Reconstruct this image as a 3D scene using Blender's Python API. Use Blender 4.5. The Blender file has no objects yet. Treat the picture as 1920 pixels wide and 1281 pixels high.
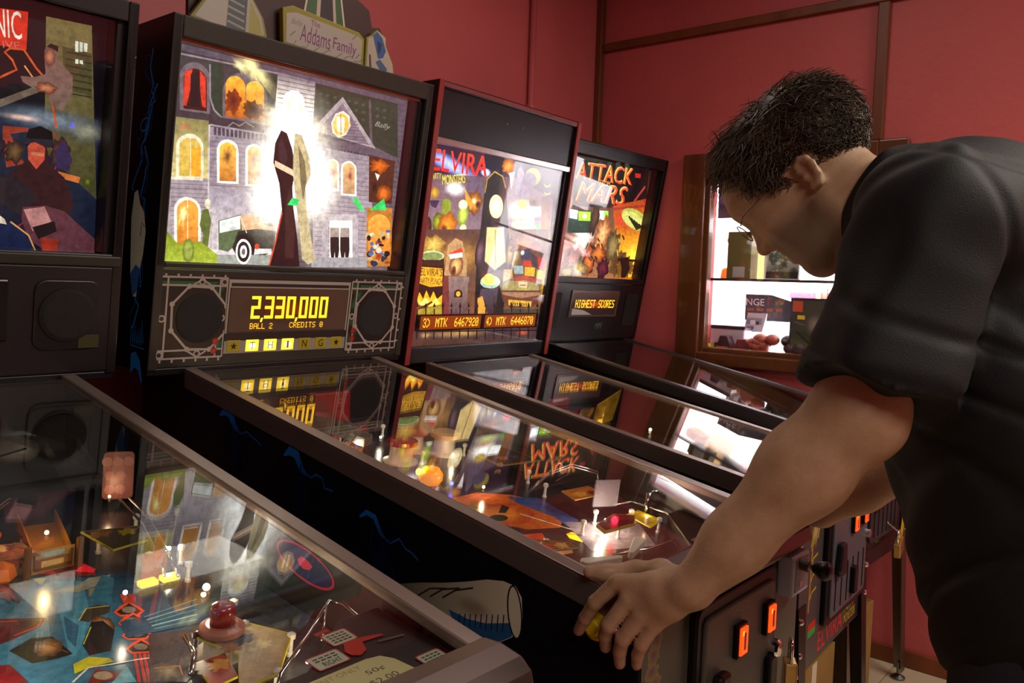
import bpy, bmesh, math, random
import numpy as np
from mathutils import Vector, Matrix, geometry as mgeo
random.seed(7)
scene = bpy.context.scene
COL = scene.collection
scene.cycles.transparent_max_bounces = 40
PI = math.pi

# ------------------------------------------------------------------ camera
CAM = Vector((-1.2423, -1.7469, 1.3461))
YAW, PITCH, ROLL, FPX = 0.8767, -0.0699, 0.0320, 1570.8
def cam_axes():
    cy, sy, cp, sp = math.cos(YAW), math.sin(YAW), math.cos(PITCH), math.sin(PITCH)
    d = Vector((sy*cp, cy*cp, sp)); r = Vector((cy, -sy, 0)); u = r.cross(d)
    c, s = math.cos(ROLL), math.sin(ROLL)
    return c*r + s*u, -s*r + c*u, d
_r, _u, _d = cam_axes()
cd = bpy.data.cameras.new('camera'); cam = bpy.data.objects.new('camera', cd); COL.objects.link(cam)
cd.sensor_fit = 'HORIZONTAL'; cd.sensor_width = 36.0; cd.lens = FPX/1920*36.0; cd.clip_start = 0.05
cam.matrix_world = Matrix(((_r.x, _u.x, -_d.x, CAM.x), (_r.y, _u.y, -_d.y, CAM.y), (_r.z, _u.z, -_d.z, CAM.z), (0, 0, 0, 1)))
scene.camera = cam

# ------------------------------------------------------------------ world, lights, exposure
w = bpy.data.worlds.new('world'); scene.world = w; w.use_nodes = True
w.node_tree.nodes['Background'].inputs[0].default_value = (0.6, 0.5, 0.5, 1)
w.node_tree.nodes['Background'].inputs[1].default_value = 0.05
vs = scene.view_settings
vs.view_transform = 'Standard'; vs.look = 'None'; vs.gamma = 1.0; vs.use_curve_mapping = False
vs.exposure = 0.0
def area(name, loc, target, sx, sy, power, col):
    l = bpy.data.lights.new(name, 'AREA'); l.shape = 'RECTANGLE'; l.size = sx; l.size_y = sy; l.energy = power; l.color = col
    o = bpy.data.objects.new(name, l); COL.objects.link(o); o.location = loc
    o.rotation_euler = (Vector(target)-Vector(loc)).to_track_quat('-Z', 'Y').to_euler()
    return o
# ceiling fittings of the arcade: one over the aisle behind the player, one over the aisle left; plus a lamp added to light the back wall
area('ceiling_fitting_aisle', (1.0, -2.7, 2.78), (1.0, -2.7, 0), 1.3, 0.5, 62, (1.0, 0.90, 0.78))
area('ceiling_fitting_left', (-1.6, -2.9, 2.78), (-1.6, -2.9, 0), 1.3, 0.5, 32, (1.0, 0.88, 0.76))
area('back_wall_fill', (0.6, -0.55, 2.80), (0.6, -0.55, 0), 1.2, 0.4, 8, (1.0, 0.80, 0.70))

# ------------------------------------------------------------------ helpers
def lin(c):
    """'#rrggbb' or sRGB 0-255 triple -> linear rgb"""
    if isinstance(c, str):
        c = c.lstrip('#'); c = tuple(int(c[i:i+2], 16) for i in (0, 2, 4))
    o = []
    for v in c[:3]:
        v = v/255.0
        o.append(v/12.92 if v <= 0.04045 else ((v+0.055)/1.055)**2.4)
    return tuple(o)

def tag(o, label=None, cat=None, group=None, kind=None):
    if label: o['label'] = label
    if cat: o['category'] = cat
    if group: o['group'] = group
    if kind: o['kind'] = kind
    return o
def empty(name, loc=(0, 0, 0), rz=0.0):
    o = bpy.data.objects.new(name, None); COL.objects.link(o); o.location = loc; o.rotation_euler = (0, 0, rz)
    o.empty_display_size = 0.1
    return o

MATS = {}
def mat(name, col, rough=0.5, metal=0.0, spec=0.5, emis=None, es=0.0, noise=0.0, nscale=20.0, bump=0.0, bscale=60.0, coat=0.0, sss=0.0, trans=0.0, sheen=0.0, alpha=1.0, nvec=None):
    if name in MATS: return MATS[name]
    m = bpy.data.materials.new(name); m.use_nodes = True
    nt = m.node_tree; b = nt.nodes['Principled BSDF']
    c = lin(col) if isinstance(col, str) else col
    b.inputs['Base Color'].default_value = (*c, 1); b.inputs['Roughness'].default_value = rough
    b.inputs['Metallic'].default_value = metal; b.inputs['Specular IOR Level'].default_value = spec
    b.inputs['Coat Weight'].default_value = coat; b.inputs['Transmission Weight'].default_value = trans
    b.inputs['Sheen Weight'].default_value = sheen; b.inputs['Alpha'].default_value = alpha
    if sss: b.inputs['Subsurface Weight'].default_value = sss; b.inputs['Subsurface Radius'].default_value = (0.012, 0.005, 0.003); b.inputs['Subsurface Scale'].default_value = 0.6
    if emis:
        e = lin(emis) if isinstance(emis, str) else emis
        b.inputs['Emission Color'].default_value = (*e, 1); b.inputs['Emission Strength'].default_value = es
    if noise or bump:
        tc = nt.nodes.new('ShaderNodeTexCoord'); src = tc.outputs['Object']
        if nvec:
            mp = nt.nodes.new('ShaderNodeMapping'); mp.inputs['Scale'].default_value = nvec
            nt.links.new(src, mp.inputs[0]); src = mp.outputs[0]
    if noise:
        n = nt.nodes.new('ShaderNodeTexNoise'); n.inputs['Scale'].default_value = nscale; n.inputs['Detail'].default_value = 6
        nt.links.new(src, n.inputs['Vector'])
        r = nt.nodes.new('ShaderNodeValToRGB')
        r.color_ramp.elements[0].position = 0.3; r.color_ramp.elements[1].position = 0.72
        r.color_ramp.elements[0].color = (*[v*(1-noise) for v in c], 1); r.color_ramp.elements[1].color = (*[min(1, v*(1+noise)) for v in c], 1)
        nt.links.new(n.outputs['Fac'], r.inputs[0]); nt.links.new(r.outputs[0], b.inputs['Base Color'])
    if bump:
        n2 = nt.nodes.new('ShaderNodeTexNoise'); n2.inputs['Scale'].default_value = bscale; n2.inputs['Detail'].default_value = 4
        nt.links.new(src, n2.inputs['Vector'])
        bp = nt.nodes.new('ShaderNodeBump'); bp.inputs['Strength'].default_value = bump; bp.inputs['Distance'].default_value = 0.01
        nt.links.new(n2.outputs['Fac'], bp.inputs['Height']); nt.links.new(bp.outputs[0], b.inputs['Normal'])
    MATS[name] = m
    return m

def glass_mat(name, tint=(0.97, 0.98, 0.97), ior=1.5, boost=1.0):
    if name in MATS: return MATS[name]
    m = bpy.data.materials.new(name); m.use_nodes = True; nt = m.node_tree; nt.nodes.clear()
    out = nt.nodes.new('ShaderNodeOutputMaterial'); mix = nt.nodes.new('ShaderNodeMixShader')
    tr = nt.nodes.new('ShaderNodeBsdfTransparent'); tr.inputs[0].default_value = (*tint, 1)
    gl = nt.nodes.new('ShaderNodeBsdfGlossy'); gl.inputs['Roughness'].default_value = 0.0
    gl.inputs[0].default_value = (1, 1, 1, 1)
    fr = nt.nodes.new('ShaderNodeFresnel'); geo = nt.nodes.new('ShaderNodeNewGeometry')
    mx = nt.nodes.new('ShaderNodeMix'); mx.data_type = 'FLOAT'; mx.inputs[2].default_value = ior; mx.inputs[3].default_value = 1.0/ior
    nt.links.new(geo.outputs['Backfacing'], mx.inputs[0]); nt.links.new(mx.outputs[0], fr.inputs['IOR'])
    nt.links.new(fr.outputs[0], mix.inputs[0]); nt.links.new(tr.outputs[0], mix.inputs[1]); nt.links.new(gl.outputs[0], mix.inputs[2])
    nt.links.new(mix.outputs[0], out.inputs['Surface'])
    MATS[name] = m
    return m

def art_mat(name, es=0.0, rough=0.45, base=1.0, grain=0.0):
    """flat print: colour comes from the printed pieces' own colours; es > 0 for a backlit print"""
    if name in MATS: return MATS[name]
    m = bpy.data.materials.new(name); m.use_nodes = True; nt = m.node_tree; b = nt.nodes['Principled BSDF']
    a = nt.nodes.new('ShaderNodeAttribute'); a.attribute_name = 'ink'
    b.inputs['Roughness'].default_value = rough; nt.links.new(a.outputs['Alpha'], b.inputs['Alpha'])
    src = a.outputs['Color']
    if grain:   # mottled, airbrushed ink
        tc = nt.nodes.new('ShaderNodeTexCoord'); n1 = nt.nodes.new('ShaderNodeTexNoise'); n1.inputs['Scale'].default_value = 70; n1.inputs['Detail'].default_value = 8; n1.inputs['Roughness'].default_value = 0.68
        mr = nt.nodes.new('ShaderNodeMapRange'); mr.inputs[1].default_value = 0.3; mr.inputs[2].default_value = 0.7; mr.inputs[3].default_value = 1-grain; mr.inputs[4].default_value = 1+grain
        vm = nt.nodes.new('ShaderNodeVectorMath'); vm.operation = 'SCALE'
        nt.links.new(tc.outputs['Object'], n1.inputs['Vector']); nt.links.new(n1.outputs['Fac'], mr.inputs[0]); nt.links.new(mr.outputs[0], vm.inputs[3]); nt.links.new(src, vm.inputs[0]); src = vm.outputs[0]
    if base == 1.0: nt.links.new(src, b.inputs['Base Color'])
    else:
        h = nt.nodes.new('ShaderNodeVectorMath'); h.operation = 'SCALE'; h.inputs[3].default_value = base
        nt.links.new(src, h.inputs[0]); nt.links.new(h.outputs[0], b.inputs['Base Color'])
    if es > 0:
        nt.links.new(src, b.inputs['Emission Color']); b.inputs['Emission Strength'].default_value = es
    MATS[name] = m
    return m

class G:
    """collects shapes; build() links them as ONE mesh object"""
    def __init__(self): self.v = []; self.f = []
    def add(self, vs_, fs_):
        o = len(self.v); self.v += [tuple(p) for p in vs_]; self.f += [tuple(o+i for i in q) for q in fs_]; return self
    def box(self, x0, x1, y0, y1, z0, z1):
        return self.add([(x0,y0,z0),(x1,y0,z0),(x1,y1,z0),(x0,y1,z0),(x0,y0,z1),(x1,y0,z1),(x1,y1,z1),(x0,y1,z1)],
                        [(3,2,1,0),(4,5,6,7),(0,1,5,4),(1,2,6,5),(2,3,7,6),(3,0,4,7)])
    def hexa(self, b, t):
        """b, t: four bottom and four top corners (counter-clockwise from above)"""
        return self.add(list(b)+list(t), [(3,2,1,0),(4,5,6,7),(0,1,5,4),(1,2,6,5),(2,3,7,6),(3,0,4,7)])
    def prism(self, poly, a, b, org=(0,0,0), ex=(1,0,0), ey=(0,1,0)):
        """polygon in the plane (ex, ey), extruded from a to b along ex x ey"""
        ex = Vector(ex); ey = Vector(ey); ez = ex.cross(ey).normalized(); org = Vector(org); n = len(poly)
        area2 = sum(poly[i][0]*poly[(i+1)%n][1]-poly[(i+1)%n][0]*poly[i][1] for i in range(n))
        if area2 < 0: poly = poly[::-1]
        lo = [org+ex*p[0]+ey*p[1]+ez*a for p in poly]; hi = [org+ex*p[0]+ey*p[1]+ez*b for p in poly]
        fs = [tuple(range(n-1, -1, -1)), tuple(range(n, 2*n))]
        for i in range(n): j = (i+1) % n; fs.append((i, j, n+j, n+i))
        return self.add(lo+hi, fs)
    def cyl(self, p0, p1, r0, r1=None, n=16, caps=True):
        r1 = r0 if r1 is None else r1
        p0 = Vector(p0); p1 = Vector(p1); d = (p1-p0).normalized()
        a = d.orthogonal().normalized(); b = d.cross(a)
        vs_ = []
        for p, r in ((p0, r0), (p1, r1)):
            for i in range(n): t = 2*PI*i/n; vs_.append(p+(a*math.cos(t)+b*math.sin(t))*r)
        fs = [(i, (i+1) % n, n+(i+1) % n, n+i) for i in range(n)]
        if caps: fs += [tuple(range(n-1, -1, -1)), tuple(range(n, 2*n))]
        return self.add(vs_, fs)
    def lathe(self, prof, org=(0,0,0), axis=(0,0,1), n=20):
        """prof: list of (radius, height along the axis)"""
        d = Vector(axis).normalized(); a = d.orthogonal().normalized(); b = d.cross(a); org = Vector(org)
        vs_ = []; fs = []
        for r, h in prof:
            for i in range(n): t = 2*PI*i/n; vs_.append(org+d*h+(a*math.cos(t)+b*math.sin(t))*r)
        for k in range(len(prof)-1):
            for i in range(n): j = (i+1) % n; fs.append((k*n+i, k*n+j, (k+1)*n+j, (k+1)*n+i))
        fs.append(tuple(range(n-1, -1, -1))); m = (len(prof)-1)*n; fs.append(tuple(range(m, m+n)))
        return self.add(vs_, fs)
    def ball(self, c, r, n=12, sc=(1,1,1)):
        prof = [(max(1e-5, math.sin(PI*i/n)), -math.cos(PI*i/n)) for i in range(n+1)]
        k = len(self.v); self.lathe(prof, n=n+4)
        for i in range(k, len(self.v)):
            p = self.v[i]; self.v[i] = (c[0]+p[0]*r*sc[0], c[1]+p[1]*r*sc[1], c[2]+p[2]*r*sc[2])
        return self
    def tube(self, path, r, n=8, closed=False):
        path = [Vector(p) for p in path]; m = len(path); vs_ = []; fs = []
        rs = r if isinstance(r, (list, tuple)) else [r]*m
        up = None
        for k in range(m):
            if closed: t = path[(k+1) % m]-path[k-1]
            else: t = path[min(k+1, m-1)]-path[max(k-1, 0)]
            t.normalize()
            if up is None: up = t.orthogonal().normalized()
            up = (up-t*up.dot(t)); up = up.normalized() if up.length > 1e-6 else t.orthogonal().normalized()
            b = t.cross(up)
            for i in range(n): a = 2*PI*i/n; vs_.append(path[k]+(up*math.cos(a)+b*math.sin(a))*rs[k])
        for k in range(m if closed else m-1):
            k2 = (k+1) % m
            for i in range(n): j = (i+1) % n; fs.append((k*n+i, k*n+j, k2*n+j, k2*n+i))
        if not closed: fs += [tuple(range(n-1, -1, -1)), tuple(range((m-1)*n, m*n))]
        return self.add(vs_, fs)
    def ribbon(self, path, width_dir, w_, th):
        """flat bar swept along a path; width_dir: vector, th: thickness along the local normal"""
        wd = Vector(width_dir).normalized(); path = [Vector(p) for p in path]; m = len(path); vs_ = []; fs = []
        for k in range(m):
            t = (path[min(k+1, m-1)]-path[max(k-1, 0)]).normalized(); nn = t.cross(wd).normalized()
            for s1, s2 in ((-1, -1), (1, -1), (1, 1), (-1, 1)): vs_.append(path[k]+wd*s1*w_/2+nn*s2*th/2)
        for k in range(m-1):
            for i in range(4): j = (i+1) % 4; fs.append((k*4+i, k*4+j, k*4+4+j, k*4+4+i))
        fs += [(3, 2, 1, 0), tuple(range((m-1)*4, m*4))]
        return self.add(vs_, fs)
    def xf(self, M, start=0):
        for i in range(start, len(self.v)): self.v[i] = tuple(M @ Vector(self.v[i]))
        return self
    def build(self, name, material, parent=None, bevel=0.0, smooth=False, seg=2, sub=0):
        me = bpy.data.meshes.new(name); me.from_pydata(self.v, [], self.f); me.update()
        bm = bmesh.new(); bm.from_mesh(me); bmesh.ops.recalc_face_normals(bm, faces=bm.faces); bm.to_mesh(me); bm.free()
        me.materials.append(material)
        if smooth: me.polygons.foreach_set('use_smooth', [True]*len(me.polygons))
        o = bpy.data.objects.new(name, me); COL.objects.link(o)
        if parent: o.parent = parent
        if bevel:
            md = o.modifiers.new('bevel', 'BEVEL'); md.width = bevel; md.segments = seg; md.limit_method = 'ANGLE'; md.angle_limit = math.radians(40)
        if sub:
            md = o.modifiers.new('sub', 'SUBSURF'); md.levels = sub; md.render_levels = sub
        return o

def arc(cx, cy, rx, ry, a0, a1, n):
    return [(cx+rx*math.cos(math.radians(a0+(a1-a0)*i/n)), cy+ry*math.sin(math.radians(a0+(a1-a0)*i/n))) for i in range(n+1)]
def ell(cx, cy, rx, ry, n=24, rot=0.0):
    c, s = math.cos(math.radians(rot)), math.sin(math.radians(rot)); o = []
    for i in range(n):
        a = 2*PI*i/n; x, y = rx*math.cos(a), ry*math.sin(a); o.append((cx+c*x-s*y, cy+s*x+c*y))
    return o
def rect(x0, y0, x1, y1): return [(x0, y0), (x1, y0), (x1, y1), (x0, y1)]
def rrect(x0, y0, x1, y1, r, n=4):
    return arc(x1-r, y0+r, r, r, -90, 0, n)+arc(x1-r, y1-r, r, r, 0, 90, n)+arc(x0+r, y1-r, r, r, 90, 180, n)+arc(x0+r, y0+r, r, r, 180, 270, n)
def archpoly(x0, y0, x1, y1, n=8):
    r = (x1-x0)/2; return [(x0, y0), (x1, y0)]+arc((x0+x1)/2, y1-r, r, r, 0, 180, n)

_textcache = {}
def text_tris(s):
    """the outline of a word as triangles, in a unit box: width, triangles"""
    if s in _textcache: return _textcache[s]
    cu = bpy.data.curves.new('t', 'FONT'); cu.body = s; cu.size = 1.0; cu.resolution_u = 3
    o = bpy.data.objects.new('t', cu); COL.objects.link(o)
    dg = bpy.context.evaluated_depsgraph_get(); me = bpy.data.meshes.new_from_object(o.evaluated_get(dg))
    me.calc_loop_triangles()
    V = np.array([v.co[:2] for v in me.vertices]).reshape(-1, 2); T = [tuple(t.vertices) for t in me.loop_triangles]
    bpy.data.objects.remove(o); bpy.data.curves.remove(cu); bpy.data.meshes.remove(me)
    mn = V.min(0); mx = V.max(0); V = (V-mn)/(mx-mn)
    _textcache[s] = (V, T, (mx-mn)[0]/max((mx-mn)[1], 1e-6))
    return _textcache[s]

F57 = {'0':'01110 10001 10011 10101 11001 10001 01110','1':'00100 01100 00100 00100 00100 00100 01110','2':'01110 10001 00001 00110 01000 10000 11111',
'3':'01110 10001 00001 00110 00001 10001 01110','4':'00010 00110 01010 10010 11111 00010 00010','6':'00110 01000 10000 11110 10001 10001 01110','7':'11111 00001 00010 00100 01000 01000 01000',
'8':'01110 10001 10001 01110 10001 10001 01110','9':'01110 10001 10001 01111 00001 00010 01100','B':'11110 10001 10001 11110 10001 10001 11110','A':'01110 10001 10001 11111 10001 10001 10001',
'L':'10000 10000 10000 10000 10000 10000 11111','C':'01110 10001 10000 10000 10000 10001 01110','R':'11110 10001 10001 11110 10100 10010 10001','E':'11111 10000 10000 11110 10000 10000 11111',
'D':'11110 10001 10001 10001 10001 10001 11110','I':'01110 00100 00100 00100 00100 00100 01110','T':'11111 00100 00100 00100 00100 00100 00100','S':'01111 10000 10000 01110 00001 00001 11110',
'H':'10001 10001 10001 11111 10001 10001 10001','G':'01110 10001 10000 10111 10001 10001 01110','O':'01110 10001 10001 10001 10001 10001 01110','M':'10001 11011 10101 10101 10001 10001 10001',
'K':'10001 10010 10100 11000 10100 10010 10001',')':'11000 00110 00001 00001 00001 00110 11000','>':'11000 00110 00001 00001 00001 00110 11000',' ':'00000 00000 00000 00000 00000 00000 00000'}

class Art:
    """a flat print: layered coloured pieces in a plane, one mesh; colours are inks"""
    def __init__(self, org, ex, ey, step=0.00002):
        self.o = Vector(org); self.ex = Vector(ex).normalized(); self.ey = Vector(ey).normalized(); self.n = self.ex.cross(self.ey).normalized()
        self.v = []; self.t = []; self.c = []; self.l = 0; self.step = step; self.clip = None
    def _p(self, p):
        if self.clip: x0, y0, x1, y1 = self.clip; p = (min(max(p[0], x0), x1), min(max(p[1], y0), y1))
        return self.o+self.ex*p[0]+self.ey*p[1]+self.n*(self.l*self.step)
    def _c(self, col, k=1.0):
        c = lin(col) if isinstance(col, str) else tuple(col)
        return tuple(x*k for x in c)
    def tris(self, pts, tri, cols):
        b = len(self.v); self.v += [self._p(p) for p in pts]; self.c += [c if len(c) == 4 else (*c, 1.0) for c in cols]; self.t += [tuple(b+i for i in q) for q in tri]; self.l += 1
    def poly(self, pts, col, k=1.0, al=1.0):
        tri = mgeo.tessellate_polygon([[Vector((p[0], p[1], 0)) for p in pts]])
        self.tris(pts, tri, [(*self._c(col, k), al)]*len(pts)); return self
    def grad(self, pts, c0, c1, axis=1, k0=1.0, k1=1.0):
        lo = min(p[axis] for p in pts); hi = max(p[axis] for p in pts); A, B = self._c(c0, k0), self._c(c1, k1)
        tri = mgeo.tessellate_polygon([[Vector((p[0], p[1], 0)) for p in pts]])
        cs = []
        for p in pts: t = (p[axis]-lo)/(hi-lo+1e-9); cs.append(tuple(a*(1-t)+b*t for a, b in zip(A, B)))
        self.tris(pts, tri, cs); return self
    def blob(self, cx, cy, rx, ry, cin, cout, kin=1.0, kout=1.0, rings=5, n=28, rot=0.0, jag=0.0, seed=1, a0=1.0, a1=1.0):
        """radial blend from cin in the middle to cout at the rim"""
        A, B = (*self._c(cin, kin), a0), (*self._c(cout, kout), a1); pts = [(cx, cy)]; cs = [A]; tri = []
        rnd = random.Random(seed); wob = [1+jag*(rnd.random()-.5) for _ in range(n)]
        c, s = math.cos(math.radians(rot)), math.sin(math.radians(rot))
        for k in range(1, rings+1):
            t = k/rings; tt = t*t*(3-2*t)
            for i in range(n):
                a = 2*PI*i/n; x, y = rx*t*wob[i]*math.cos(a), ry*t*wob[i]*math.sin(a)
                pts.append((cx+c*x-s*y, cy+s*x+c*y)); cs.append(tuple(p*(1-tt)+q*tt for p, q in zip(A, B)))
        for i in range(n): tri.append((0, 1+i, 1+(i+1) % n))
        for k in range(rings-1):
            for i in range(n):
                j = (i+1) % n; a, b = 1+k*n+i, 1+k*n+j; tri += [(a, a+n, b+n), (a, b+n, b)]
        self.tris(pts, tri, cs); return self
    def line(self, pts, w_, col, k=1.0, closed=False):
        """a stroke of width w_ (number or per-point list)"""
        n = len(pts); ws = w_ if isinstance(w_, (list, tuple)) else [w_]*n; P = []; tri = []
        for i in range(n):
            a = pts[(i-1) % n] if closed or i > 0 else pts[i]; b = pts[(i+1) % n] if closed or i < n-1 else pts[i]
            dx, dy = b[0]-a[0], b[1]-a[1]; L = math.hypot(dx, dy) or 1; nx, ny = -dy/L*ws[i]/2, dx/L*ws[i]/2
            P += [(pts[i][0]+nx, pts[i][1]+ny), (pts[i][0]-nx, pts[i][1]-ny)]
        for i in range(n if closed else n-1):
            j = (i+1) % n; tri += [(2*i, 2*i+1, 2*j+1), (2*i, 2*j+1, 2*j)]
        self.tris(P, tri, [self._c(col, k)]*len(P)); return self
    def text(self, s, x0, y0, x1, y1, col, k=1.0, shear=0.0, warp=None, rot=0.0, col2=None):
        V, T, asp = text_tris(s); c, sn = math.cos(math.radians(rot)), math.sin(math.radians(rot)); P = []; cs = []
        A = self._c(col, k); B = self._c(col2, k) if col2 else A
        for u, v in V:
            if warp: u, v = warp(u, v)
            x, y = (u+shear*v)*(x1-x0), v*(y1-y0); P.append((x0+c*x-sn*y, y0+sn*x+c*y)); cs.append(tuple(a*(1-v)+b*v for a, b in zip(A, B)))
        self.tris(P, T, cs); return self
    def dots(self, s, x0, y0, x1, y1, col, k=1.0, fill=0.86):
        """dot-matrix lettering"""
        cols = 6*len(s)-1; dx = (x1-x0)/cols; dy = (y1-y0)/7; P = []; T = []
        for q, ch in enumerate(s):
            for r, row in enumerate(F57[ch].split()):
                for c_, b in enumerate(row):
                    if b == '1':
                        x = x0+(q*6+c_)*dx; y = y1-(r+1)*dy; k0 = len(P)
                        P += [(x, y), (x+dx*fill, y), (x+dx*fill, y+dy*fill), (x, y+dy*fill)]; T += [(k0, k0+1, k0+2), (k0, k0+2, k0+3)]
        self.tris(P, T, [self._c(col, k)]*len(P)); return self
    def build(self, name, material, parent=None, back=0.0):
        me = bpy.data.meshes.new(name); v = [tuple(p) for p in self.v]; t = list(self.t); c = list(self.c)
        me.from_pydata(v, [], t); me.update()
        at = me.color_attributes.new('ink', 'FLOAT_COLOR', 'POINT')
        at.data.foreach_set('color', np.array([tuple(x) for x in c], dtype=np.float32).ravel())
        # all pieces face the same way
        fl = [p.index for p in me.polygons if p.normal.dot(self.n) < 0]
        if fl:
            bm = bmesh.new(); bm.from_mesh(me); bm.faces.ensure_lookup_table()
            bmesh.ops.reverse_faces(bm, faces=[bm.faces[i] for i in fl]); bm.to_mesh(me); bm.free()
        me.materials.append(material)
        o = bpy.data.objects.new(name, me); COL.objects.link(o)
        if parent: o.parent = parent
        return o
def P(s):
    """'x y x y ...' in half millimetres -> points in metres"""
    q = [int(v)/2000.0 for v in s.split()]; return list(zip(q[::2], q[1::2]))
def star(cx, cy, r, k=0.4, n=5, rot=90):
    return [(cx+(r if i % 2 == 0 else r*k)*math.cos(math.radians(rot+180*i/n)), cy+(r if i % 2 == 0 else r*k)*math.sin(math.radians(rot+180*i/n))) for i in range(2*n)]
def bolt(pts, seed, amp):
    """a jagged lightning stroke through the given points"""
    rnd = random.Random(seed); o = []
    for a, b in zip(pts[:-1], pts[1:]):
        m = max(2, int(math.dist(a, b)/0.018))
        for i in range(m): t = i/m; o.append((a[0]+(b[0]-a[0])*t+(rnd.random()-.5)*amp, a[1]+(b[1]-a[1])*t+(rnd.random()-.5)*amp))
    o.append(pts[-1]); return o
# ------------------------------------------------------------------ the room
WALLC = (0.47, 0.082, 0.083)
m_wall = mat('painted_wall', WALLC, rough=0.55, noise=0.06, nscale=3.0, bump=0.12, bscale=35)
m_wallb = mat('painted_wall_back', (0.50, 0.098, 0.10), rough=0.5, noise=0.08, nscale=2.2, bump=0.25, bscale=14)
m_trim = mat('dark_wood_trim', '#6b3518', rough=0.45, noise=0.35, nscale=9, nvec=(1, 1, 0.15))
m_frame = mat('brown_window_wood', '#5b3012', rough=0.35, noise=0.35, nscale=14, nvec=(1, 1, 0.12), coat=0.3)
m_floor = mat('floor_tile', '#b9a68a', rough=0.35, noise=0.12, nscale=6)
m_grout = mat('floor_grout', '#6d6252', rough=0.8)
m_ceil = mat('ceiling_paint', '#6d4a44', rough=0.8)
XW, YW, XL, YF, ZC = 1.978, 0.470, -3.6, -4.8, 2.9
def struct(o): o['kind'] = 'structure'; return o
floor = struct(G().box(XL, XW+0.7, YF, YW+0.1, -0.12, -0.004).build('floor', m_grout))
# square tiles, nearest patch in view (behind the right-hand machine) as pieces of their own
tm = None
for i in range(11):
    for j in range(14):
        x0 = XW-0.3048*(i+1); y0 = YW-0.20-0.3048*(j+1)
        if tm is None:
            t = G().box(0.002, 0.3028, 0.002, 0.3028, -0.004, 0.0).build('tile', m_floor, floor, bevel=0.0012, seg=1); tm = t.data
            t.location = (x0, y0, 0)
        else:
            t = bpy.data.objects.new('tile', tm); COL.objects.link(t); t.parent = floor; t.location = (x0, y0, 0)
struct(G().box(XL-0.1, XW+0.1, YW, YW+0.1, 0, ZC).build('wall_back', m_wallb))
# right wall with the window opening
WY0, WY1, WZ0, WZ1 = -0.783, -0.096, 1.080, 1.803
g = G()
g.box(XW, XW+0.1, YF, WY0, 0, ZC).box(XW, XW+0.1, WY1, YW, 0, ZC).box(XW, XW+0.1, WY0, WY1, 0, WZ0).box(XW, XW+0.1, WY0, WY1, WZ1, ZC)
struct(g.build('wall_right', m_wall))
struct(G().box(XL-0.1, XL, YF, YW, 0, ZC).build('wall_left', m_wall))
struct(G().box(XL-0.1, XW+0.1, YF-0.1, YF, 0, ZC).build('wall_front', m_wall))
struct(G().box(XL-0.1, XW+0.8, YF-0.1, YW+0.1, ZC, ZC+0.1).build('ceiling', m_ceil))
struct(G().box(XW-0.018, XW, YF, YW, 0, 0.062).build('baseboard_right', m_trim, bevel=0.004))
struct(G().box(XL, XW-0.018, YW-0.018, YW, 0, 0.062).build('baseboard_back', m_trim, bevel=0.004))
# battens: corner post, rail and upright on the right wall
struct(G().box(XW-0.034, XW, YW-0.03, YW, 0.062, ZC).build('trim_1', m_trim, bevel=0.004))
struct(G().box(XW-0.020, XW, YF, YW-0.03, 2.396, 2.432).build('trim_2', m_trim, bevel=0.004))
struct(G().box(XW-0.022, XW, -0.790, -0.750, 1.905, 2.396).build('trim_3', m_trim, bevel=0.004))
# painted conduit on the back wall
pz = empty('conduit_pipe', (1.471, YW-0.018, 0.0)); tag(pz, 'red-painted conduit pipe running up the back wall beside the corner', 'pipe')
G().cyl((0, 0, 0.0), (0, 0, ZC), 0.0135, n=14).build('pipe', m_wallb, pz, smooth=True)
cm = None
for z in (2.06, 2.52, 1.2):
    if cm is None:
        c = G().box(-0.024, 0.024, -0.004, 0.018, -0.012, 0.012).cyl((0, 0, -0.012), (0, 0, 0.012), 0.0185, n=14).build('clamp', m_wallb, pz, bevel=0.002); cm = c.data
    else:
        c = bpy.data.objects.new('clamp', cm); COL.objects.link(c); c.parent = pz
    c.location = (0, 0, z)

# window: wooden frame, pane, and the lit display case behind it
win = empty('window_1', (XW, (WY0+WY1)/2, WZ0)); win['kind'] = 'structure'
def W(y, z): return (y-(WY0+WY1)/2, z-WZ0)
def wbox(gg, x0, x1, y0, y1, z0, z1):
    a, b = W(y0, z0), W(y1, z1); return gg.box(x0, x1, a[0], b[0], a[1], b[1])
FO = (-0.885, 0.003, 1.028, 1.905)
for nm, (y0, y1, z0, z1) in (('frame_jamb', (WY1-0.004, FO[1], FO[2], FO[3])), ('frame_jamb', (FO[0], WY0+0.004, FO[2], FO[3])), ('frame_head', (WY0, WY1, WZ1-0.004, FO[3])), ('frame_sill', (WY0, WY1, FO[2], WZ0+0.004))):
    wbox(G(), -0.030, 0.004, y0, y1, z0, z1).build(nm, m_frame, win, bevel=0.007, seg=3)
for (y0, y1, z0, z1) in ((WY1-0.024, WY1, WZ0, WZ1), (WY0, WY0+0.024, WZ0, WZ1), (WY0+0.024, WY1-0.024, WZ1-0.024, WZ1), (WY0+0.024, WY1-0.024, WZ0, WZ0+0.024)):
    wbox(G(), -0.012, 0.03, y0, y1, z0, z1).build('frame_bead', m_frame, win, bevel=0.006, seg=3)
m_pane = glass_mat('window_glass')
wbox(G(), 0.008, 0.012, WY0+0.01, WY1-0.01, WZ0+0.01, WZ1-0.01).build('pane', m_pane, win)
m_case = mat('white_case_lining', '#e8e6ea', rough=0.5)
m_casep = mat('pink_case_lining', '#e8a0a8', rough=0.5)
XB = 0.52
cg = G(); wbox(cg, XB, XB+0.02, WY0-0.25, WY1+0.25, WZ0-0.06, WZ1+0.1); cg.build('case_back', m_case, win)
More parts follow.
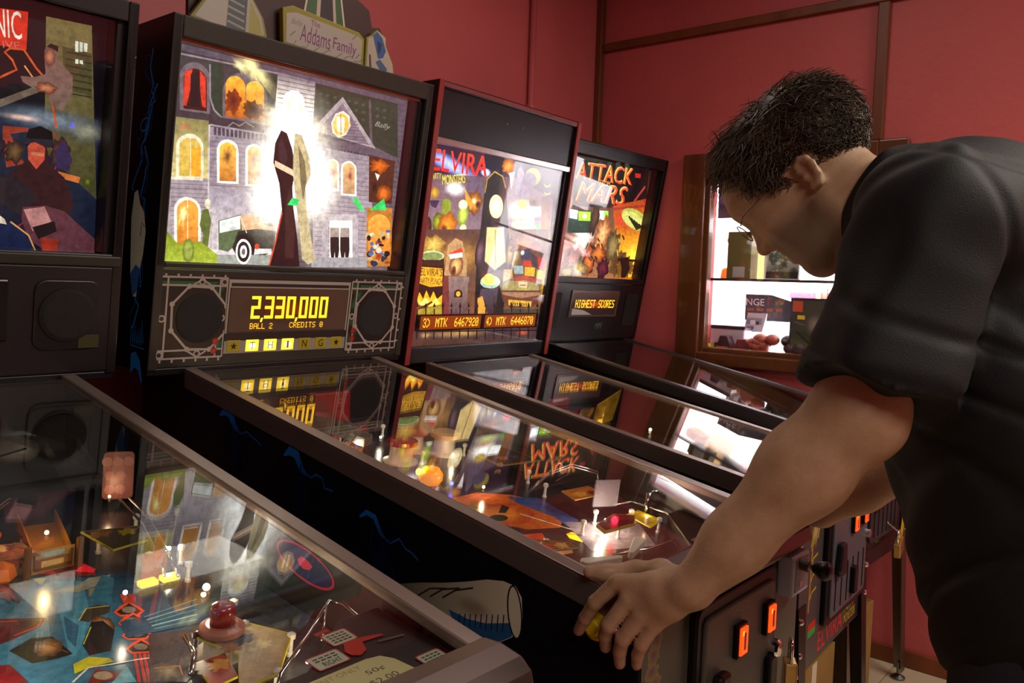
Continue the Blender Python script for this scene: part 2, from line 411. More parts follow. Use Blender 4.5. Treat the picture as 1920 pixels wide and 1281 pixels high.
cg = G(); wbox(cg, 0.1, XB, WY1+0.23, WY1+0.25, WZ0-0.06, WZ1+0.1); wbox(cg, 0.1, XB, WY0-0.25, WY0-0.23, WZ0-0.06, WZ1+0.1); cg.build('case_sides', m_case, win)
cg = G(); wbox(cg, 0.1, XB, WY0-0.23, WY1+0.23, WZ0-0.08, WZ0-0.0); cg.build('case_bottom', m_case, win)
cg = G(); wbox(cg, 0.1, XB, WY0-0.23, WY1+0.23, WZ1+0.08, WZ1+0.1); cg.build('case_top', m_case, win)
cg = G(); wbox(cg, 0.06, XB, WY0-0.2, WY1+0.2, 1.384, 1.393); sf = cg.build('shelf', m_pane, win); cg = G(); wbox(cg, 0.054, 0.06, WY0-0.2, WY1+0.2, 1.383, 1.394); cg.build('shelf_edge', mat('shelf_edge', '#3a2a2c', rough=0.4), win)
# lamps of the display case: strips under its top and behind the shelf
def strip(name, y0, y1, z, x, power, col=(1.0, 0.97, 0.98)):
    l = bpy.data.lights.new(name, 'AREA'); l.shape = 'RECTANGLE'; l.size = y1-y0; l.size_y = 0.05; l.energy = power; l.color = col
    o = bpy.data.objects.new(name, l); COL.objects.link(o); o.location = (XW+x, (y0+y1)/2, z); zz = Vector((-1.2, 0, 1)).normalized(); xx = Vector((0, 1, 0)); yy = zz.cross(xx)
    o.rotation_euler = Matrix((xx, yy, zz)).transposed().to_euler()
    return o
strip('case_lamp_top', WY0-0.1, WY1+0.1, WZ1+0.06, 0.36, 27)
strip('case_lamp_low', WY0-0.1, WY1+0.1, 1.378, 0.38, 10)
# things in the case
def wl(y, z, x): return (XW+x, y-0.147, z+(0.010 if z > 1.3 else 0.0))
bx = empty('olive_box', wl(-0.075, 1.383, 0.10)); tag(bx, 'olive green upright box on the case shelf behind the window', 'box')
G().box(-0.035, 0.035, -0.055, 0.05, 0, 0.195).build('carton', mat('olive_card', '#6a6030', rough=0.6), bx, bevel=0.002)
G().box(-0.0365, -0.035, -0.03, 0.022, 0.006, 0.05).build('price_card', mat('grey_label', '#b4b0b0', rough=0.6), bx)
og = empty('orange_bag', wl(0.035, 1.383, 0.28)); tag(og, 'orange bag of treats at the left end of the case shelf', 'bag')
G().hexa([(-.04,-.06,0),(.04,-.06,0),(.04,.06,0),(-.04,.06,0)], [(-.02,-.055,.065),(.02,-.055,.065),(.02,.06,.05),(-.02,.06,.05)]).build('pouch', mat('orange_foil', '#ee8a10', rough=0.35, noise=0.3, nscale=30), og, bevel=0.012, seg=3)
G().cyl((-.06, -0.0, .17), (-.05, 0.0, .17), 0.018, n=20).build('round_tag', mat('orange_tag', '#e8a030', rough=0.5), og)
G().box(-.055, -.05, -.003, .003, .05, .16).build('tag_stick', m_case, og)
cf = empty('cream_folder', wl(-0.03, 1.383, 0.40)); tag(cf, 'cream yellow folder standing behind the olive box on the shelf', 'folder')
G().box(-.01, .01, -.06, .06, 0, .215).build('cover', mat('cream_card', '#f0d890', rough=0.6), cf)
G().box(-.0115, -.01, -.05, .05, .16, .20).build('label_strip', m_case, cf)
dk = empty('dark_poster', wl(-0.0, 1.66, 0.34)); tag(dk, 'dark blue poster hanging high in the lit display case', 'poster')
a = Art((-0.006, 0.16, 0), (0, -1, 0), (0, 0, 1)); a.poly(rect(0, 0, 0.62, 0.19), '#10101e'); 
for k in range(14): a.blob(0.03+0.042*k, 0.05+0.04*math.sin(k*2.1)+0.04, 0.03, 0.035, ['#343a86', '#5a3a3a', '#2a2a50', '#7a5a40'][k % 4], '#10101e', seed=k, jag=.5)
a.build('print', art_mat('poster_print', rough=0.4), dk); G().box(-0.005, 0.0, -0.46, 0.16, 0, 0.19).build('backing', mat('poster_back', '#18161c'), dk)
ft = empty('framed_picture', wl(-0.225, 1.383, 0.16)); tag(ft, 'framed winter photograph leaning on the case shelf, right of the olive box', 'picture')
G().box(0.0, 0.006, -0.075, 0.075, 0.0, 0.145).build('backing', m_case, ft)
a = Art((-0.001, 0.068, 0.006), (0, -1, 0), (0, 0, 1)); a.grad(rect(0, 0, 0.136, 0.13), '#20302c', '#e4eee8')
for k in range(26):
    rr = random.Random(k); a.blob(0.01+rr.random()*0.115, 0.02+rr.random()*0.09, 0.016, 0.014, ['#dfe8e2', '#6f8a78', '#36463c', '#9ab0a4'][k % 4], ['#5a7064', '#3a4a40'][k % 2], jag=0.8, seed=k)
a.poly(rect(0, 0, 0.136, 0.028), '#2c2c2c'); a.build('photo', art_mat('poster_print'), ft)
for yy in (-0.075, 0.073): G().box(-0.004, 0.006, yy, yy+0.003, 0, 0.145).build('frame_side', m_case, ft)
# lower half of the case
ch = empty('dark_sign', wl(-0.075, 1.215, 0.30)); tag(ch, 'dark grey sign lettered NGE in the lower half of the case', 'sign')
G().prism([(-0.19, 0.0), (0.065, 0.0), (0.065, 0.115), (-0.05, 0.115), (-0.19, 0.075)], 0, 0.012, ex=(0, 1, 0), ey=(0, 0, 1)).build('board', mat('sign_grey', '#2e3036', rough=0.5), ch)
a = Art((-0.001, 0.065, 0), (0, -1, 0), (0, 0, 1)); a.text('NGE', 0.004, 0.066, 0.088, 0.096, '#c8ccd4'); a.dots('00 00', 0.012, 0.042, 0.085, 0.054, '#d8622c'); a.dots('00 00', 0.10, 0.042, 0.17, 0.056, '#d8622c'); a.line([(0.105, 0.07), (0.105, 0.105)], 0.003, '#a03028')
a.build('lettering', art_mat('poster_print'), ch)
pl_ = empty('price_holder', wl(-0.10, 1.20, 0.20)); tag(pl_, 'small silver price holder with a picture before the dark sign', 'price holder')
G().hexa([(-.01,-.04,-.03),(.02,-.04,-.03),(.02,.045,-.03),(-.01,.045,-.03)], [(.01,-.05,.05),(.015,-.05,.05),(.015,.035,.05),(.01,.035,.05)]).build('holder', mat('clear_plastic_grey', '#c4c8d6', rough=0.2), pl_)
a = Art((-.006, .036, -.02), (0, -1, 0), (.18, 0, 1)); a.poly(rect(0, 0, .07, .05), '#8f94a8'); a.poly(rect(.018, .01, .04, .04), '#e9ecf4'); a.poly(rect(.044, .014, .058, .036), '#30323a'); a.build('photo', art_mat('poster_print'), pl_)
pp = empty('purple_tray', wl(-0.015, 1.082, 0.17)); tag(pp, 'clear box with a dark purple lid in the bottom of the case', 'box')
G().box(-.06, .06, -.085, .085, 0.098, 0.112).build('lid', mat('purple_plastic', '#3c2038', rough=0.35), pp, bevel=0.004)
G().box(-.055, .055, -.08, .08, 0.0, 0.098).build('tub', mat('frosted_tub', '#cbb8c4', rough=0.4), pp, bevel=0.006)
for k, (yy, col, lab) in enumerate(((0.065, '#c8c024', 'yellow toy car in the bottom left of the display case'), (-0.02, '#4a2a3a', 'plum coloured boxed toy in front of the purple lidded tub'), (-0.10, '#7a3038', 'dark red toy van beside the plum toy in the case'), (-0.195, '#a04a38', 'rust red plush bundle in the bottom of the display case'), (-0.315, '#4a3a40', 'charcoal plush bundle at the right of the rust red one'))):
    ty = empty('toy', wl(yy, 1.082, 0.09)); tag(ty, lab, 'toy', 'toys along the bottom of the case')
    mm = mat('toy_%d' % k, col, rough=0.5, noise=0.4, nscale=40)
    if k < 3:
        hh = (0.032, 0.07, 0.06)[k]; hw = (0.035, 0.036, 0.04)[k]
        G().prism([(-hw, 0.008), (hw, 0.008), (hw, hh*.55), (hw*.55, hh*.6), (hw*.35, hh), (-hw*.6, hh), (-hw, hh*.5)], -0.025, 0.025, ex=(0, 1, 0), ey=(0, 0, 1)).build('body', mm, ty, bevel=0.003)
        for s in (-.6, .6): G().cyl((-.028, s*hw, .01), (.028, s*hw, .01), 0.010, n=12).build('wheel', mat('black_rubber', '#141414', rough=0.6), ty)
        G().box(-.027, -.025, -hw*.7, hw*.7, hh*.2, hh*.36).build('stripe', mat('toy_stripe', '#e0602a', rough=0.4), ty)
    else:
        gg = G(); rr = random.Random(k)
        for q in range(9): gg.ball((rr.uniform(-.02, .02), rr.uniform(-.04, .04), 0.022+rr.uniform(0, .05)), 0.03, n=8, sc=(1, 1, .8))
        gg.build('plush', mm, ty, smooth=True); G().ball((-.03, .02, .06), .012, n=8).build('snout', mat('plush_dark', '#2a1a1a'), ty)
sg = empty('glass_flyer', wl(-0.36, 1.088, 0.06)); tag(sg, 'dark blue edged game flyer standing in the window, right of the NGE sign', 'flyer')
G().box(0, 0.006, -0.10, 0.05, 0, 0.235).build('card', mat('navy_card', '#1c2346', rough=0.5), sg)
a = Art((-.001, .05, 0), (0, -1, 0), (0, 0, 1)); a.poly(rect(.006, .004, .15, .225), '#4a463c'); a.grad(rect(.006, .004, .15, .10), '#6a6a30', '#3a4038'); a.poly(rect(.01, .18, .05, .222), '#c8502c'); a.line([(.03, .10), (.09, .05)], .006, '#20241e'); a.line([(.02, .14), (.08, .12)], .005, '#7a6a5a'); a.poly(rect(.03, .15, .06, .166), '#e4c030'); a.poly(rect(.01, .03, .04, .045), '#b8a020'); a.blob(.10, .13, .04, .05, '#9a8878', '#4a463c')
a.build('print', art_mat('poster_print'), sg)
pk = empty('pink_backdrop', wl(-0.32, 1.27, 0.46)); tag(pk, 'pink fringed paper hanging at the back of the lower case', 'backdrop')
G().box(0, .01, -.20, .20, 0.0, 0.10).build('paper', m_casep, pk)
G().box(-.012, -.002, -.06, .17, 0.05, 0.075).build('fringe', mat('red_fringe', '#c01c34', rough=0.6, noise=0.5, nscale=60), pk)
for k in range(5): G().box(-.02, -.012, .03-.028*k, .05-.028*k, 0.035, 0.10).build('strip', mat('strip_%d' % (k % 3), ['#d8b83a', '#5a2a20', '#c8402a'][k % 3]), pk)
# ------------------------------------------------------------------ flat prints of the four games (inks, some reflections and hot spots painted in; plate coordinates)
def print_mansion(a):
    a.grad(rect(-.330,.222,.330,.700),'#6a6068','#58505c')
    for i in range(34): a.line([(-.33,.232+i*.0136),(.33,.232+i*.0136)],.0022,'#4a424c')
    a.grad(P('-638 1088 -134 1116 -58 464 -642 444'),'#a89a9c','#8c8090',1,1.1,1)
    a.line(P('-650 1016 -104 1052'),0.0015,'#7a6f7a')
    a.line(P('-650 998 -102 1034'),0.002,'#7a6f7a')
    a.line(P('-648 978 -100 1014'),0.002,'#7a6f7a')
    a.line(P('-646 960 -98 996'),0.002,'#7a6f7a')
    a.line(P('-644 940 -94 976'),0.002,'#7a6f7a')
    a.line(P('-642 922 -92 956'),0.0015,'#7a6f7a')
    a.line(P('-642 902 -90 938'),0.002,'#7a6f7a')
    a.line(P('-640 884 -88 918'),0.0015,'#7a6f7a')
    a.line(P('-638 864 -86 898'),0.002,'#7a6f7a')
    a.line(P('-636 844 -84 878'),0.002,'#7a6f7a')
    a.line(P('-634 826 -82 858'),0.001,'#7a6f7a')
    a.line(P('-634 806 -78 840'),0.002,'#7a6f7a')
    a.line(P('-632 786 -76 820'),0.002,'#7a6f7a')
    a.line(P('-630 766 -74 800'),0.0015,'#7a6f7a')
    a.line(P('-628 748 -72 780'),0.002,'#7a6f7a')
    a.line(P('-626 728 -70 760'),0.002,'#7a6f7a')
    a.line(P('-626 708 -68 740'),0.002,'#7a6f7a')
    a.line(P('-624 688 -64 720'),0.002,'#7a6f7a')
    a.line(P('-622 668 -62 700'),0.002,'#7a6f7a')
    a.line(P('-620 648 -60 680'),0.0015,'#7a6f7a')
    a.line(P('-618 628 -58 660'),0.0015,'#7a6f7a')
    a.line(P('-616 610 -56 640'),0.001,'#7a6f7a')
    a.line(P('-616 590 -52 620'),0.0015,'#7a6f7a')
    a.line(P('-614 570 -50 600'),0.0015,'#7a6f7a')
    a.line(P('-612 550 -48 580'),0.0015,'#7a6f7a')
    a.line(P('-610 530 -46 560'),0.0015,'#7a6f7a')
    a.poly(P('-652 1360 -158 1372 -142 1134 -648 1086'),'#3c3a3c')
    a.poly(P('-498 1342 -434 1342 -406 1128 -432 1124 -472 1170'),'#22382c')
    a.poly(P('-230 1354 -156 1354 -142 1172 -210 1176'),'#22382c')
    a.poly(P('-618 1118 -478 1126 -492 1272 -496 1292 -508 1308 -526 1320 -546 1328 -568 1328 -588 1322 -606 1312 -620 1296 -628 1280 -630 1260'),'#6c6066')
    a.poly(P('-416 1112 -186 1126 -200 1248 -210 1278 -230 1304 -258 1324 -292 1334 -326 1336 -360 1326 -390 1310 -412 1288 -424 1260 -428 1230'),'#6c6066')
    a.poly(P('-602 1128 -494 1134 -506 1260 -510 1274 -520 1288 -532 1296 -548 1302 -564 1302 -580 1298 -594 1290 -606 1278 -612 1264 -612 1250'),'#3a1414')
    a.poly(P('-610 1278 -576 1298 -578 1212 -590 1140 -604 1142'),'#c23420',1.2)
    a.poly(P('-542 1298 -512 1274 -500 1148 -518 1152 -534 1220'),'#c23420',1.2)
    a.poly(P('-572 1138 -528 1146 -540 1274 -542 1280 -546 1284 -550 1288 -556 1288 -564 1288 -570 1286 -576 1282 -580 1278 -582 1272 -582 1266'),'#1c1418')
    a.grad(P('-402 1128 -302 1134 -318 1272 -322 1286 -330 1296 -342 1304 -356 1310 -372 1310 -386 1306 -398 1300 -408 1288 -414 1276 -416 1264'),'#b8581a','#f0a030',1,0.9,1.3)
    a.grad(P('-300 1136 -206 1142 -220 1272 -224 1284 -232 1294 -244 1302 -258 1308 -272 1308 -286 1304 -298 1298 -308 1288 -314 1276 -314 1264'),'#b8601c','#f4b040',1,0.9,1.3)
    a.blob(-0.186,0.599,0.0195,0.0265,'#5a1c10','#8a3a14',jag=0.4)
    a.blob(-0.132,0.59,0.027,0.0205,'#20181a','#6a4018',jag=0.5,seed=3)
    a.line(P('-498 1334 -484 1194 -460 1146 -406 1110'),0.004,'#8e8288')
    a.line(P('-642 1348 -158 1366'),0.004,'#8e8288')
    a.poly(P('-650 1120 -426 1120 -204 1124 -200 1086 -472 1072 -648 1086'),'#3a343c')
    a.poly(P('-454 1072 -442 1074 -440 1040 -452 1040'),'#48404a')
    a.poly(P('-434 1074 -422 1074 -418 1042 -432 1040'),'#48404a')
    a.poly(P('-414 1074 -402 1076 -398 1042 -410 1042'),'#48404a')
    a.poly(P('-394 1074 -382 1076 -378 1042 -390 1042'),'#48404a')
    a.poly(P('-372 1076 -360 1076 -356 1044 -370 1044'),'#48404a')
    a.poly(P('-352 1076 -340 1078 -336 1044 -348 1044'),'#48404a')
    a.poly(P('-330 1078 -318 1078 -314 1044 -328 1044'),'#48404a')
    a.poly(P('-310 1078 -296 1080 -294 1046 -306 1046'),'#48404a')
    a.poly(P('-288 1080 -276 1080 -272 1046 -284 1046'),'#48404a')
    a.poly(P('-266 1080 -254 1082 -250 1048 -264 1048'),'#48404a')
    a.poly(P('-244 1082 -232 1082 -228 1048 -242 1048'),'#48404a')
    a.poly(P('-224 1082 -210 1084 -206 1048 -220 1048'),'#48404a')
    a.poly(P('-200 1084 -188 1084 -184 1050 -198 1050'),'#48404a')
    a.poly(P('-178 1084 -166 1086 -162 1050 -174 1050'),'#48404a')
    a.line(P('-474 1080 -198 1082'),0.004,'#9a8e94')
    a.line(P('-388 1084 -364 1108 -330 1098 -302 1120 -256 1104'),0.003,'#8a8076')
    a.grad(P('-640 1088 -482 1096 -460 846 -640 834'),'#c4b478','#8c8450',1,1.2,0.9)
    a.poly(P('-612 836 -484 846 -496 976 -500 994 -512 1010 -526 1020 -544 1028 -564 1028 -584 1022 -600 1012 -614 998 -620 982 -622 964'),'#e8e0c0')
    a.grad(P('-598 842 -496 850 -508 970 -512 984 -520 996 -532 1006 -546 1010 -562 1010 -578 1006 -592 998 -602 988 -608 974 -608 960'),'#c8a848','#d8b458',1,1.1,1.1)
    a.poly(P('-562 968 -508 974 -502 850 -552 846'),'#f09a28',1.2)
    a.line(P('-560 1012 -546 848'),0.0025,'#e8e0c0')
    a.poly(P('-638 834 -486 846 -486 834 -640 822'),'#e8dcc8')
    a.poly(P('-620 1038 -594 1074 -554 1048'),'#b07850')
    a.line(P('-478 1080 -452 754'),0.004,'#c4b8b8')
    a.poly(P('-416 832 -308 838 -324 986 -328 1002 -336 1014 -350 1024 -366 1028 -382 1030 -398 1026 -414 1018 -424 1006 -430 992 -432 978'),'#f4ece0',1.2)
    a.grad(P('-406 842 -322 848 -336 984 -340 996 -346 1006 -356 1012 -368 1016 -382 1018 -394 1014 -404 1008 -414 1000 -418 988 -418 978'),'#b06a28','#f8b040',1,1,1.3)
    a.blob(-0.188,0.477,0.0115,0.023,'#5a3a28','#e09a40',jag=0.6,seed=332)
    a.poly(P('-272 834 -176 838 -192 992 -196 1006 -204 1016 -216 1024 -230 1028 -246 1030 -260 1026 -274 1020 -282 1010 -288 998 -288 984'),'#f4ece0',1.2)
    a.grad(P('-260 844 -190 848 -206 990 -208 1000 -214 1008 -224 1014 -234 1016 -244 1018 -256 1014 -264 1010 -272 1002 -276 994 -276 984'),'#b06a28','#f8b040',1,1,1.3)
    a.blob(-0.119,0.477,0.012,0.0235,'#5a3a28','#e09a40',jag=0.6,seed=468)
    a.grad(P('-158 1372 54 1368 82 1110 -152 1074'),'#fff6e8','#7c727c',1,1.7,1)
    a.line(P('-158 1358 50 1362'),0.0015,'#6a606a')
    a.line(P('-154 1338 54 1344'),0.0025,'#6a606a')
    a.line(P('-152 1318 56 1324'),0.002,'#6a606a')
    a.line(P('-150 1298 58 1304'),0.002,'#6a606a')
    a.line(P('-148 1278 60 1286'),0.002,'#6a606a')
    a.line(P('-146 1258 64 1266'),0.002,'#6a606a')
    a.line(P('-142 1236 66 1248'),0.002,'#6a606a')
    a.line(P('-140 1216 68 1228'),0.002,'#6a606a')
    a.line(P('-138 1196 70 1208'),0.002,'#6a606a')
    a.line(P('-136 1176 74 1188'),0.002,'#6a606a')
    a.line(P('-134 1154 76 1170'),0.002,'#6a606a')
    a.line(P('-130 1134 78 1150'),0.0025,'#6a606a')
    a.line(P('-128 1112 80 1130'),0.0015,'#6a606a')
    a.poly(P('-102 1130 18 1140 2 1264 -2 1278 -12 1292 -28 1300 -44 1306 -64 1306 -82 1302 -96 1294 -108 1282 -116 1268 -116 1252'),'#ffffff',1.5)
    a.grad(P('-86 1144 4 1150 -8 1258 -12 1268 -20 1278 -32 1284 -44 1288 -58 1290 -72 1286 -84 1280 -92 1270 -98 1260 -98 1248'),'#f0a020','#fff8c0',1,1.2,1.7)
    a.poly(P('54 1364 588 1362 634 1082 422 1130 68 1108'),'#20382c')
    a.poly(P('102 1324 102 1320 100 1318 98 1316 94 1316 92 1314 88 1314 84 1314 82 1316 80 1316 80 1318 80 1322 82 1324 84 1326 86 1326 90 1328 94 1328 96 1328 98 1326 100 1326'),'#2e5240')
    a.poly(P('144 1322 144 1320 142 1318 140 1316 138 1314 134 1314 130 1312 128 1314 124 1314 124 1316 122 1318 122 1320 124 1322 126 1324 130 1326 132 1326 136 1328 140 1326 142 1326 144 1324'),'#2e5240')
    a.poly(P('188 1322 188 1320 186 1316 184 1314 182 1314 178 1312 174 1312 170 1312 168 1314 166 1316 166 1318 166 1320 168 1322 170 1324 172 1326 176 1326 180 1326 182 1326 186 1324 188 1324'),'#2e5240')
    a.poly(P('232 1320 232 1318 230 1316 228 1314 226 1312 222 1312 218 1312 216 1312 212 1312 210 1314 210 1316 210 1318 212 1320 214 1322 216 1324 220 1326 224 1326 226 1326 230 1324 232 1322'),'#2e5240')
    a.poly(P('278 1320 278 1318 276 1314 274 1312 270 1312 266 1310 264 1310 260 1310 258 1312 256 1314 254 1316 254 1318 256 1320 258 1322 262 1324 264 1324 268 1324 272 1324 274 1324 276 1322'),'#2e5240')
    a.poly(P('324 1318 324 1316 322 1314 320 1312 316 1310 312 1310 308 1310 306 1310 302 1310 300 1312 300 1314 300 1316 302 1318 304 1320 306 1322 310 1324 314 1324 318 1324 320 1322 322 1320'),'#2e5240')
    a.poly(P('370 1318 370 1316 368 1312 366 1310 362 1310 358 1308 356 1308 352 1308 348 1310 346 1312 346 1314 346 1316 348 1318 350 1320 354 1322 356 1322 360 1322 364 1322 368 1322 370 1320'),'#2e5240')
    a.poly(P('418 1316 418 1314 416 1312 414 1310 410 1308 406 1308 402 1306 398 1308 396 1308 394 1310 392 1312 394 1314 394 1316 398 1318 400 1320 404 1322 408 1322 412 1322 414 1320 416 1318'),'#2e5240')
    a.poly(P('466 1316 466 1314 464 1310 462 1308 458 1308 454 1306 450 1306 446 1306 444 1308 442 1310 440 1312 440 1314 442 1316 444 1318 448 1320 452 1320 456 1320 460 1320 462 1320 464 1318'),'#2e5240')
    a.poly(P('514 1314 514 1312 512 1310 510 1308 506 1306 504 1306 500 1304 496 1306 492 1306 490 1308 490 1310 490 1312 492 1314 494 1316 496 1318 500 1320 504 1320 508 1320 512 1318 514 1316'),'#2e5240')
    a.poly(P('106 1288 106 1286 104 1284 102 1282 100 1280 96 1280 92 1280 90 1280 86 1280 86 1282 84 1284 84 1286 86 1288 88 1290 90 1292 94 1292 98 1294 100 1292 104 1292 106 1290'),'#2e5240')
    a.poly(P('150 1286 148 1284 148 1282 146 1280 142 1280 140 1278 136 1278 132 1278 130 1280 128 1280 126 1282 128 1286 128 1288 130 1290 134 1290 138 1292 140 1292 144 1292 146 1290 148 1290'),'#2e5240')
    a.poly(P('194 1286 192 1284 192 1282 190 1280 186 1278 182 1276 180 1276 176 1278 174 1278 172 1280 170 1282 170 1284 172 1286 174 1288 178 1290 180 1290 184 1290 188 1290 190 1290 192 1288'),'#2e5240')
    a.poly(P('238 1284 238 1282 236 1280 234 1278 230 1276 226 1276 224 1276 220 1276 218 1276 216 1278 214 1280 214 1282 216 1284 218 1286 222 1288 226 1290 228 1290 232 1290 234 1288 236 1286'),'#2e5240')
    a.poly(P('282 1284 282 1282 282 1278 278 1276 276 1276 272 1274 268 1274 266 1274 262 1276 260 1278 260 1280 260 1282 262 1284 264 1286 266 1288 270 1288 274 1288 278 1288 280 1288 282 1286'),'#2e5240')
    a.poly(P('328 1282 328 1280 328 1278 324 1276 322 1274 318 1272 314 1272 310 1274 308 1274 306 1276 306 1278 306 1280 306 1282 310 1284 312 1286 316 1288 320 1288 322 1288 326 1286 328 1284'),'#2e5240')
    a.poly(P('376 1280 376 1278 374 1276 372 1274 368 1272 364 1272 360 1272 358 1272 354 1272 352 1274 352 1276 352 1280 354 1282 356 1284 358 1284 362 1286 366 1286 370 1286 372 1284 374 1282'),'#2e5240')
    a.poly(P('424 1280 422 1278 422 1274 418 1272 416 1272 412 1270 408 1270 404 1270 402 1272 400 1274 398 1276 398 1278 400 1280 402 1282 406 1284 410 1284 414 1284 418 1284 420 1284 422 1282'),'#2e5240')
    a.poly(P('472 1278 472 1276 470 1274 468 1272 464 1270 460 1268 456 1268 452 1270 450 1270 448 1272 446 1274 446 1276 448 1278 450 1280 454 1282 458 1284 462 1284 466 1284 468 1282 470 1280'),'#2e5240')
    a.poly(P('520 1276 520 1274 518 1272 516 1270 514 1268 510 1268 506 1268 502 1268 498 1268 496 1270 496 1272 496 1276 498 1278 500 1280 502 1282 506 1282 510 1282 514 1282 518 1280 520 1280'),'#2e5240')
    a.poly(P('110 1254 110 1250 110 1248 108 1246 104 1246 100 1244 98 1244 94 1244 92 1246 90 1248 88 1250 90 1252 90 1254 92 1256 96 1258 98 1258 102 1258 106 1258 108 1256 110 1256'),'#2e5240')
    a.poly(P('154 1252 154 1250 152 1248 150 1246 148 1244 144 1242 140 1242 138 1242 134 1244 132 1246 132 1248 132 1250 134 1252 136 1254 138 1256 142 1256 146 1256 148 1256 152 1256 154 1254'),'#2e5240')
    a.poly(P('198 1250 198 1248 196 1246 194 1244 192 1242 188 1242 184 1242 180 1242 178 1242 176 1244 176 1246 176 1248 176 1250 180 1252 182 1254 186 1256 190 1256 192 1254 196 1254 198 1252'),'#2e5240')
    a.poly(P('242 1248 242 1246 242 1244 238 1242 236 1240 232 1240 228 1240 226 1240 222 1240 220 1242 220 1244 220 1246 222 1250 224 1252 226 1252 230 1254 234 1254 238 1254 240 1252 242 1250'),'#2e5240')
    a.poly(P('288 1248 288 1244 286 1242 284 1240 280 1240 278 1238 274 1238 270 1238 268 1240 266 1242 264 1244 264 1246 266 1248 268 1250 272 1252 276 1252 278 1252 282 1252 286 1250 288 1250'),'#2e5240')
    a.poly(P('334 1246 334 1244 332 1242 330 1240 326 1238 324 1236 320 1236 316 1236 314 1238 312 1240 310 1242 310 1244 312 1246 314 1248 318 1250 322 1250 324 1250 328 1250 332 1250 334 1248'),'#2e5240')
    a.poly(P('382 1244 380 1242 380 1240 376 1238 374 1236 370 1234 366 1234 362 1236 360 1236 358 1238 356 1240 358 1242 358 1244 360 1246 364 1248 368 1250 372 1250 376 1248 378 1248 380 1246'),'#2e5240')
    a.poly(P('428 1242 428 1240 428 1238 424 1236 422 1234 418 1234 414 1232 410 1234 408 1234 406 1236 404 1238 404 1240 406 1242 408 1246 412 1246 416 1248 420 1248 422 1248 426 1246 428 1244'),'#2e5240')
    a.poly(P('478 1240 478 1238 476 1236 474 1234 470 1232 466 1232 462 1232 458 1232 456 1232 454 1234 452 1236 452 1240 454 1242 456 1244 460 1246 464 1246 468 1246 472 1246 474 1244 476 1242'),'#2e5240')
    a.poly(P('526 1240 526 1236 526 1234 522 1232 520 1230 516 1230 512 1230 508 1230 504 1232 502 1232 502 1236 502 1238 504 1240 506 1242 508 1244 512 1244 516 1244 520 1244 524 1244 526 1242'),'#2e5240')
    a.poly(P('390 1346 402 1348 454 1102 622 1070 624 1048 434 1100'),'#585058')
    a.poly(P('58 1142 224 1330 474 1110'),'#a89aa0')
    a.poly(P('92 1146 228 1298 430 1120'),'#7c707c')
    a.line(P('144 1206 324 1226'),0.0015,'#62565f')
    a.line(P('138 1190 338 1212'),0.002,'#62565f')
    a.line(P('132 1176 350 1198'),0.0015,'#62565f')
    a.line(P('128 1160 364 1184'),0.0015,'#62565f')
    a.line(P('122 1146 376 1170'),0.0015,'#62565f')
    a.line(P('116 1130 390 1156'),0.002,'#62565f')
    a.line(P('110 1116 404 1142'),0.0015,'#62565f')
    a.line(P('104 1100 416 1128'),0.002,'#62565f')
    a.poly(P('292 1198 270 1150 224 1128 184 1148 170 1194 190 1242 236 1264 278 1246'),'#e4d4c4',1.1)
    a.poly(P('280 1198 262 1158 226 1140 192 1156 182 1196 200 1234 234 1252 268 1236'),'#f8a83c',1.35)
    a.poly(P('198 1230 250 1234 254 1156 212 1160'),'#fff0c0',1.4)
    a.line(P('222 1248 238 1144'),0.0025,'#b05a20')
    a.poly(P('68 1108 468 1110 636 1072 642 1038 458 1076 72 1078'),'#5e5460')
    a.poly(P('100 1078 112 1078 116 1040 106 1040'),'#3e363e')
    a.poly(P('120 1078 132 1078 138 1038 126 1040'),'#3e363e')
    a.poly(P('140 1078 152 1078 158 1038 146 1038'),'#3e363e')
    a.poly(P('162 1078 172 1078 178 1038 166 1038'),'#3e363e')
    a.poly(P('182 1078 194 1076 198 1038 188 1038'),'#3e363e')
    a.poly(P('202 1076 214 1076 220 1036 208 1038'),'#3e363e')
    a.poly(P('224 1076 236 1076 240 1036 230 1036'),'#3e363e')
    a.poly(P('244 1076 256 1076 262 1036 250 1036'),'#3e363e')
    a.poly(P('266 1076 278 1076 284 1036 272 1036'),'#3e363e')
    a.poly(P('288 1076 300 1076 306 1034 294 1036'),'#3e363e')
    a.poly(P('308 1076 322 1074 328 1034 314 1034'),'#3e363e')
    a.poly(P('330 1074 344 1074 350 1034 336 1034'),'#3e363e')
    a.poly(P('352 1074 366 1074 372 1034 358 1034'),'#3e363e')
    a.poly(P('374 1074 388 1074 394 1032 380 1034'),'#3e363e')
    a.poly(P('398 1074 410 1074 416 1032 404 1032'),'#3e363e')
    a.poly(P('420 1074 432 1074 438 1032 426 1032'),'#3e363e')
    a.poly(P('442 1074 456 1072 462 1032 448 1032'),'#3e363e')
    a.grad(P('74 1068 460 1064 536 486 152 472'),'#b4a6ae','#938892')
    a.line(P('92 1030 450 1042'),0.0015,'#7c707a')
    a.line(P('94 1008 454 1020'),0.0015,'#7c707a')
    a.line(P('98 986 456 998'),0.0015,'#7c707a')
    a.line(P('100 964 460 974'),0.0015,'#7c707a')
    a.line(P('102 942 464 952'),0.001,'#7c707a')
    a.line(P('106 920 468 930'),0.002,'#7c707a')
    a.line(P('108 898 470 908'),0.002,'#7c707a')
    a.line(P('112 876 474 884'),0.002,'#7c707a')
    a.line(P('114 854 478 862'),0.002,'#7c707a')
    a.line(P('118 832 482 838'),0.0015,'#7c707a')
    a.line(P('120 808 484 816'),0.0015,'#7c707a')
    a.line(P('124 786 488 792'),0.002,'#7c707a')
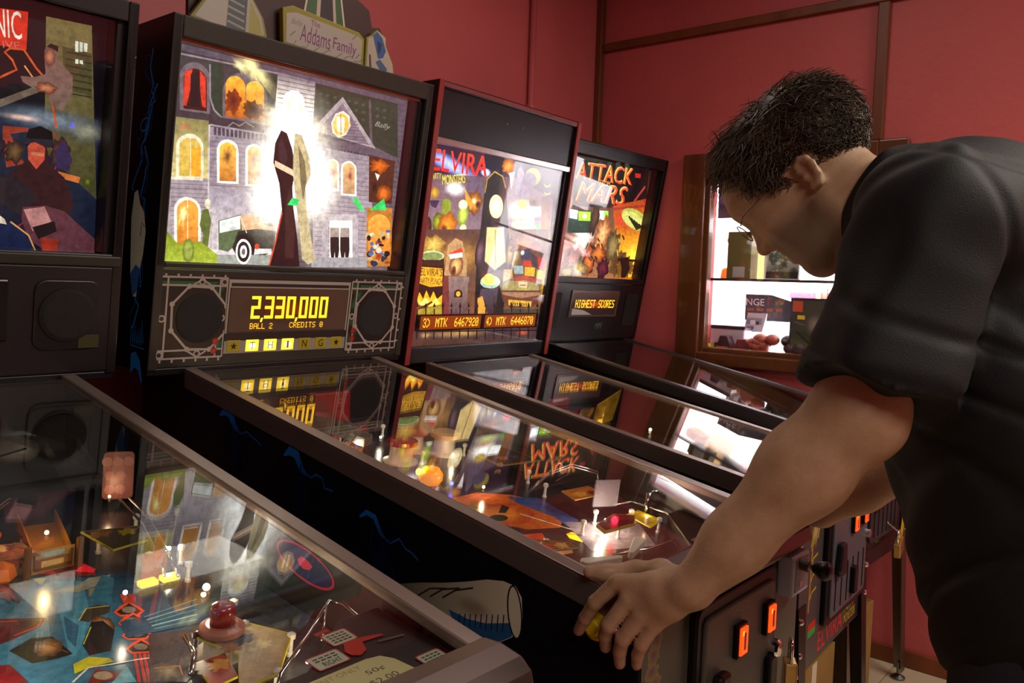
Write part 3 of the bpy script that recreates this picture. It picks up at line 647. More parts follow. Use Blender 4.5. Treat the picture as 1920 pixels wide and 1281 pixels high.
    a.line(P('126 764 492 770'),0.0015,'#7c707a')
    a.line(P('130 740 496 746'),0.0015,'#7c707a')
    a.line(P('132 718 498 724'),0.002,'#7c707a')
    a.line(P('136 696 502 700'),0.0015,'#7c707a')
    a.line(P('138 672 506 678'),0.002,'#7c707a')
    a.line(P('142 650 510 654'),0.0015,'#7c707a')
    a.line(P('144 626 514 630'),0.002,'#7c707a')
    a.line(P('148 604 516 606'),0.0015,'#7c707a')
    a.line(P('150 580 520 584'),0.002,'#7c707a')
    a.line(P('154 556 524 560'),0.0015,'#7c707a')
    a.line(P('156 534 528 536'),0.002,'#7c707a')
    a.line(P('160 510 532 512'),0.002,'#7c707a')
    a.poly(P('186 862 264 866 246 994 242 1004 236 1012 226 1018 214 1020 202 1022 190 1018 180 1014 174 1006 168 998 168 988'),'#f0e8dc',1.2)
    a.grad(P('196 874 250 876 234 992 232 998 226 1004 220 1008 212 1012 204 1012 196 1010 188 1006 184 1002 180 994 180 988'),'#b48a68','#e8b878',1,1,1.1)
    a.blob(0.11,0.478,0.0105,0.017,'#a03830','#d8a878',jag=0.5,seed=762)
    a.poly(P('278 846 380 850 360 988 356 1000 346 1010 334 1018 320 1024 304 1024 288 1020 276 1014 266 1004 260 994 260 980'),'#f0e8dc',1.2)
    a.grad(P('290 856 366 860 348 988 344 996 338 1004 328 1010 316 1014 304 1014 294 1012 284 1006 276 1000 272 990 272 982'),'#b48a68','#e8b878',1,1,1.1)
    a.blob(0.161,0.475,0.0105,0.018,'#a03830','#d8a878',jag=0.5,seed=772)
    a.text('Bally',0.22,0.608,0.269,0.6253,'#9a9488',1,shear=0.2,rot=-2.34)
    a.poly(P('432 1072 614 1064 626 834 466 830'),'#4a2a1a')
    a.blob(0.255,0.511,0.0325,0.018,'#e8701c','#8a4014',1.2,1,jag=0.5)
    a.blob(0.281,0.442,0.028,0.022,'#e07020','#7a3a14',1.2,1,seed=4)
    a.blob(0.246,0.455,0.014,0.027,'#1c1410','#4a2a1a')
    a.poly(P('484 986 520 978 508 946'),'#e8e0d0')
    a.poly(P('458 798 636 812 678 492 498 484'),'#c07a30')
    a.grad(P('506 532 662 538 634 718 626 736 612 752 594 764 570 770 546 772 524 766 504 756 488 742 480 726 480 708'),'#d87a28','#f0a040',1,1.1,1.2)
    a.poly(P('644 548 644 544 642 542 640 540 634 538 630 538 624 538 620 538 616 540 614 544 612 546 612 550 614 552 618 554 622 556 626 556 632 556 636 556 640 554 644 550'),'#20304a')
    a.poly(P('540 526 540 524 538 522 534 518 528 518 522 516 516 516 510 518 506 520 502 522 500 526 500 528 504 530 508 534 512 534 520 536 526 536 532 534 536 532 540 530'),'#c8b080')
    a.poly(P('664 514 664 510 662 508 660 506 656 506 654 504 650 506 646 506 644 508 642 510 640 512 640 514 642 518 644 518 648 520 650 520 654 520 658 520 660 518 662 516'),'#1a1a1c')
    a.poly(P('544 582 542 578 542 574 538 572 534 570 530 568 526 568 520 570 516 574 514 576 512 580 514 584 514 588 518 592 522 594 526 594 530 594 536 592 538 590 542 586'),'#4a6a9a')
    a.poly(P('530 662 530 658 528 656 526 654 522 652 516 652 512 652 508 654 504 654 502 656 500 660 500 662 502 664 506 666 510 668 514 668 520 668 524 668 528 666 530 664'),'#e8d8c0')
    a.poly(P('614 550 614 544 612 540 608 536 602 534 596 532 590 532 582 534 578 538 574 542 572 548 572 552 574 558 578 562 584 564 590 564 598 564 604 562 608 558 612 554'),'#b04a20')
    a.poly(P('640 536 640 532 636 530 634 528 628 526 624 526 618 526 614 526 610 528 606 532 606 534 606 538 608 540 610 542 616 544 620 544 626 544 632 544 636 542 638 538'),'#20304a')
    a.poly(P('548 654 548 652 546 650 542 648 538 646 532 646 526 646 520 646 516 648 512 650 512 652 512 654 514 656 518 658 524 660 530 660 534 660 540 660 544 658 548 656'),'#c8b080')
    a.poly(P('550 506 550 502 548 498 546 494 544 492 540 492 536 492 532 494 530 498 528 500 526 506 526 510 528 514 530 516 532 518 536 520 540 520 544 518 546 514 548 510'),'#1a1a1c')
    a.poly(P('570 614 570 610 568 606 566 602 564 600 560 598 556 600 552 602 550 604 546 608 546 614 546 618 546 622 548 626 552 628 556 630 560 630 562 628 566 624 568 620'),'#4a6a9a')
    a.poly(P('594 606 594 604 592 600 588 598 584 596 578 596 572 596 566 598 562 598 560 602 558 604 558 606 560 610 564 612 570 614 574 614 580 614 586 612 590 612 592 608'),'#e8d8c0')
    a.poly(P('584 582 584 578 580 574 576 572 570 570 564 568 556 568 550 570 544 572 540 576 538 580 540 582 542 586 546 588 552 590 560 592 566 592 574 590 578 588 582 584'),'#b04a20')
    a.poly(P('586 564 586 562 584 558 580 556 574 556 568 554 562 554 558 556 552 558 550 560 548 562 548 564 552 566 556 568 560 570 566 572 572 570 578 570 582 568 586 566'),'#20304a')
    a.poly(P('554 558 554 552 552 548 548 544 544 542 538 540 532 542 526 544 522 546 518 550 516 556 516 560 518 564 522 568 526 570 532 572 538 572 544 570 550 566 552 562'),'#c8b080')
    a.poly(P('532 552 530 548 528 544 526 540 520 536 514 536 508 536 504 538 498 542 496 546 494 552 494 556 496 560 500 564 504 568 510 568 516 568 522 566 526 562 530 558'),'#1a1a1c')
    a.poly(P('646 686 646 684 642 680 638 678 634 676 626 676 620 676 614 676 610 678 606 680 606 682 606 686 608 688 612 690 618 692 624 692 630 692 636 692 642 690 644 688'),'#4a6a9a')
    a.poly(P('560 594 560 592 558 588 556 586 552 584 546 582 542 582 538 584 534 586 530 590 530 594 530 596 532 600 534 602 538 604 544 606 548 604 552 604 556 602 560 598'),'#e8d8c0')
    a.poly(P('602 536 602 534 598 530 594 528 588 526 580 526 574 526 566 528 562 530 558 532 556 534 556 538 560 540 564 544 570 544 578 546 584 546 592 544 598 542 600 540'),'#b04a20')
    a.poly(P('538 560 536 558 536 556 532 554 528 552 524 552 520 552 516 552 512 554 510 556 508 560 508 562 510 564 512 566 516 568 522 568 526 568 530 568 534 566 536 564'),'#20304a')
    a.poly(P('620 542 620 538 618 534 614 532 610 530 604 528 600 530 594 530 590 534 586 536 586 540 586 544 588 548 592 550 596 552 600 554 606 552 612 552 616 548 618 546'),'#c8b080')
    a.poly(P('658 562 656 556 654 552 650 548 644 546 638 544 632 544 626 548 620 550 616 554 616 560 616 564 618 570 622 574 628 576 634 576 640 576 646 574 652 572 656 566'),'#1a1a1c')
    a.poly(P('540 556 540 552 536 548 534 546 528 544 522 542 516 544 512 544 506 548 504 550 502 554 502 558 504 560 508 564 514 566 520 566 524 566 530 564 534 562 538 560'),'#4a6a9a')
    a.poly(P('640 662 640 656 638 652 636 648 634 644 630 644 628 644 624 646 622 650 618 656 618 660 618 666 618 670 620 674 622 676 626 678 628 678 632 676 636 672 638 666'),'#e8d8c0')
    a.poly(P('670 514 670 510 666 508 662 506 656 506 648 504 640 504 634 506 630 508 626 510 624 512 624 514 628 516 632 518 638 520 646 520 652 520 660 520 664 518 668 516'),'#b04a20')
    a.poly(P('622 532 624 526 622 522 620 518 616 514 612 514 608 514 604 516 602 520 598 526 598 530 596 536 598 540 600 544 604 548 608 548 612 548 616 546 618 542 622 536'),'#20304a')
    a.poly(P('582 514 582 512 578 508 574 506 568 504 562 504 554 504 548 506 544 508 540 510 538 512 540 516 542 518 546 520 552 522 558 522 566 522 572 520 576 520 580 516'),'#c8b080')
    a.poly(P('610 648 610 644 608 640 606 638 604 636 600 634 594 634 590 636 588 640 586 642 584 646 584 650 586 654 588 658 590 660 594 660 600 660 604 658 606 656 608 652'),'#1a1a1c')
    a.poly(P('620 558 618 554 616 552 610 550 604 548 598 548 590 548 584 548 578 550 574 552 572 554 574 558 576 560 582 562 588 564 594 564 602 564 608 564 614 562 618 560'),'#4a6a9a')
    a.poly(P('516 656 514 652 512 650 510 648 504 646 498 646 494 646 488 646 484 648 482 650 480 654 480 656 482 658 486 660 490 662 496 662 502 662 508 662 512 660 514 658'),'#e8d8c0')
    a.poly(P('592 622 592 618 588 616 584 612 578 610 572 610 564 610 558 612 554 614 550 616 548 618 550 622 552 624 556 626 562 628 568 630 576 630 582 628 586 626 590 624'),'#b04a20')
    a.poly(P('578 630 578 626 578 622 576 620 572 618 570 616 566 616 562 618 560 622 558 626 556 630 556 634 558 638 560 640 562 642 566 644 568 642 572 642 574 638 576 634'),'#20304a')
    a.poly(P('498 658 496 654 496 650 492 646 488 644 484 644 480 644 474 646 472 648 468 652 466 656 468 660 468 664 472 666 476 670 480 670 484 670 490 668 492 666 496 662'),'#c8b080')
    a.poly(P('508 640 508 636 508 630 504 628 502 624 496 624 492 624 488 626 484 630 482 634 480 638 480 644 482 648 484 652 488 654 492 654 496 654 500 652 504 650 508 644'),'#1a1a1c')
    a.poly(P('604 570 602 566 600 564 596 560 590 560 584 558 576 558 570 560 566 562 562 564 560 568 562 570 564 572 568 576 574 576 580 578 586 578 594 576 598 574 602 572'),'#4a6a9a')
    a.poly(P('596 578 596 572 592 568 588 564 584 562 576 560 570 560 564 562 558 566 554 570 552 576 552 580 556 584 560 588 564 592 572 592 578 592 584 590 590 586 594 582'),'#e8d8c0')
    a.poly(P('602 548 602 542 600 538 596 534 590 532 584 530 578 532 572 534 566 536 564 540 562 546 562 550 564 554 568 558 574 560 580 562 586 562 592 560 596 556 600 552'),'#b04a20')
    a.poly(P('578 504 578 498 574 494 570 490 564 488 556 486 550 486 542 488 538 492 534 496 532 502 532 506 534 512 538 516 544 518 552 518 558 518 566 516 572 512 576 508'),'#20304a')
    a.poly(P('602 668 602 664 600 658 596 656 592 652 586 652 580 652 574 654 570 656 566 662 566 666 566 670 568 674 570 678 576 682 582 682 588 682 592 680 598 676 600 672'),'#c8b080')
    a.poly(P('606 606 606 604 604 602 600 600 594 598 588 598 582 598 576 598 572 600 568 602 566 604 568 606 570 610 574 610 580 612 586 614 592 612 598 612 602 610 606 608'),'#1a1a1c')
    a.poly(P('532 610 532 608 530 604 528 602 524 600 520 598 516 600 514 600 510 602 508 606 506 608 506 612 508 616 510 618 514 620 518 620 522 620 526 618 528 616 530 614'),'#4a6a9a')
    a.grad(P('-458 808 -76 820 -34 466 -414 452'),'#d8ccd0','#9c92a0',1,1.2,1)
    a.poly(P('-598 530 -472 532 -488 702 -492 720 -504 734 -518 746 -536 754 -556 756 -576 752 -592 742 -604 728 -612 712 -612 694'),'#efe6dc',1.1)
    a.grad(P('-586 540 -486 542 -500 698 -504 714 -512 726 -524 736 -538 742 -554 742 -570 738 -582 732 -592 720 -598 708 -600 694'),'#c87828','#f0a040',1,1.1,1.2)
    a.line(P('-554 744 -536 542'),0.002,'#f6e6b8')
    a.blob(-0.285,0.339,0.0115,0.027,'#fff0a0','#e8a040',1.3,1,jag=0.6)
    a.poly(P('-460 716 -412 710 -390 532 -436 528'),'#c8bcc0')
    a.line(P('-438 698 -422 540'),0.001,'#8a8088')
    a.poly(P('-480 704 -454 716 -434 662 -438 548 -456 490 -470 498 -466 594 -488 638'),'#5c6a30')
    a.poly(P('-442 736 -442 728 -444 722 -446 718 -450 714 -454 712 -460 712 -464 716 -466 720 -470 726 -470 734 -470 740 -470 746 -466 752 -464 756 -458 756 -454 756 -450 754 -446 748 -444 742'),'#e8dcc0')
    a.poly(P('-398 664 -284 702 -266 586 -336 524 -384 532'),'#5a6c4a')
    a.poly(P('-392 662 -290 696 -282 634 -386 608'),'#dfe4e0',1.1)
    a.grad(P('-646 608 -584 548 -476 564 -388 508 -382 454 -638 444'),'#a8b83c','#788a1c',1,1.1,1)
    a.poly(P('-388 508 -66 522 -34 466 -382 454'),'#a0a49c')
    a.poly(P('-502 520 -502 504 -504 488 -510 476 -518 468 -526 466 -536 468 -546 474 -552 486 -558 502 -560 518 -560 534 -558 550 -552 562 -546 570 -536 572 -526 570 -518 564 -510 552 -504 538'),'#7c8c34')
    a.poly(P('-512 520 -512 508 -514 496 -518 488 -522 482 -528 480 -534 482 -540 488 -544 496 -548 506 -550 518 -550 530 -548 542 -546 550 -540 556 -534 558 -530 556 -524 552 -518 542 -514 532'),'#98a448')
    a.poly(P('-290 696 -190 710 -94 672 -96 638 -270 620'),'#d8a878',1.05)
    a.poly(P('-292 624 -194 640 -90 638 -90 542 -136 518 -292 512 -316 544'),'#24302a')
    a.poly(P('-158 674 -108 670 -108 656 -156 660'),'#5a4434')
    a.line(P('-288 692 -242 608'),0.0025,'#d8dcd8')
    a.poly(P('-300 546 -288 604 -238 620 -196 580 -198 512 -244 588 -286 566'),'#121816')
    a.poly(P('-212 530 -212 512 -218 494 -226 480 -236 470 -248 468 -262 470 -274 478 -284 490 -292 508 -296 526 -296 544 -292 562 -284 576 -274 586 -262 588 -248 586 -236 578 -224 566 -216 550'),'#f4f0ec',1.1)
    a.poly(P('-222 530 -222 514 -226 500 -232 490 -240 482 -250 480 -260 482 -270 488 -278 498 -284 512 -286 526 -286 542 -284 556 -278 566 -270 574 -260 576 -250 574 -240 568 -232 558 -226 544'),'#20201f')
    a.poly(P('-236 530 -236 520 -238 512 -240 504 -246 500 -252 498 -258 498 -264 502 -270 510 -272 518 -274 528 -274 536 -272 546 -270 552 -264 556 -258 558 -252 558 -246 554 -240 546 -238 538'),'#e6e2de',1.1)
    a.poly(P('-246 528 -246 524 -246 520 -248 516 -250 514 -254 512 -256 514 -260 516 -262 518 -264 522 -264 528 -264 532 -264 536 -262 540 -260 542 -256 544 -254 544 -250 542 -248 538 -246 534'),'#6c6a68')
    a.poly(P('-196 546 -104 550 -102 530 -198 516'),'#dcdcd8',1.1)
    a.poly(P('-172 558 -172 552 -174 550 -176 546 -180 544 -184 542 -188 544 -192 544 -196 548 -198 552 -198 556 -198 560 -198 564 -194 568 -190 570 -186 570 -182 570 -178 568 -176 566 -172 562'),'#c8402a',1.2)
    a.poly(P('194 742 394 758 398 726 198 710'),'#c8bcc0')
    a.poly(P('222 712 378 724 406 528 248 520'),'#fff6e0',1.3)
    a.poly(P('170 740 210 744 240 510 202 508'),'#b8acb2')
    a.poly(P('366 734 404 738 436 518 398 516'),'#b8acb2')
    a.poly(P('234 650 290 652 304 566 302 484 292 484 276 554 278 484 268 484 246 564'),'#1e1c20')
    a.poly(P('230 676 286 680 296 632 236 628'),'#a89890')
    a.poly(P('298 654 356 658 372 570 370 486 358 486 342 558 344 486 334 486 310 566'),'#1e1c20')
    a.poly(P('296 680 352 684 362 636 302 632'),'#a89890')
    a.poly(P('134 516 498 536 506 480 140 468'),'#a4a0a4')
    a.blob(-0.147,0.679,0.0785,0.027,'#f8e8a0','#f0e0a0',1.4,1,rot=-38,jag=0.5,seed=5,a0=0.95,a1=0)
    a.blob(-0.179,0.677,0.0305,0.013,'#fff0b0','#f0e0a0',1.3,1,rot=-30,jag=0.6,seed=8,a0=0.9,a1=0)
    a.blob(-0.015,0.467,0.171,0.217,'#ffffff','#fff0d8',2.2,1.1,a0=0.95,a1=0)  # the print's white burst, with the backlight hot spot painted into its colour
    a.blob(-0.019,0.497,0.0825,0.142,'#ffffff','#ffffff',4,1.6,a1=0)
    a.blob(-0.028,0.574,0.11,0.0575,'#fff8e8','#ffe8b0',2.2,1.2,jag=0.6,seed=6,a1=0)
    a.blob(0.05,0.434,0.106,0.102,'#ffffff','#fff4e0',2,1.1,a0=0.9,a1=0)
    a.blob(-0.07,0.387,0.074,0.088,'#ffffff','#fff4e0',2,1.1,a0=0.85,a1=0)
    a.poly(P('-116 1114 -82 1104 -42 1032 -14 936 -22 856 -4 756 38 606 68 470 -114 462 -90 588 -68 740 -98 866 -142 960 -142 1048'),'#201316')
    a.line(P('-66 730 -84 598 -108 470'),0.004,'#c84a2c',1.2)
    a.poly(P('-52 772 -34 854 -10 756 18 656 28 510 -22 508'),'#3a2422')
    a.poly(P('-124 1050 -108 1082 -64 990 -80 948 -108 974'),'#34242a')
    a.poly(P('-38 1112 2 1108 60 1006 78 928 54 864 72 762 118 620 160 506 118 480 78 508 40 668 4 798 -26 916 -38 1032'),'#b4a47c',1.25)
    a.poly(P('-12 1056 32 992 56 904 48 802 22 880'),'#7c7050')
    a.poly(P('-134 970 -32 940 -16 906 -132 942'),'#d8b898',1.3)
    a.poly(P('-40 768 -16 806 28 800 14 768'),'#20c060',1.3)  # green reflections in the glass, painted into the print
    a.poly(P('474 788 566 858 590 798'),'#1ec05c',1.3)
    a.poly(P('348 836 382 844 440 784 404 782'),'#30c860',1.2)
def print_party(a):
    a.grad(rect(-.350,.045,.345,.690),'#503428','#241c3a')
    a.poly(P('-698 1348 670 1346 692 1172 150 1258 -146 1250 -656 1160'),'#1c1830')
    a.blob(-0.24,0.614,0.166,0.0285,'#a0b0ff','#2a2850',1.6,0.8,rot=-12)
    a.blob(-0.075,0.613,0.026,0.0135,'#ffffff','#6a70c0',2.2,1)
    a.grad(P('-674 1158 -134 1200 156 1234 638 1130 668 840 -666 760'),'#9a7c8c','#6c5058')
    a.blob(-0.21,0.546,0.068,0.0315,'#ffffff','#c8a8b0',2.2,1,a1=0)
    a.text('ELVIRA',-0.326,0.59,-0.06681,0.6544,'#ff2a18',1.5,shear=0,rot=2.21,col2='#f03018')
    a.text('ELVIRA',-0.323,0.591,-0.07176,0.6534,'#e81414',1.5,shear=0,rot=2.51,col2='#ff3a20')
    a.text('PARTY',-0.327,0.562,-0.2785,0.5801,'#d8d020',1.2,shear=0,rot=8.3)
    a.text('MONSTERS',-0.271,0.552,-0.1656,0.5803,'#e8e024',1.3,shear=0,rot=9.28)
    a.poly(P('184 1156 182 1290 210 1318 256 1270 302 1204 364 1114 198 1098'),'#7c6a80')
    a.blob(0.18,0.63,0.045,0.0295,'#c8b050','#b09838',1.1,1)
    a.blob(0.163,0.616,0.04,0.0265,'#6a5c74','#6a5c74')
    a.poly(P('494 1226 538 1218 582 1236 572 1210 520 1204'),'#c89040')
    a.poly(P('506 1172 552 1164 596 1182 586 1156 534 1150'),'#c89040')
    a.grad(P('494 1140 590 1144 690 840 560 834'),'#c07020','#4a2a18')
    a.blob(0.037,0.647,0.0345,0.025,'#f0a030','#b05818',1.3,1,jag=0.3)
    a.poly(P('84 1250 148 1268 146 1234 136 1150 104 1228'),'#fff4f0',1.6)
    a.poly(P('-324 1112 -302 1170 -238 1190 -182 1172 -162 1118 -152 1030 -202 934 -252 964 -310 1036'),'#6c5870')
    a.blob(-0.11,0.512,0.0385,0.0385,'#e89838','#7a4018',1.2,1,jag=0.3)
    a.blob(-0.114,0.517,0.0145,0.011,'#fff0c0','#e89838',1.4,1.1)
    a.blob(-0.092,0.508,0.011,0.011,'#281410','#7a4018')
    a.poly(P('-332 1106 -302 1082 -238 1022 -246 976 -308 1026'),'#e8a030',1.1)
    a.poly(P('-508 916 -428 922 -444 1002 -448 1010 -454 1016 -464 1022 -476 1024 -488 1024 -500 1022 -510 1018 -518 1010 -522 1002 -522 994'),'#8c9c28',1.1)
    a.blob(-0.27,0.438,0.0235,0.0295,'#a8b020','#58601c',1.2,1)
    a.blob(-0.224,0.43,0.044,0.043,'#f09818','#a85810',1.3,1,jag=0.3)
    a.blob(-0.239,0.421,0.016,0.011,'#4a1c10','#b06010')
    a.blob(-0.158,0.471,0.025,0.038,'#c8d850','#88983c',1.5,1)
    a.blob(-0.164,0.501,0.0225,0.016,'#fff8e0','#e0d8a0',1.6,1)
    a.blob(-0.149,0.427,0.017,0.0135,'#fffff0','#c8d850',2,1.2)
    a.blob(-0.302,0.525,0.021,0.018,'#e0b040','#a87828',1.1,1)
    a.poly(P('-640 1000 -550 1008 -572 958 -612 966'),'#3a2a50')
    a.blob(-0.317,0.418,0.023,0.034,'#6a2c18','#3a1c18')
    a.blob(-0.332,0.48,0.015,0.023,'#d8a850','#8a5a50')
    a.blob(0.154,0.506,0.114,0.053,'#ffffff','#ffe8b0',3,1.2,a1=0)  # white patch of glass reflection painted over the print
    a.blob(0.143,0.53,0.0295,0.0175,'#f0d040','#e8b860',1.4,1.2)
    a.blob(0.207,0.542,0.0305,0.0175,'#3a2420','#7a5a48')
    a.blob(0.155,0.479,0.0745,0.015,'#e8784a','#ffd8a0',1.2,1.2,a1=0)
    a.blob(0.165,0.459,0.075,0.018,'#d8e870','#ffffd0',1.6,1.4,a1=0.2)
    a.poly(P('368 1054 502 1064 518 1000 394 990'),'#ffffff',2.2)
    a.poly(P('438 982 522 988 516 968 454 958'),'#6a5a8a')
    a.poly(P('472 928 530 958 520 862'),'#50c040',1.2)
    a.grad(P('-714 820 638 914 770 274 -628 292'),'#7c5038','#5c3c34')
    a.blob(0.112,0.364,0.088,0.099,'#f8e0a0','#8a5a40',1.4,1,a1=0)
    a.blob(-0.152,0.337,0.211,0.0835,'#c89048','#7c5038',1.1,1,a1=0)
    a.blob(-0.276,0.367,0.0505,0.029,'#e8c860','#a87a30',1.2,1,jag=0.4)
    a.poly(P('-664 600 -646 648 -442 652 -430 598 -398 474 -406 384 -646 394 -668 470'),'#2c1410')
    a.poly(P('-444 672 -448 660 -462 650 -484 642 -514 636 -546 632 -578 634 -608 636 -632 644 -650 652 -656 662 -652 672 -640 682 -618 690 -590 696 -558 700 -526 700 -494 696 -470 690 -452 682'),'#c8d49a',1.1)
    a.poly(P('-456 668 -460 660 -472 652 -492 646 -518 640 -546 638 -576 638 -602 640 -624 646 -638 652 -644 660 -640 668 -630 676 -610 682 -584 686 -556 690 -528 690 -500 688 -478 682 -462 676'),'#8a9c58')
    a.poly(P('-648 638 -440 646 -442 614 -552 602 -640 612'),'#3c2014')
    a.poly(P('-640 596 -442 592 -424 480 -536 472 -658 498'),'#e8a828',1.15)
    a.text("ELVIRA'S",-0.318,0.271,-0.22,0.295,'#40200c',1,shear=0,rot=0)
    a.text('PARTY PUNCH',-0.322,0.246,-0.215,0.265,'#40200c',1,shear=0,rot=-1.07)
    a.poly(P('-676 448 -634 406 -624 438 -584 396 -564 450 -522 396 -500 446 -458 396 -414 424 -410 362 -512 346 -618 362'),'#ff9c18',1.6)
    a.poly(P('-640 400 -596 374 -564 406 -516 368 -466 402 -428 368 -514 352 -602 356'),'#ffe060',1.7)
    a.poly(P('-628 334 -504 384 -490 374 -602 318'),'#6a2c18')
    a.poly(P('-628 330 -410 356 -388 288 -612 290'),'#a89030')
    a.poly(P('-422 548 -418 742 -360 790 -290 772 -222 650 -200 548'),'#c89a6a')
    a.blob(-0.159,0.306,0.0335,0.0365,'#f0c070','#8a4a30',1.3,1)
    a.poly(P('-406 686 -290 732 -268 704 -396 670'),'#e03a24',1.3)
    a.poly(P('-406 682 -276 702 -270 670 -384 654'),'#f4e8dc',1.2)
    a.blob(-0.168,0.289,0.011,0.017,'#4a1c1c','#8a4a30')
    a.grad(P('-420 542 -174 548 -178 478 -148 286 -388 288'),'#5c4048','#9a7c74')
    a.poly(P('-428 542 -378 542 -320 288 -392 288'),'#7a3430')
    a.poly(P('-298 408 -216 408 -222 432 -224 442 -232 448 -242 454 -254 458 -268 460 -280 458 -290 454 -298 448 -302 440 -302 432'),'#30201c')
    a.poly(P('-240 432 -240 426 -242 422 -246 418 -252 414 -258 414 -266 414 -272 418 -278 420 -282 426 -284 430 -284 436 -282 442 -278 444 -272 448 -264 448 -258 448 -252 446 -246 442 -242 436'),'#f0a828',1.3)
    a.poly(P('-138 1068 -138 1170 -64 1246 34 1220 90 1120 166 880 262 632 226 276 -72 280 -118 618 -128 860'),'#1e1418')
    a.line(P('-132 1098 -128 1186 -64 1242 26 1222 74 1150'),0.005,'#c8a030')
    a.poly(P('72 1028 74 1004 68 980 56 962 38 948 18 944 -6 946 -28 954 -48 970 -62 992 -70 1014 -72 1038 -68 1060 -56 1078 -38 1092 -18 1098 6 1096 28 1088 48 1072 64 1052'),'#f4dca0',1.6)
    a.poly(P('38 1024 40 1012 36 1000 30 990 20 982 10 980 -4 980 -14 986 -26 994 -34 1004 -38 1018 -38 1030 -36 1042 -30 1052 -20 1060 -10 1062 2 1062 14 1056 26 1048 34 1038'),'#ffeec8',1.8)
    a.poly(P('-68 880 112 892 190 662 80 594 -42 652'),'#f0cc84',1.4)
    a.line(P('-68 880 112 892 190 662 80 594 -42 652'),0.0045,'#6a4a60',closed=True)
    a.line(P('24 870 82 610'),0.006,'#c89030')
    a.blob(-0.051,0.355,0.023,0.053,'#8a5a70','#1e1418')
    a.blob(0.111,0.363,0.023,0.055,'#d8a850','#1e1418')
    a.poly(P('-62 574 208 582 208 470 -46 498'),'#3a2018')
    a.grad(P('-44 466 144 478 148 286 -48 280'),'#2a1a20','#5a4a58')
    a.poly(P('-62 404 -16 420 74 278 -48 280'),'#d89838',1.2)
    a.poly(P('158 518 154 504 142 492 120 480 90 474 58 472 24 474 -8 478 -32 488 -50 500 -58 514 -56 526 -44 538 -22 550 6 556 38 558 72 558 104 552 130 544 148 532'),'#a8c8b0',1.1)
    a.poly(P('140 530 136 520 126 510 106 502 82 496 52 494 24 494 -4 500 -26 506 -40 516 -46 526 -44 536 -34 546 -16 554 10 560 38 562 66 562 94 556 116 550 132 540'),'#e8e090',1.3)
    a.poly(P('90 540 88 530 82 520 72 512 56 506 38 504 20 506 2 510 -12 518 -22 526 -28 538 -26 548 -20 558 -10 566 6 570 24 572 42 572 58 566 74 560 84 550'),'#e8c028',1.3)
    a.blob(0.18,0.398,0.081,0.0395,'#b06a3a','#6a4a3c',jag=0.5)
    a.poly(P('456 784 544 814 588 766 476 748'),'#e02820',1.2)
    a.poly(P('548 712 638 698 666 614 578 632'),'#c02028',1.1)
    a.poly(P('388 674 472 678 492 634 386 644'),'#d83028',1.1)
    a.poly(P('456 740 538 706 562 630 502 636'),'#2c2630')
    a.poly(P('276 634 386 640 406 582 300 578'),'#9cb0b0')
    a.poly(P('410 632 536 630 542 566 424 570'),'#f0a820',1.2)
    a.poly(P('560 618 650 608 656 544 566 554'),'#b8b430',1.1)
    a.poly(P('174 606 272 608 302 524 186 508'),'#d89850')
    a.poly(P('330 746 440 764 468 690 356 680'),'#3c3450')
    a.blob(0.18,0.365,0.013,0.0095,'#ffffff','#8a8aa0',1.5,1)
    a.poly(P('652 492 646 470 612 448 560 432 490 422 414 418 336 422 268 430 212 444 174 464 158 484 164 504 194 524 242 540 306 550 380 556 458 554 532 546 592 532 634 514'),'#7c6c50')
    a.poly(P('626 484 620 466 590 450 542 436 480 428 412 424 344 426 282 434 232 446 198 462 184 478 190 496 216 510 260 524 318 534 386 538 454 536 520 530 574 518 610 502'),'#a8985c')
    a.blob(0.214,0.231,0.052,0.0155,'#c8b848','#a8985c')
    a.poly(P('296 548 414 570 578 548 576 516 422 538 312 524'),'#c04a3c')
    a.poly(P('362 528 472 524 472 482 372 486'),'#f4c8a0',1.1)
    a.line(P('384 500 452 500'),0.004,'#b05040')
    a.poly(P('174 460 654 466 640 388 576 336 306 336 214 386'),'#6c3a2c')
    a.poly(P('190 448 646 452 646 432 416 406 204 430'),'#a87a5c')
    a.poly(P('272 396 554 384 554 342 286 356'),'#d8a838',1.1)
    a.line(P('306 376 312 356'),0.0055,'#3a1c10')
    a.line(P('332 376 338 356'),0.0055,'#3a1c10')
    a.line(P('356 374 364 354'),0.0055,'#3a1c10')
    a.line(P('382 374 390 354'),0.0055,'#3a1c10')
    a.line(P('408 372 416 352'),0.0055,'#3a1c10')
    a.line(P('436 372 442 350'),0.0055,'#3a1c10')
    a.line(P('462 370 468 350'),0.0055,'#3a1c10')
    a.line(P('488 370 496 348'),0.005,'#3a1c10')
    a.line(P('514 368 522 348'),0.0055,'#3a1c10')
    a.poly(P('226 330 688 328 702 276 238 280'),'#4c4434')
    a.blob(0.337,0.278,0.0335,0.136,'#e0a838','#6a4428',1.2,1,a1=0)
    a.poly(P('-636 292 768 282 816 92 -608 136'),'#4a3436')
    a.blob(-0.101,0.084,0.221,0.0235,'#b88850','#4a3436',1.1,1,a1=0)
    a.blob(-0.26,0.083,0.044,0.017,'#c09058','#4a3436',1.1,1,a1=0)
    a.blob(0.251,0.077,0.064,0.0165,'#c8583a','#4a3436',1.1,1,a1=0)
    a.line(P('-628 334 -598 142'),0.0055,'#1c1216')
    a.poly(P('-642 346 -636 378 -618 346'),'#1c1216')
    a.line(P('-556 362 -520 138'),0.0055,'#1c1216')
    a.poly(P('-566 346 -560 378 -542 346'),'#1c1216')
    a.line(P('-474 334 -442 136'),0.0055,'#1c1216')
    a.poly(P('-488 346 -482 378 -462 346'),'#1c1216')
    a.line(P('-398 362 -360 132'),0.0055,'#1c1216')
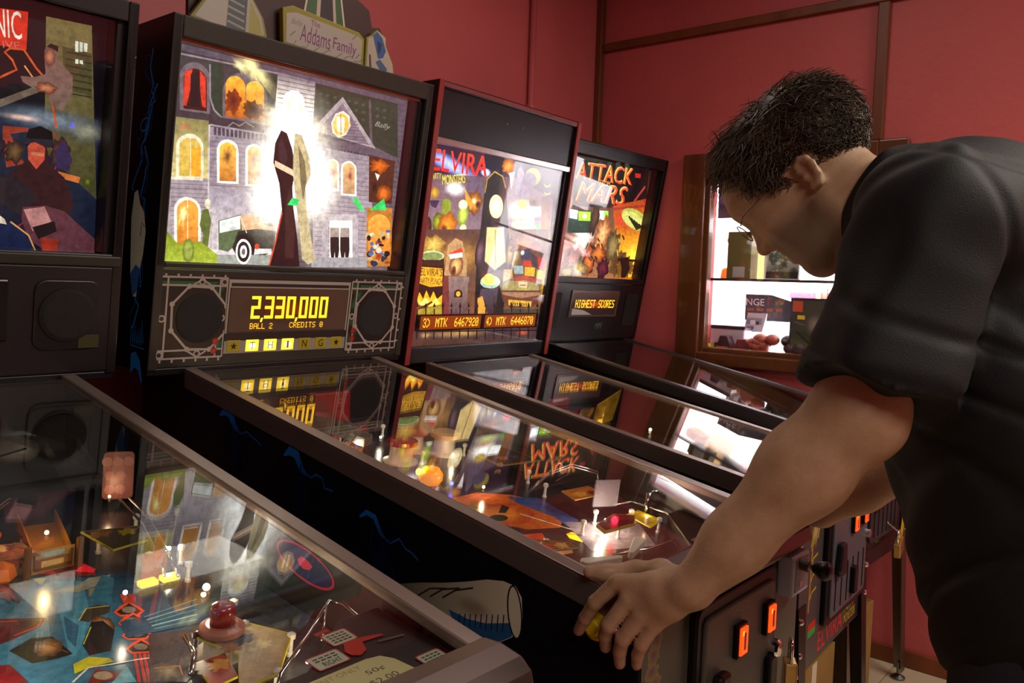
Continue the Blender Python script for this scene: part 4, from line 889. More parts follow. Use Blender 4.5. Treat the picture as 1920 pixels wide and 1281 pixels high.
    a.poly(P('-408 346 -402 380 -382 346'),'#1c1216')
    a.line(P('-312 334 -276 130'),0.006,'#1c1216')
    a.poly(P('-326 344 -320 380 -300 344'),'#1c1216')
    a.line(P('-232 362 -192 126'),0.0055,'#1c1216')
    a.poly(P('-244 344 -236 380 -216 344'),'#1c1216')
    a.line(P('-140 332 -104 124'),0.006,'#1c1216')
    a.poly(P('-158 344 -150 380 -128 344'),'#1c1216')
    a.line(P('-58 362 -14 120'),0.006,'#1c1216')
    a.poly(P('-70 344 -62 380 -40 344'),'#1c1216')
    a.line(P('38 332 78 118'),0.0065,'#1c1216')
    a.poly(P('20 344 28 380 50 344'),'#1c1216')
    a.line(P('124 362 174 114'),0.0065,'#1c1216')
    a.poly(P('114 344 120 380 144 344'),'#1c1216')
    a.line(P('226 330 270 110'),0.0065,'#1c1216')
    a.poly(P('208 342 216 380 240 342'),'#1c1216')
    a.line(P('318 362 370 108'),0.0065,'#1c1216')
    a.poly(P('306 342 314 380 338 342'),'#1c1216')
    a.line(P('426 330 472 104'),0.0065,'#1c1216')
    a.poly(P('406 342 414 380 440 342'),'#1c1216')
    a.line(P('520 362 578 100'),0.007,'#1c1216')
    a.poly(P('508 342 516 380 542 342'),'#1c1216')
    a.line(P('636 328 686 96'),0.007,'#1c1216')
    a.poly(P('614 342 622 380 650 342'),'#1c1216')
    a.line(P('736 360 798 92'),0.007,'#1c1216')
    a.poly(P('722 342 730 380 758 342'),'#1c1216')
    a.line(P('-614 192 796 166'),0.004,'#1c1216')
def print_martian(a):
    a.grad(rect(-.345,.246,.372,.730),'#c8641c','#181418')
    a.poly(P('-430 1430 598 1476 662 1160 352 1108 -366 1068'),'#141014')
    a.grad(P('172 1116 650 1224 808 528 432 518'),'#f0b028','#a83018',1,1.4,1.1)
    a.blob(0.312,0.355,0.164,0.112,'#ffd040','#e07818',1.6,1.2,a1=0)
    a.blob(0.191,0.51,0.155,0.0745,'#d84030','#a02818',1.2,1,a1=0.2)
    a.line(P('466 1180 592 1322'),0.012,'#a83c30')
    a.line(P('180 1092 638 1158'),0.0105,'#a03430')
    a.poly(P('-252 1418 -198 1432 -168 1370 -244 1374'),'#3a3c38')
    a.poly(P('-138 1434 -80 1446 -50 1384 -126 1388'),'#3a3c38')
    a.poly(P('-18 1448 40 1462 72 1400 -8 1402'),'#3a3c38')
    a.poly(P('104 1464 164 1478 196 1414 114 1416'),'#3a3c38')
    a.poly(P('230 1480 292 1494 324 1430 240 1432'),'#3a3c38')
    a.poly(P('744 972 714 954 666 942 604 940 536 946 468 962 408 984 358 1010 326 1038 314 1064 320 1088 348 1108 394 1118 452 1122 518 1116 586 1102 650 1082 702 1056 738 1026 752 998'),'#b8b850',1.1)
    a.poly(P('686 974 664 960 626 954 576 952 520 960 464 972 412 990 370 1010 340 1032 328 1054 334 1072 354 1086 392 1092 438 1094 494 1088 550 1076 604 1058 648 1038 678 1016 692 994'),'#d0d070',1.2)
    a.line(P('428 1052 592 946'),0.0095,'#20281c')
    a.line(P('470 1038 608 952'),0.0095,'#20281c')
    a.line(P('512 1024 626 958'),0.0095,'#20281c')
    a.line(P('554 1008 642 964'),0.0095,'#20281c')
    a.line(P('598 994 660 972'),0.01,'#20281c')
    a.line(P('640 978 676 978'),0.01,'#20281c')
    a.grad(P('-402 1064 180 1092 454 518 -378 498'),'#a87048','#6a4a3c')
    a.blob(-0.078,0.411,0.119,0.0895,'#fff0e8','#a87058',1.5,1,jag=0.4,a1=0.1)
    a.poly(P('-396 1042 -114 1054 -70 876 -372 856'),'#284038')
    a.poly(P('-386 1042 -288 1040 -278 970 -376 974'),'#e8f4ff',1.7)  # greenish-white reflection painted in as bright pieces of the print
    a.poly(P('-278 1034 -120 1042 -102 970 -260 962'),'#9cd028',1.6)
    a.poly(P('-158 1006 -158 1000 -160 994 -166 988 -174 986 -184 984 -194 984 -202 986 -210 990 -216 994 -220 1000 -220 1006 -218 1012 -212 1016 -204 1020 -194 1022 -184 1022 -174 1020 -166 1016 -160 1010'),'#f0fff0',1.6)
    a.poly(P('-24 1062 118 1068 138 996 -6 990'),'#d8f8e8',1.6)
    a.poly(P('60 1064 120 1064 138 996 78 996'),'#90d030',1.4)
    a.blob(-0.023,0.5,0.0265,0.0655,'#5a3a2a','#2c1c18',1.3,1,jag=0.5,seed=0)
    a.blob(0.049,0.437,0.0525,0.0735,'#f0b878','#a04a24',1.3,1,jag=0.5)
    a.blob(-0.012,0.328,0.037,0.0735,'#e87828','#8a3414',1.3,1,jag=0.5,seed=2)
    a.blob(0.139,0.392,0.05,0.0695,'#9a8050','#4a3a24',1.3,1,jag=0.5,seed=3)
    a.blob(0.042,0.356,0.063,0.037,'#e07a30','#6a2a18',1.3,1,jag=0.5,seed=4)
    a.blob(-0.129,0.311,0.0585,0.06,'#b0644c','#5a3428',1.3,1,jag=0.5,seed=5)
    a.blob(-0.072,0.289,0.06,0.0365,'#c8a860','#6a5034',1.3,1,jag=0.5,seed=6)
    a.blob(0.206,0.324,0.0675,0.058,'#3a2c20','#6a4a24',1.3,1,jag=0.5,seed=7)
    a.blob(0.258,0.306,0.069,0.0455,'#1c1410','#8a5a1c',1.3,1,jag=0.5,seed=8)
    a.blob(0.094,0.294,0.043,0.044,'#6c2038','#2c1018',1.3,1,jag=0.5,seed=9)
    a.blob(-0.147,0.274,0.0485,0.024,'#a89048','#54442c',1.3,1,jag=0.5,seed=10)
    a.line(P('50 576 8 548'),0.0075,'#1a1214')
    a.line(P('-78 796 -96 738'),0.0075,'#2c1c18')
    a.line(P('104 878 86 854'),0.0075,'#e0a850')
    a.line(P('-288 628 -314 592'),0.007,'#3a2a3a')
    a.line(P('-24 692 22 672'),0.0075,'#1a1214')
    a.line(P('-134 704 -170 674'),0.007,'#2c1c18')
    a.line(P('348 760 376 704'),0.008,'#e0a850')
    a.line(P('-80 728 -76 698'),0.007,'#3a2a3a')
    a.line(P('42 838 74 812'),0.007,'#1a1214')
    a.line(P('-294 722 -320 672'),0.0075,'#2c1c18')
    a.line(P('16 790 38 766'),0.007,'#e0a850')
    a.line(P('-154 698 -174 646'),0.007,'#3a2a3a')
    a.line(P('384 886 422 850'),0.008,'#1a1214')
    a.line(P('180 576 190 528'),0.0075,'#2c1c18')
    a.line(P('340 854 358 816'),0.008,'#e0a850')
    a.line(P('-226 542 -248 494'),0.007,'#3a2a3a')
    a.line(P('432 706 442 666'),0.008,'#1a1214')
    a.line(P('-296 662 -334 624'),0.0065,'#2c1c18')
    a.line(P('76 814 110 756'),0.008,'#e0a850')
    a.line(P('-126 552 -76 540'),0.0075,'#3a2a3a')
    a.line(P('-98 676 -108 622'),0.007,'#1a1214')
    a.line(P('44 690 88 662'),0.007,'#2c1c18')
    a.line(P('356 842 418 820'),0.008,'#e0a850')
    a.line(P('-22 778 34 744'),0.007,'#3a2a3a')
    a.line(P('38 664 46 604'),0.0075,'#1a1214')
    a.line(P('-46 778 2 746'),0.0075,'#2c1c18')
    a.line(P('382 674 660 678 658 644'),0.0095,'#1a1210')
    a.poly(P('400 688 532 706 590 602 546 522 478 520 460 610'),'#1a1210')
    a.poly(P('398 1414 488 1418 494 1382 412 1378'),'#c02c20')
    a.text('ATTACK',-0.196,0.639,0.1844,0.7071,'#f0b848',1.3,shear=0,rot=2.71,col2='#f0c860')
    a.text('MARS',-0.173,0.557,0.1462,0.633,'#f0b848',1.3,shear=0.08,rot=2.15,col2='#f0c860')
    a.text('ATTACK',-0.19,0.636,0.1924,0.7051,'#e02c1c',1.4,shear=0,rot=2.7,col2='#ff5a30')
    a.text('MARS',-0.166,0.554,0.1532,0.63,'#e02c1c',1.4,shear=0.08,rot=1.97,col2='#ff4a28')
    a.text('FROM',-0.032,0.632,0.03601,0.6524,'#e8a040',1.1,shear=0,rot=0.843)
def print_city(a):
    a.grad(rect(-.335,.236,.330,.712),'#0c0c1e','#0c0a12')
    a.grad(P('-230 882 646 1026 664 478 -228 438'),'#14182c','#22304a')
    a.grad(P('434 1372 600 1378 658 708 452 874'),'#4a4a2a','#8a7c4a')
    a.poly(P('496 1278 608 1274 616 1114 512 1118'),'#5c5430')
    a.line(P('512 1260 606 1262'),0.003,'#3c3820')
    a.line(P('512 1234 608 1236'),0.003,'#3c3820')
    a.line(P('514 1210 610 1210'),0.0035,'#3c3820')
    a.line(P('516 1184 612 1184'),0.0035,'#3c3820')
    a.line(P('516 1160 612 1160'),0.003,'#3c3820')
    a.line(P('518 1134 614 1134'),0.004,'#3c3820')
    a.line(P('520 1108 616 1108'),0.003,'#3c3820')
    a.poly(P('542 1308 554 1308 556 1268 544 1268'),'#e8ecd8',1.2)
    a.poly(P('558 1308 570 1308 572 1272 560 1272'),'#e8ecd8',1.2)
    a.poly(P('574 1308 588 1308 588 1276 576 1276'),'#e8ecd8',1.2)
    a.poly(P('546 1240 558 1242 558 1224 546 1224'),'#e8ecd8',1.2)
    a.poly(P('562 1240 574 1242 576 1226 562 1228'),'#e8ecd8',1.2)
    a.blob(0.23,0.498,0.143,0.0335,'#8898a8','#2a3850',1.1,1,a1=0)
    a.blob(0.185,0.494,0.055,0.01,'#f0c8b8','#6a7890',1.4,1,a1=0)
    a.blob(0.301,0.486,0.0535,0.031,'#a8a890','#40506a',a1=0)
    a.blob(0.274,0.494,0.008,0.0095,'#5a5aff','#8a94a8',1.6,1,a1=0)
    a.poly(P('286 1038 446 1134 448 1108 288 1010'),'#7a6a5c')
    a.poly(P('236 1356 372 1372 372 1236 240 1230'),'#d8301c',1.3)
    a.text('NIC',0.133,0.63,0.1782,0.679,'#f4ead8',1.3,shear=0,rot=5.08)
    a.text('IVE',0.147,0.613,0.1753,0.625,'#e88a70',1,shear=0,rot=8.13)
    a.line(P('156 1132 246 1088 308 1134 342 1158 326 1190 300 1212 318 1230 364 1234 408 1178 446 1142 472 1058 490 970'),0.004,'#d85a28',1.2)
    a.line(P('484 954 498 826 454 690 386 590 306 524'),0.002,'#c02c24',1.1)
    a.line(P('368 1178 404 1134 448 1112'),0.003,'#f0a060',1.3)
    a.poly(P('438 1192 434 1250 454 1272 480 1266 484 1224 540 1176 542 1108 508 1034 464 1056 446 1120 398 1104 364 1118 356 1138 404 1144 444 1164'),'#8a6a60')
    a.blob(0.227,0.614,0.01,0.0175,'#d88a68','#7a4a3c',1.2,1)
    a.poly(P('440 1262 454 1278 482 1274 482 1252 456 1262'),'#141014')
    a.blob(0.224,0.556,0.0195,0.011,'#e08a60','#7a3c2c',1.2,1,jag=0.4)
    a.poly(P('304 948 392 954 392 940 330 922 384 818 322 796 306 896'),'#a8402c')
    a.blob(0.174,0.429,0.017,0.022,'#7a5a38','#3a2420',jag=0.4)
    a.blob(0.127,0.423,0.0295,0.0505,'#6a4a50','#241c28',jag=0.4)
    a.blob(0.255,0.437,0.018,0.0305,'#8a4a3c','#3a2428',jag=0.4)
    a.poly(P('488 878 522 930 556 856 544 808 498 818'),'#40305a')
    a.poly(P('506 804 590 790 584 766 508 780'),'#e8803c',1.1)
    a.poly(P('334 776 396 836 400 896 428 916 458 896 476 822 530 782 568 692 560 636 486 614 384 644'),'#3c1c20')
    a.poly(P('380 894 392 948 432 968 476 952 484 892 450 892 414 920 388 884'),'#140e12')
    a.poly(P('392 884 414 916 454 888 454 842 426 802 396 836'),'#c8503a',1.2)
    a.poly(P('406 866 454 868 450 854 406 854'),'#e88a60')
    a.poly(P('372 914 478 922 480 896 450 892 414 904 380 888'),'#2c2a38')
    a.poly(P('230 770 338 768 394 744 442 688 384 644 378 614 314 660 236 632'),'#2c242c')
    a.poly(P('384 652 462 666 536 650 660 546 664 478 494 470 410 530 382 606'),'#6a3a44')
    a.poly(P('388 644 462 662 490 606 424 562'),'#c88a88',1.1)
    a.poly(P('422 578 502 608 512 568 446 532'),'#20141a')
    a.poly(P('236 602 344 596 410 546 442 468 242 460'),'#18264c')
    a.line(P('344 594 410 546 442 474'),0.003,'#e8a860',1.1)
    a.poly(P('454 540 520 536 516 472 464 470'),'#a83424')
    a.poly(P('288 628 324 602 332 582 290 588'),'#e8d8c0',1.2)
    a.blob(0.309,0.388,0.008,0.0105,'#90a820','#3a4018',a1=0)
def print_pf_city(a):
    a.grad(rect(-.262,-1.08,.262,-.02),'#3c4048','#181a24')
    a.blob(-.06,-.70,.20,.26,'#3f86a8','#1e3c58',1,1,jag=.2)
    a.grad(P('66 -1088 130 -1130 84 -1282 2 -1448 -38 -1500 -114 -1444 -126 -1334 -94 -1220 -10 -1128'),'#4a90b0','#3c7a98')
    a.poly(P('66 -1088 68 -1160 8 -1292 -42 -1470 -70 -1448 -16 -1276'),'#2e6888')
    a.poly(P('14 -1298 24 -1366 -24 -1466 -22 -1410'),'#285c7c')
    a.poly(P('-10 -1128 66 -1088 16 -1190 -28 -1204'),'#3c7890')
    a.poly(P('38 -1150 116 -1144 152 -1120 208 -1134 162 -1176 96 -1190'),'#8a9088')
    a.poly(P('124 -1186 198 -1176 166 -1228 106 -1230'),'#7a7a68')
    a.poly(P('98 -1248 188 -1120 206 -1158 136 -1298'),'#2a6a88')
    a.poly(P('34 -1342 74 -1286 106 -1288 128 -1314 110 -1344 72 -1348 50 -1364'),'#3a3428')
    a.line(P('34 -1342 74 -1290 126 -1308'),0.002,'#c8b060')
    a.blob(0.037,-0.696,0.012,0.023,'#c08a50','#4a3020',jag=0.3)
    a.poly(P('54 -1368 80 -1376 82 -1438 34 -1526 -14 -1518 -6 -1460'),'#18181c')
    a.line(P('44 -1390 -4 -1462'),0.0015,'#b8b030')
    a.poly(P('-146 -1394 -86 -1364 -46 -1384 -40 -1490 -76 -1490 -126 -1478'),'#141014')
    a.blob(-0.036,-0.715,0.0155,0.0215,'#c08850','#5a3a28',rot=-15,jag=0.2)
    a.line(P('-86 -1392 -62 -1424 -46 -1480'),0.0015,'#7a4a30')
    a.poly(P('-124 -1220 -24 -1284 -52 -1320 -114 -1344 -168 -1358'),'#5a2020')
    a.line(P('-128 -1236 -34 -1290 -56 -1318 -114 -1330'),0.003,'#c0402c')
    a.poly(P('-82 -1260 -36 -1288 -84 -1308'),'#2a1614')
    a.poly(P('118 -1350 146 -1326 176 -1314 184 -1354 186 -1386 162 -1402 122 -1380'),'#e0502c')
    a.poly(P('126 -1352 172 -1324 178 -1382 162 -1392 128 -1372'),'#2a1a18')
    a.poly(P('170 -1368 168 -1372 162 -1376 158 -1376 154 -1376 148 -1374 144 -1370 142 -1364 140 -1360 140 -1354 142 -1348 144 -1342 150 -1340 154 -1338 158 -1338 164 -1342 168 -1344 170 -1350 172 -1356 172 -1362'),'#7c7068')
    a.poly(P('102 -1412 128 -1388 158 -1378 166 -1416 166 -1448 144 -1462 104 -1438'),'#e0502c')
    a.poly(P('108 -1414 154 -1388 160 -1444 144 -1452 110 -1432'),'#2a1a18')
    a.poly(P('152 -1428 148 -1434 144 -1436 140 -1438 136 -1436 130 -1434 126 -1430 124 -1426 122 -1420 122 -1414 124 -1410 128 -1404 132 -1402 136 -1400 140 -1400 146 -1404 150 -1408 152 -1412 154 -1418 154 -1424'),'#7c7068')
    a.poly(P('82 -1476 108 -1456 136 -1446 144 -1482 144 -1512 122 -1526 86 -1504'),'#e0502c')
    a.poly(P('88 -1480 132 -1456 138 -1508 124 -1516 90 -1496'),'#2a1a18')
    a.poly(P('130 -1494 128 -1498 124 -1502 120 -1502 114 -1502 110 -1500 106 -1496 104 -1490 102 -1486 102 -1480 104 -1476 106 -1472 110 -1468 114 -1468 120 -1468 124 -1470 128 -1474 130 -1478 132 -1484 132 -1490'),'#7c7068')
    a.poly(P('62 -1542 86 -1522 114 -1514 122 -1550 122 -1578 102 -1590 64 -1568'),'#e0502c')
    a.poly(P('68 -1544 110 -1524 116 -1574 102 -1582 70 -1562'),'#2a1a18')
    a.poly(P('108 -1560 106 -1564 102 -1566 98 -1568 94 -1566 90 -1564 86 -1560 82 -1556 82 -1552 82 -1546 82 -1542 86 -1538 90 -1534 94 -1534 98 -1534 102 -1536 106 -1540 108 -1546 110 -1550 110 -1556'),'#7c7068')
    a.line(P('178 -1264 164 -1318'),0.004,'#c83c28')
    a.line(P('70 -1572 24 -1694'),0.0035,'#c8342c')
    a.line(P('186 -1270 172 -1322'),0.004,'#c83c28')
    a.line(P('80 -1578 34 -1700'),0.0035,'#c8342c')
    a.line(P('196 -1276 178 -1326'),0.004,'#c83c28')
    a.line(P('88 -1584 42 -1708'),0.0035,'#c8342c')
    a.line(P('204 -1282 184 -1332'),0.004,'#c83c28')
    a.line(P('96 -1592 52 -1714'),0.0035,'#c8342c')
    a.poly(P('-58 -1536 -18 -1524 16 -1558 18 -1578 -38 -1570 -72 -1578'),'#c8c428')
    a.line(P('-88 -1608 -38 -1570 8 -1586 60 -1600 108 -1618'),0.0025,'#e8dccc')
    a.poly(P('-28 -1586 10 -1630 -8 -1652 -52 -1642 -62 -1628'),'#7a3020')
    a.poly(P('-10 -1634 -12 -1638 -18 -1640 -22 -1640 -28 -1640 -34 -1636 -38 -1632 -42 -1626 -44 -1620 -44 -1614 -42 -1608 -40 -1604 -36 -1602 -30 -1600 -24 -1602 -20 -1604 -14 -1608 -10 -1614 -8 -1622 -8 -1628'),'#a89880')
    a.poly(P('-194 -1442 -166 -1456 -160 -1552 -220 -1520'),'#7a1c20')
    a.poly(P('-26 -1662 32 -1614 20 -1690'),'#6ab0c8')
    a.poly(P('110 -1408 344 -1420 282 -1530 88 -1492'),'#20405c')
    a.line(P('168 -1418 324 -1404'),0.0025,'#4a8aa0')
    a.line(P('168 -1426 318 -1418'),0.0025,'#1c3c58')
    a.line(P('166 -1436 310 -1432'),0.0025,'#7ab0c0')
    a.line(P('166 -1446 302 -1444'),0.0025,'#20485c')
    a.line(P('164 -1454 296 -1456'),0.0025,'#4a8aa0')
    a.line(P('164 -1464 290 -1470'),0.002,'#1c3c58')
    a.line(P('162 -1472 282 -1482'),0.003,'#7ab0c0')
    a.line(P('162 -1480 276 -1494'),0.002,'#20485c')
    a.line(P('160 -1490 268 -1506'),0.003,'#4a8aa0')
    a.poly(P('138 -1508 234 -1546 190 -1696 106 -1756 42 -1706'),'#3c2a30')
    a.blob(0.047,-0.846,0.0135,0.0195,'#a89070','#4a3828',jag=0.4)
    a.line(P('76 -1660 126 -1684 112 -1726'),0.002,'#c87040')
    a.poly(P('342 -1592 386 -1606 364 -1672 302 -1728 254 -1736 244 -1708'),'#1c2c40')
    a.poly(P('336 -1628 364 -1632 350 -1664 324 -1660'),'#ff3040',2)
    a.poly(P('364 -1624 384 -1634 368 -1668 356 -1650'),'#ff3848',1.8)
    a.poly(P('4 -948 62 -960 62 -1010 30 -1026 -16 -1008'),'#7a7a30')
    a.poly(P('42 -922 82 -934 76 -962 34 -960'),'#e0a898')
    a.poly(P('28 -1048 64 -1062 32 -1100'),'#a8a020')
    a.poly(P('-28 -976 30 -1014 10 -1096 -72 -1130 -78 -1104'),'#4a4838')
    a.blob(-0.025,-0.545,0.0095,0.0365,'#b0583c','#5a3a34',jag=0.5)
    a.poly(P('50 -1028 162 -918 182 -1090 170 -1120 104 -1088'),'#7a1820')
    a.poly(P('134 -1066 176 -1028 188 -1082 174 -1098'),'#ff2438',1.6)
    a.poly(P('50 -1028 88 -996 92 -1056'),'#d82030',1.1)
    a.poly(P('112 -968 160 -930 168 -1004 130 -1012'),'#4a1c1c')
    a.poly(P('268 -1162 332 -1190 298 -1244 246 -1210'),'#708018')
def print_pf_mansion(a):
    a.grad(rect(-.262,-1.08,.262,-.02),'#3a2a28','#2a2430')
    a.poly(P('-48 -1168 96 -1176 206 -1266 266 -1376 240 -1532 92 -1622 -38 -1564 -104 -1436 -118 -1316'),'#b85a20')
    a.blob(-0.003,-0.703,0.0845,0.0535,'#e08a20','#a83c1c',jag=0.2)
    a.blob(-0.017,-0.648,0.03,0.0215,'#7a8040','#b06028',jag=0.5)
    a.poly(P('-12 -1444 -22 -1450 -34 -1454 -46 -1454 -60 -1452 -72 -1446 -80 -1440 -86 -1430 -86 -1422 -84 -1412 -78 -1404 -68 -1396 -56 -1394 -42 -1392 -28 -1394 -16 -1400 -8 -1408 -2 -1416 -2 -1426 -4 -1436'),'#181410')
    a.poly(P('-2 -1386 84 -1330 86 -1368 24 -1402'),'#241c1c')
    a.poly(P('182 -1276 286 -1362 224 -1616 124 -1642 164 -1532 154 -1360'),'#34508a')
    a.line(P('68 -1440 126 -1720'),0.003,'#e8e0d0')
    a.poly(P('56 -1676 92 -1676 92 -1740 44 -1760 32 -1710'),'#ffc820',2.2)
    a.poly(P('-106 -1582 -18 -1618 -70 -1686 -162 -1646'),'#c8441c')
    a.poly(P('-104 -1704 -12 -1744 -72 -1802 -174 -1772'),'#a88058')
    a.poly(P('154 -1594 428 -1764 266 -1944 2 -1832'),'#8a7c84')
# ------------------------------------------------------------------ pinball machines
m_black = mat('black_cabinet', '#0b0b0e', rough=0.42, noise=0.3, nscale=40)
m_blackl = mat('black_laminate', '#15151a', rough=0.35)
m_bezel = mat('dark_grey_bezel', '#282820', rough=0.45, noise=0.15, nscale=30)
m_steel = mat('worn_steel', (0.29, 0.235, 0.21), rough=0.38, metal=0.72, noise=0.12, nscale=25, nvec=(1, 0.1, 1))
m_chrome = mat('chrome', (0.8, 0.8, 0.8), rough=0.10, metal=1.0)
m_darksteel = mat('dark_steel', (0.22, 0.22, 0.23), rough=0.35, metal=1.0)
m_blkmetal = mat('black_metal', '#101012', rough=0.35, metal=0.4)
m_board = mat('playfield_wood', '#241a16', rough=0.3, coat=0.5)
m_innerwall = mat('inner_side_board', '#120e10', rough=0.30)
m_print = art_mat('printed_art', rough=0.38)
m_lit = art_mat('backlit_art', es=1.3, rough=0.4, base=0.25, grain=0.42)
m_lit2 = art_mat('backlit_dim_art', es=0.70, rough=0.4, base=0.25, grain=0.42)
m_pfprint = art_mat('playfield_print', rough=0.22, grain=0.4)
m_dmd = art_mat('score_display', es=1.0, rough=0.35, base=0.2)
m_glass = glass_mat('playfield_glass')
m_bglass = glass_mat('backbox_glass')
ZR, YR, SL, LEN = 1.1289, -0.0175, 0.17907, 1.1141
def zg(y): return ZR+SL*(y-YR)
def zp(y): return zg(y)-(0.16+0.0625*y)
PN = Vector((0, -(SL-0.0625), 1)).normalized()   # playfield normal
CW = 0.28
def build_machine(M, cfg):
    """M: the machine's Empty (origin on the floor under the front of the backbox); returns face frame"""
    dz = cfg['dz']; zf0 = -dz
    cab = cfg['cab']; rail = cfg['rail']; H, lean, hw, zbb = cfg['H'], cfg['lean'], cfg['hw'], 1.1301
    zb_f, zb_r = cfg.get('zb', (0.49, 0.53))
    # cabinet: two sides, front, rear and floor in one carcass, open at the top
    side = [(-1.19, zb_f), (0.20, zb_r), (0.20, 1.10), (0.0, zg(0)-0.006), (-1.165, zg(-1.165)-0.006), (-1.19, zg(-1.19)-0.012)]
    g = G()
    g.prism(side, CW-0.018, CW, ex=(0, 1, 0), ey=(0, 0, 1)); g.prism(side, -CW, -CW+0.018, ex=(0, 1, 0), ey=(0, 0, 1))
    g.box(-CW+0.018, CW-0.018, -1.19, -1.172, zb_f, zg(-1.19)-0.012); g.box(-CW+0.018, CW-0.018, 0.18, 0.20, zb_r, 1.10)
    g.hexa([(-CW+.018, -1.172, zb_f), (CW-.018, -1.172, zb_f), (CW-.018, .18, zb_r), (-CW+.018, .18, zb_r)], [(-CW+.018, -1.172, zb_f+.015), (CW-.018, -1.172, zb_f+.015), (CW-.018, .18, zb_r+.015), (-CW+.018, .18, zb_r+.015)])
    g.build('cabinet', cab, M, bevel=0.003)
    # side rails, folded over the top edges
    for s in (-1, 1):
        y0, y1 = -1.136, -0.004; xo = s*(CW+0.003); xi = s*(CW-0.022); r = G()
        def q(x, y, dz_): return (x, y, zg(y)+dz_)
        def hx(xa, xb, d0, d1):
            xa, xb = min(xa, xb), max(xa, xb)
            r.hexa([q(xa, y0, d0), q(xb, y0, d0), q(xb, y1, d0), q(xa, y1, d0)], [q(xa, y0, d1), q(xb, y0, d1), q(xb, y1, d1), q(xa, y1, d1)])
        hx(xo, xi, -0.002, 0.002); hx(xo, s*(CW+0.0002), -0.042, -0.002); hx(xi, s*(CW-0.0245), -0.012, 0.002)
        ro = r.build('side_rail', rail, M, bevel=0.0012)
    # lockdown bar
    yb = -1.140; zt = zg(yb)
    prof = [(-1.130, zt-0.030), (-1.130, zt+0.004), (-1.160, zt+0.006), (-1.190, zt+0.000), (-1.206, zt-0.012), (-1.212, zt-0.034), (-1.208, zt-0.042), (-1.192, zt-0.042)]
    G().prism(prof, -CW-0.006, CW+0.006, ex=(0, 1, 0), ey=(0, 0, 1)).build('lockdown_bar', mat('lockbar_steel', (0.17, 0.135, 0.125), rough=0.34, metal=0.75), M, bevel=0.005, seg=3)
    # playfield glass
    gg = G(); a_, b_ = -1.128, -0.006
    gg.hexa([(-CW+.02, a_, zg(a_)-.006), (CW-.02, a_, zg(a_)-.006), (CW-.02, b_, zg(b_)-.006), (-CW+.02, b_, zg(b_)-.006)], [(-CW+.02, a_, zg(a_)-.002), (CW-.02, a_, zg(a_)-.002), (CW-.02, b_, zg(b_)-.002), (-CW+.02, b_, zg(b_)-.002)])
    gg.build('playfield_glass', m_glass, M)
    # playfield board and back panel
    pb = G(); a_, b_ = -1.165, -0.01
    pb.hexa([(-CW+.019, a_, zp(a_)-.014), (CW-.019, a_, zp(a_)-.014), (CW-.019, b_, zp(b_)-.014), (-CW+.019, b_, zp(b_)-.014)], [(-CW+.019, a_, zp(a_)), (CW-.019, a_, zp(a_)), (CW-.019, b_, zp(b_)), (-CW+.019, b_, zp(b_))])
    pf_ = pb.build('playfield', m_board, M)
    G().box(-CW+.019, CW-.019, -0.010, 0.004, zp(0)-0.02, zg(0)-0.008).build('back_panel', m_innerwall, M)
    # legs: angle irons on the corners
    for sx in (-1, 1):
        for fy, top in ((-1.19, zb_f+0.17), (0.20, zb_r+0.22)):
            sy = -1 if fy < 0 else 1; lg = G(); x0 = sx*(CW+0.0035); y0 = fy+sy*0.0035; w_ = 0.052; k = 0.03
            xb, yb2 = x0+sx*0.0, y0+sy*k
            def quad(ax, ay, bx, by, th, ax2, ay2, bx2, by2):
                lg.hexa([(ax2, ay2, zf0+.03), (bx2, by2, zf0+.03), (bx2+th[0], by2+th[1], zf0+.03), (ax2+th[0], ay2+th[1], zf0+.03)], [(ax, ay, top), (bx, by, top), (bx+th[0], by+th[1], top), (ax+th[0], ay+th[1], top)])
            quad(x0, y0, x0-sx*w_, y0, (0, -sy*.003), xb, yb2, xb-sx*.036, yb2); quad(x0, y0, x0, y0-sy*w_, (-sx*.003, 0), xb, yb2, xb, yb2-sy*.036)
            L = lg.build('leg', cfg['leg'], M)
            cxx, cyy = xb-sx*.016, yb2-sy*.016
            G().cyl((cxx, cyy, zf0+.012), (cxx, cyy, zf0+.06), .006, n=10).lathe([(.024, 0), (.024, .006), (.012, .014), (.006, .018)], (cxx, cyy, zf0), n=16).build('leveler_foot', m_darksteel, L)
            for zz in (top-.03, top-.11):
                G().ball((x0+sx*.0005-sx*.012, y0+sy*.002, zz), .0085, n=8).build('leg_bolt', m_chrome, L)
    # backbox carcass
    O = Vector((0, 0, zbb)); ev = Vector((0, -lean, H)).normalized(); ex = Vector((1, 0, 0)); n = ex.cross(ev); HV = math.hypot(lean, H)
    sp = [(0, zbb), (0.20, zbb), (0.20, zbb+H), (-lean, zbb+H)]; g = G()
    g.prism(sp, hw-0.02, hw, ex=(0, 1, 0), ey=(0, 0, 1)); g.prism(sp, -hw, -hw+0.02, ex=(0, 1, 0), ey=(0, 0, 1))
    g.hexa([(-hw+.02, -lean+.003, zbb+H-.02), (hw-.02, -lean+.003, zbb+H-.02), (hw-.02, .20, zbb+H-.02), (-hw+.02, .20, zbb+H-.02)], [(-hw+.02, -lean+.0005, zbb+H), (hw-.02, -lean+.0005, zbb+H), (hw-.02, .20, zbb+H), (-hw+.02, .20, zbb+H)])
    g.box(-hw+.02, hw-.02, 0.006, .20, zbb, zbb+.02); g.box(-hw+.02, hw-.02, .185, .20, zbb+.02, zbb+H-.02)
    bb = g.build('backbox', cfg['box'], M, bevel=0.003)
    # neck between cabinet and backbox
    G().box(-CW+.01, CW-.01, 0.03, 0.18, 1.09, zbb+.001).build('neck', m_black, M)
    return dict(O=O, ex=ex, ev=ev, n=n, HV=HV, hw=hw)
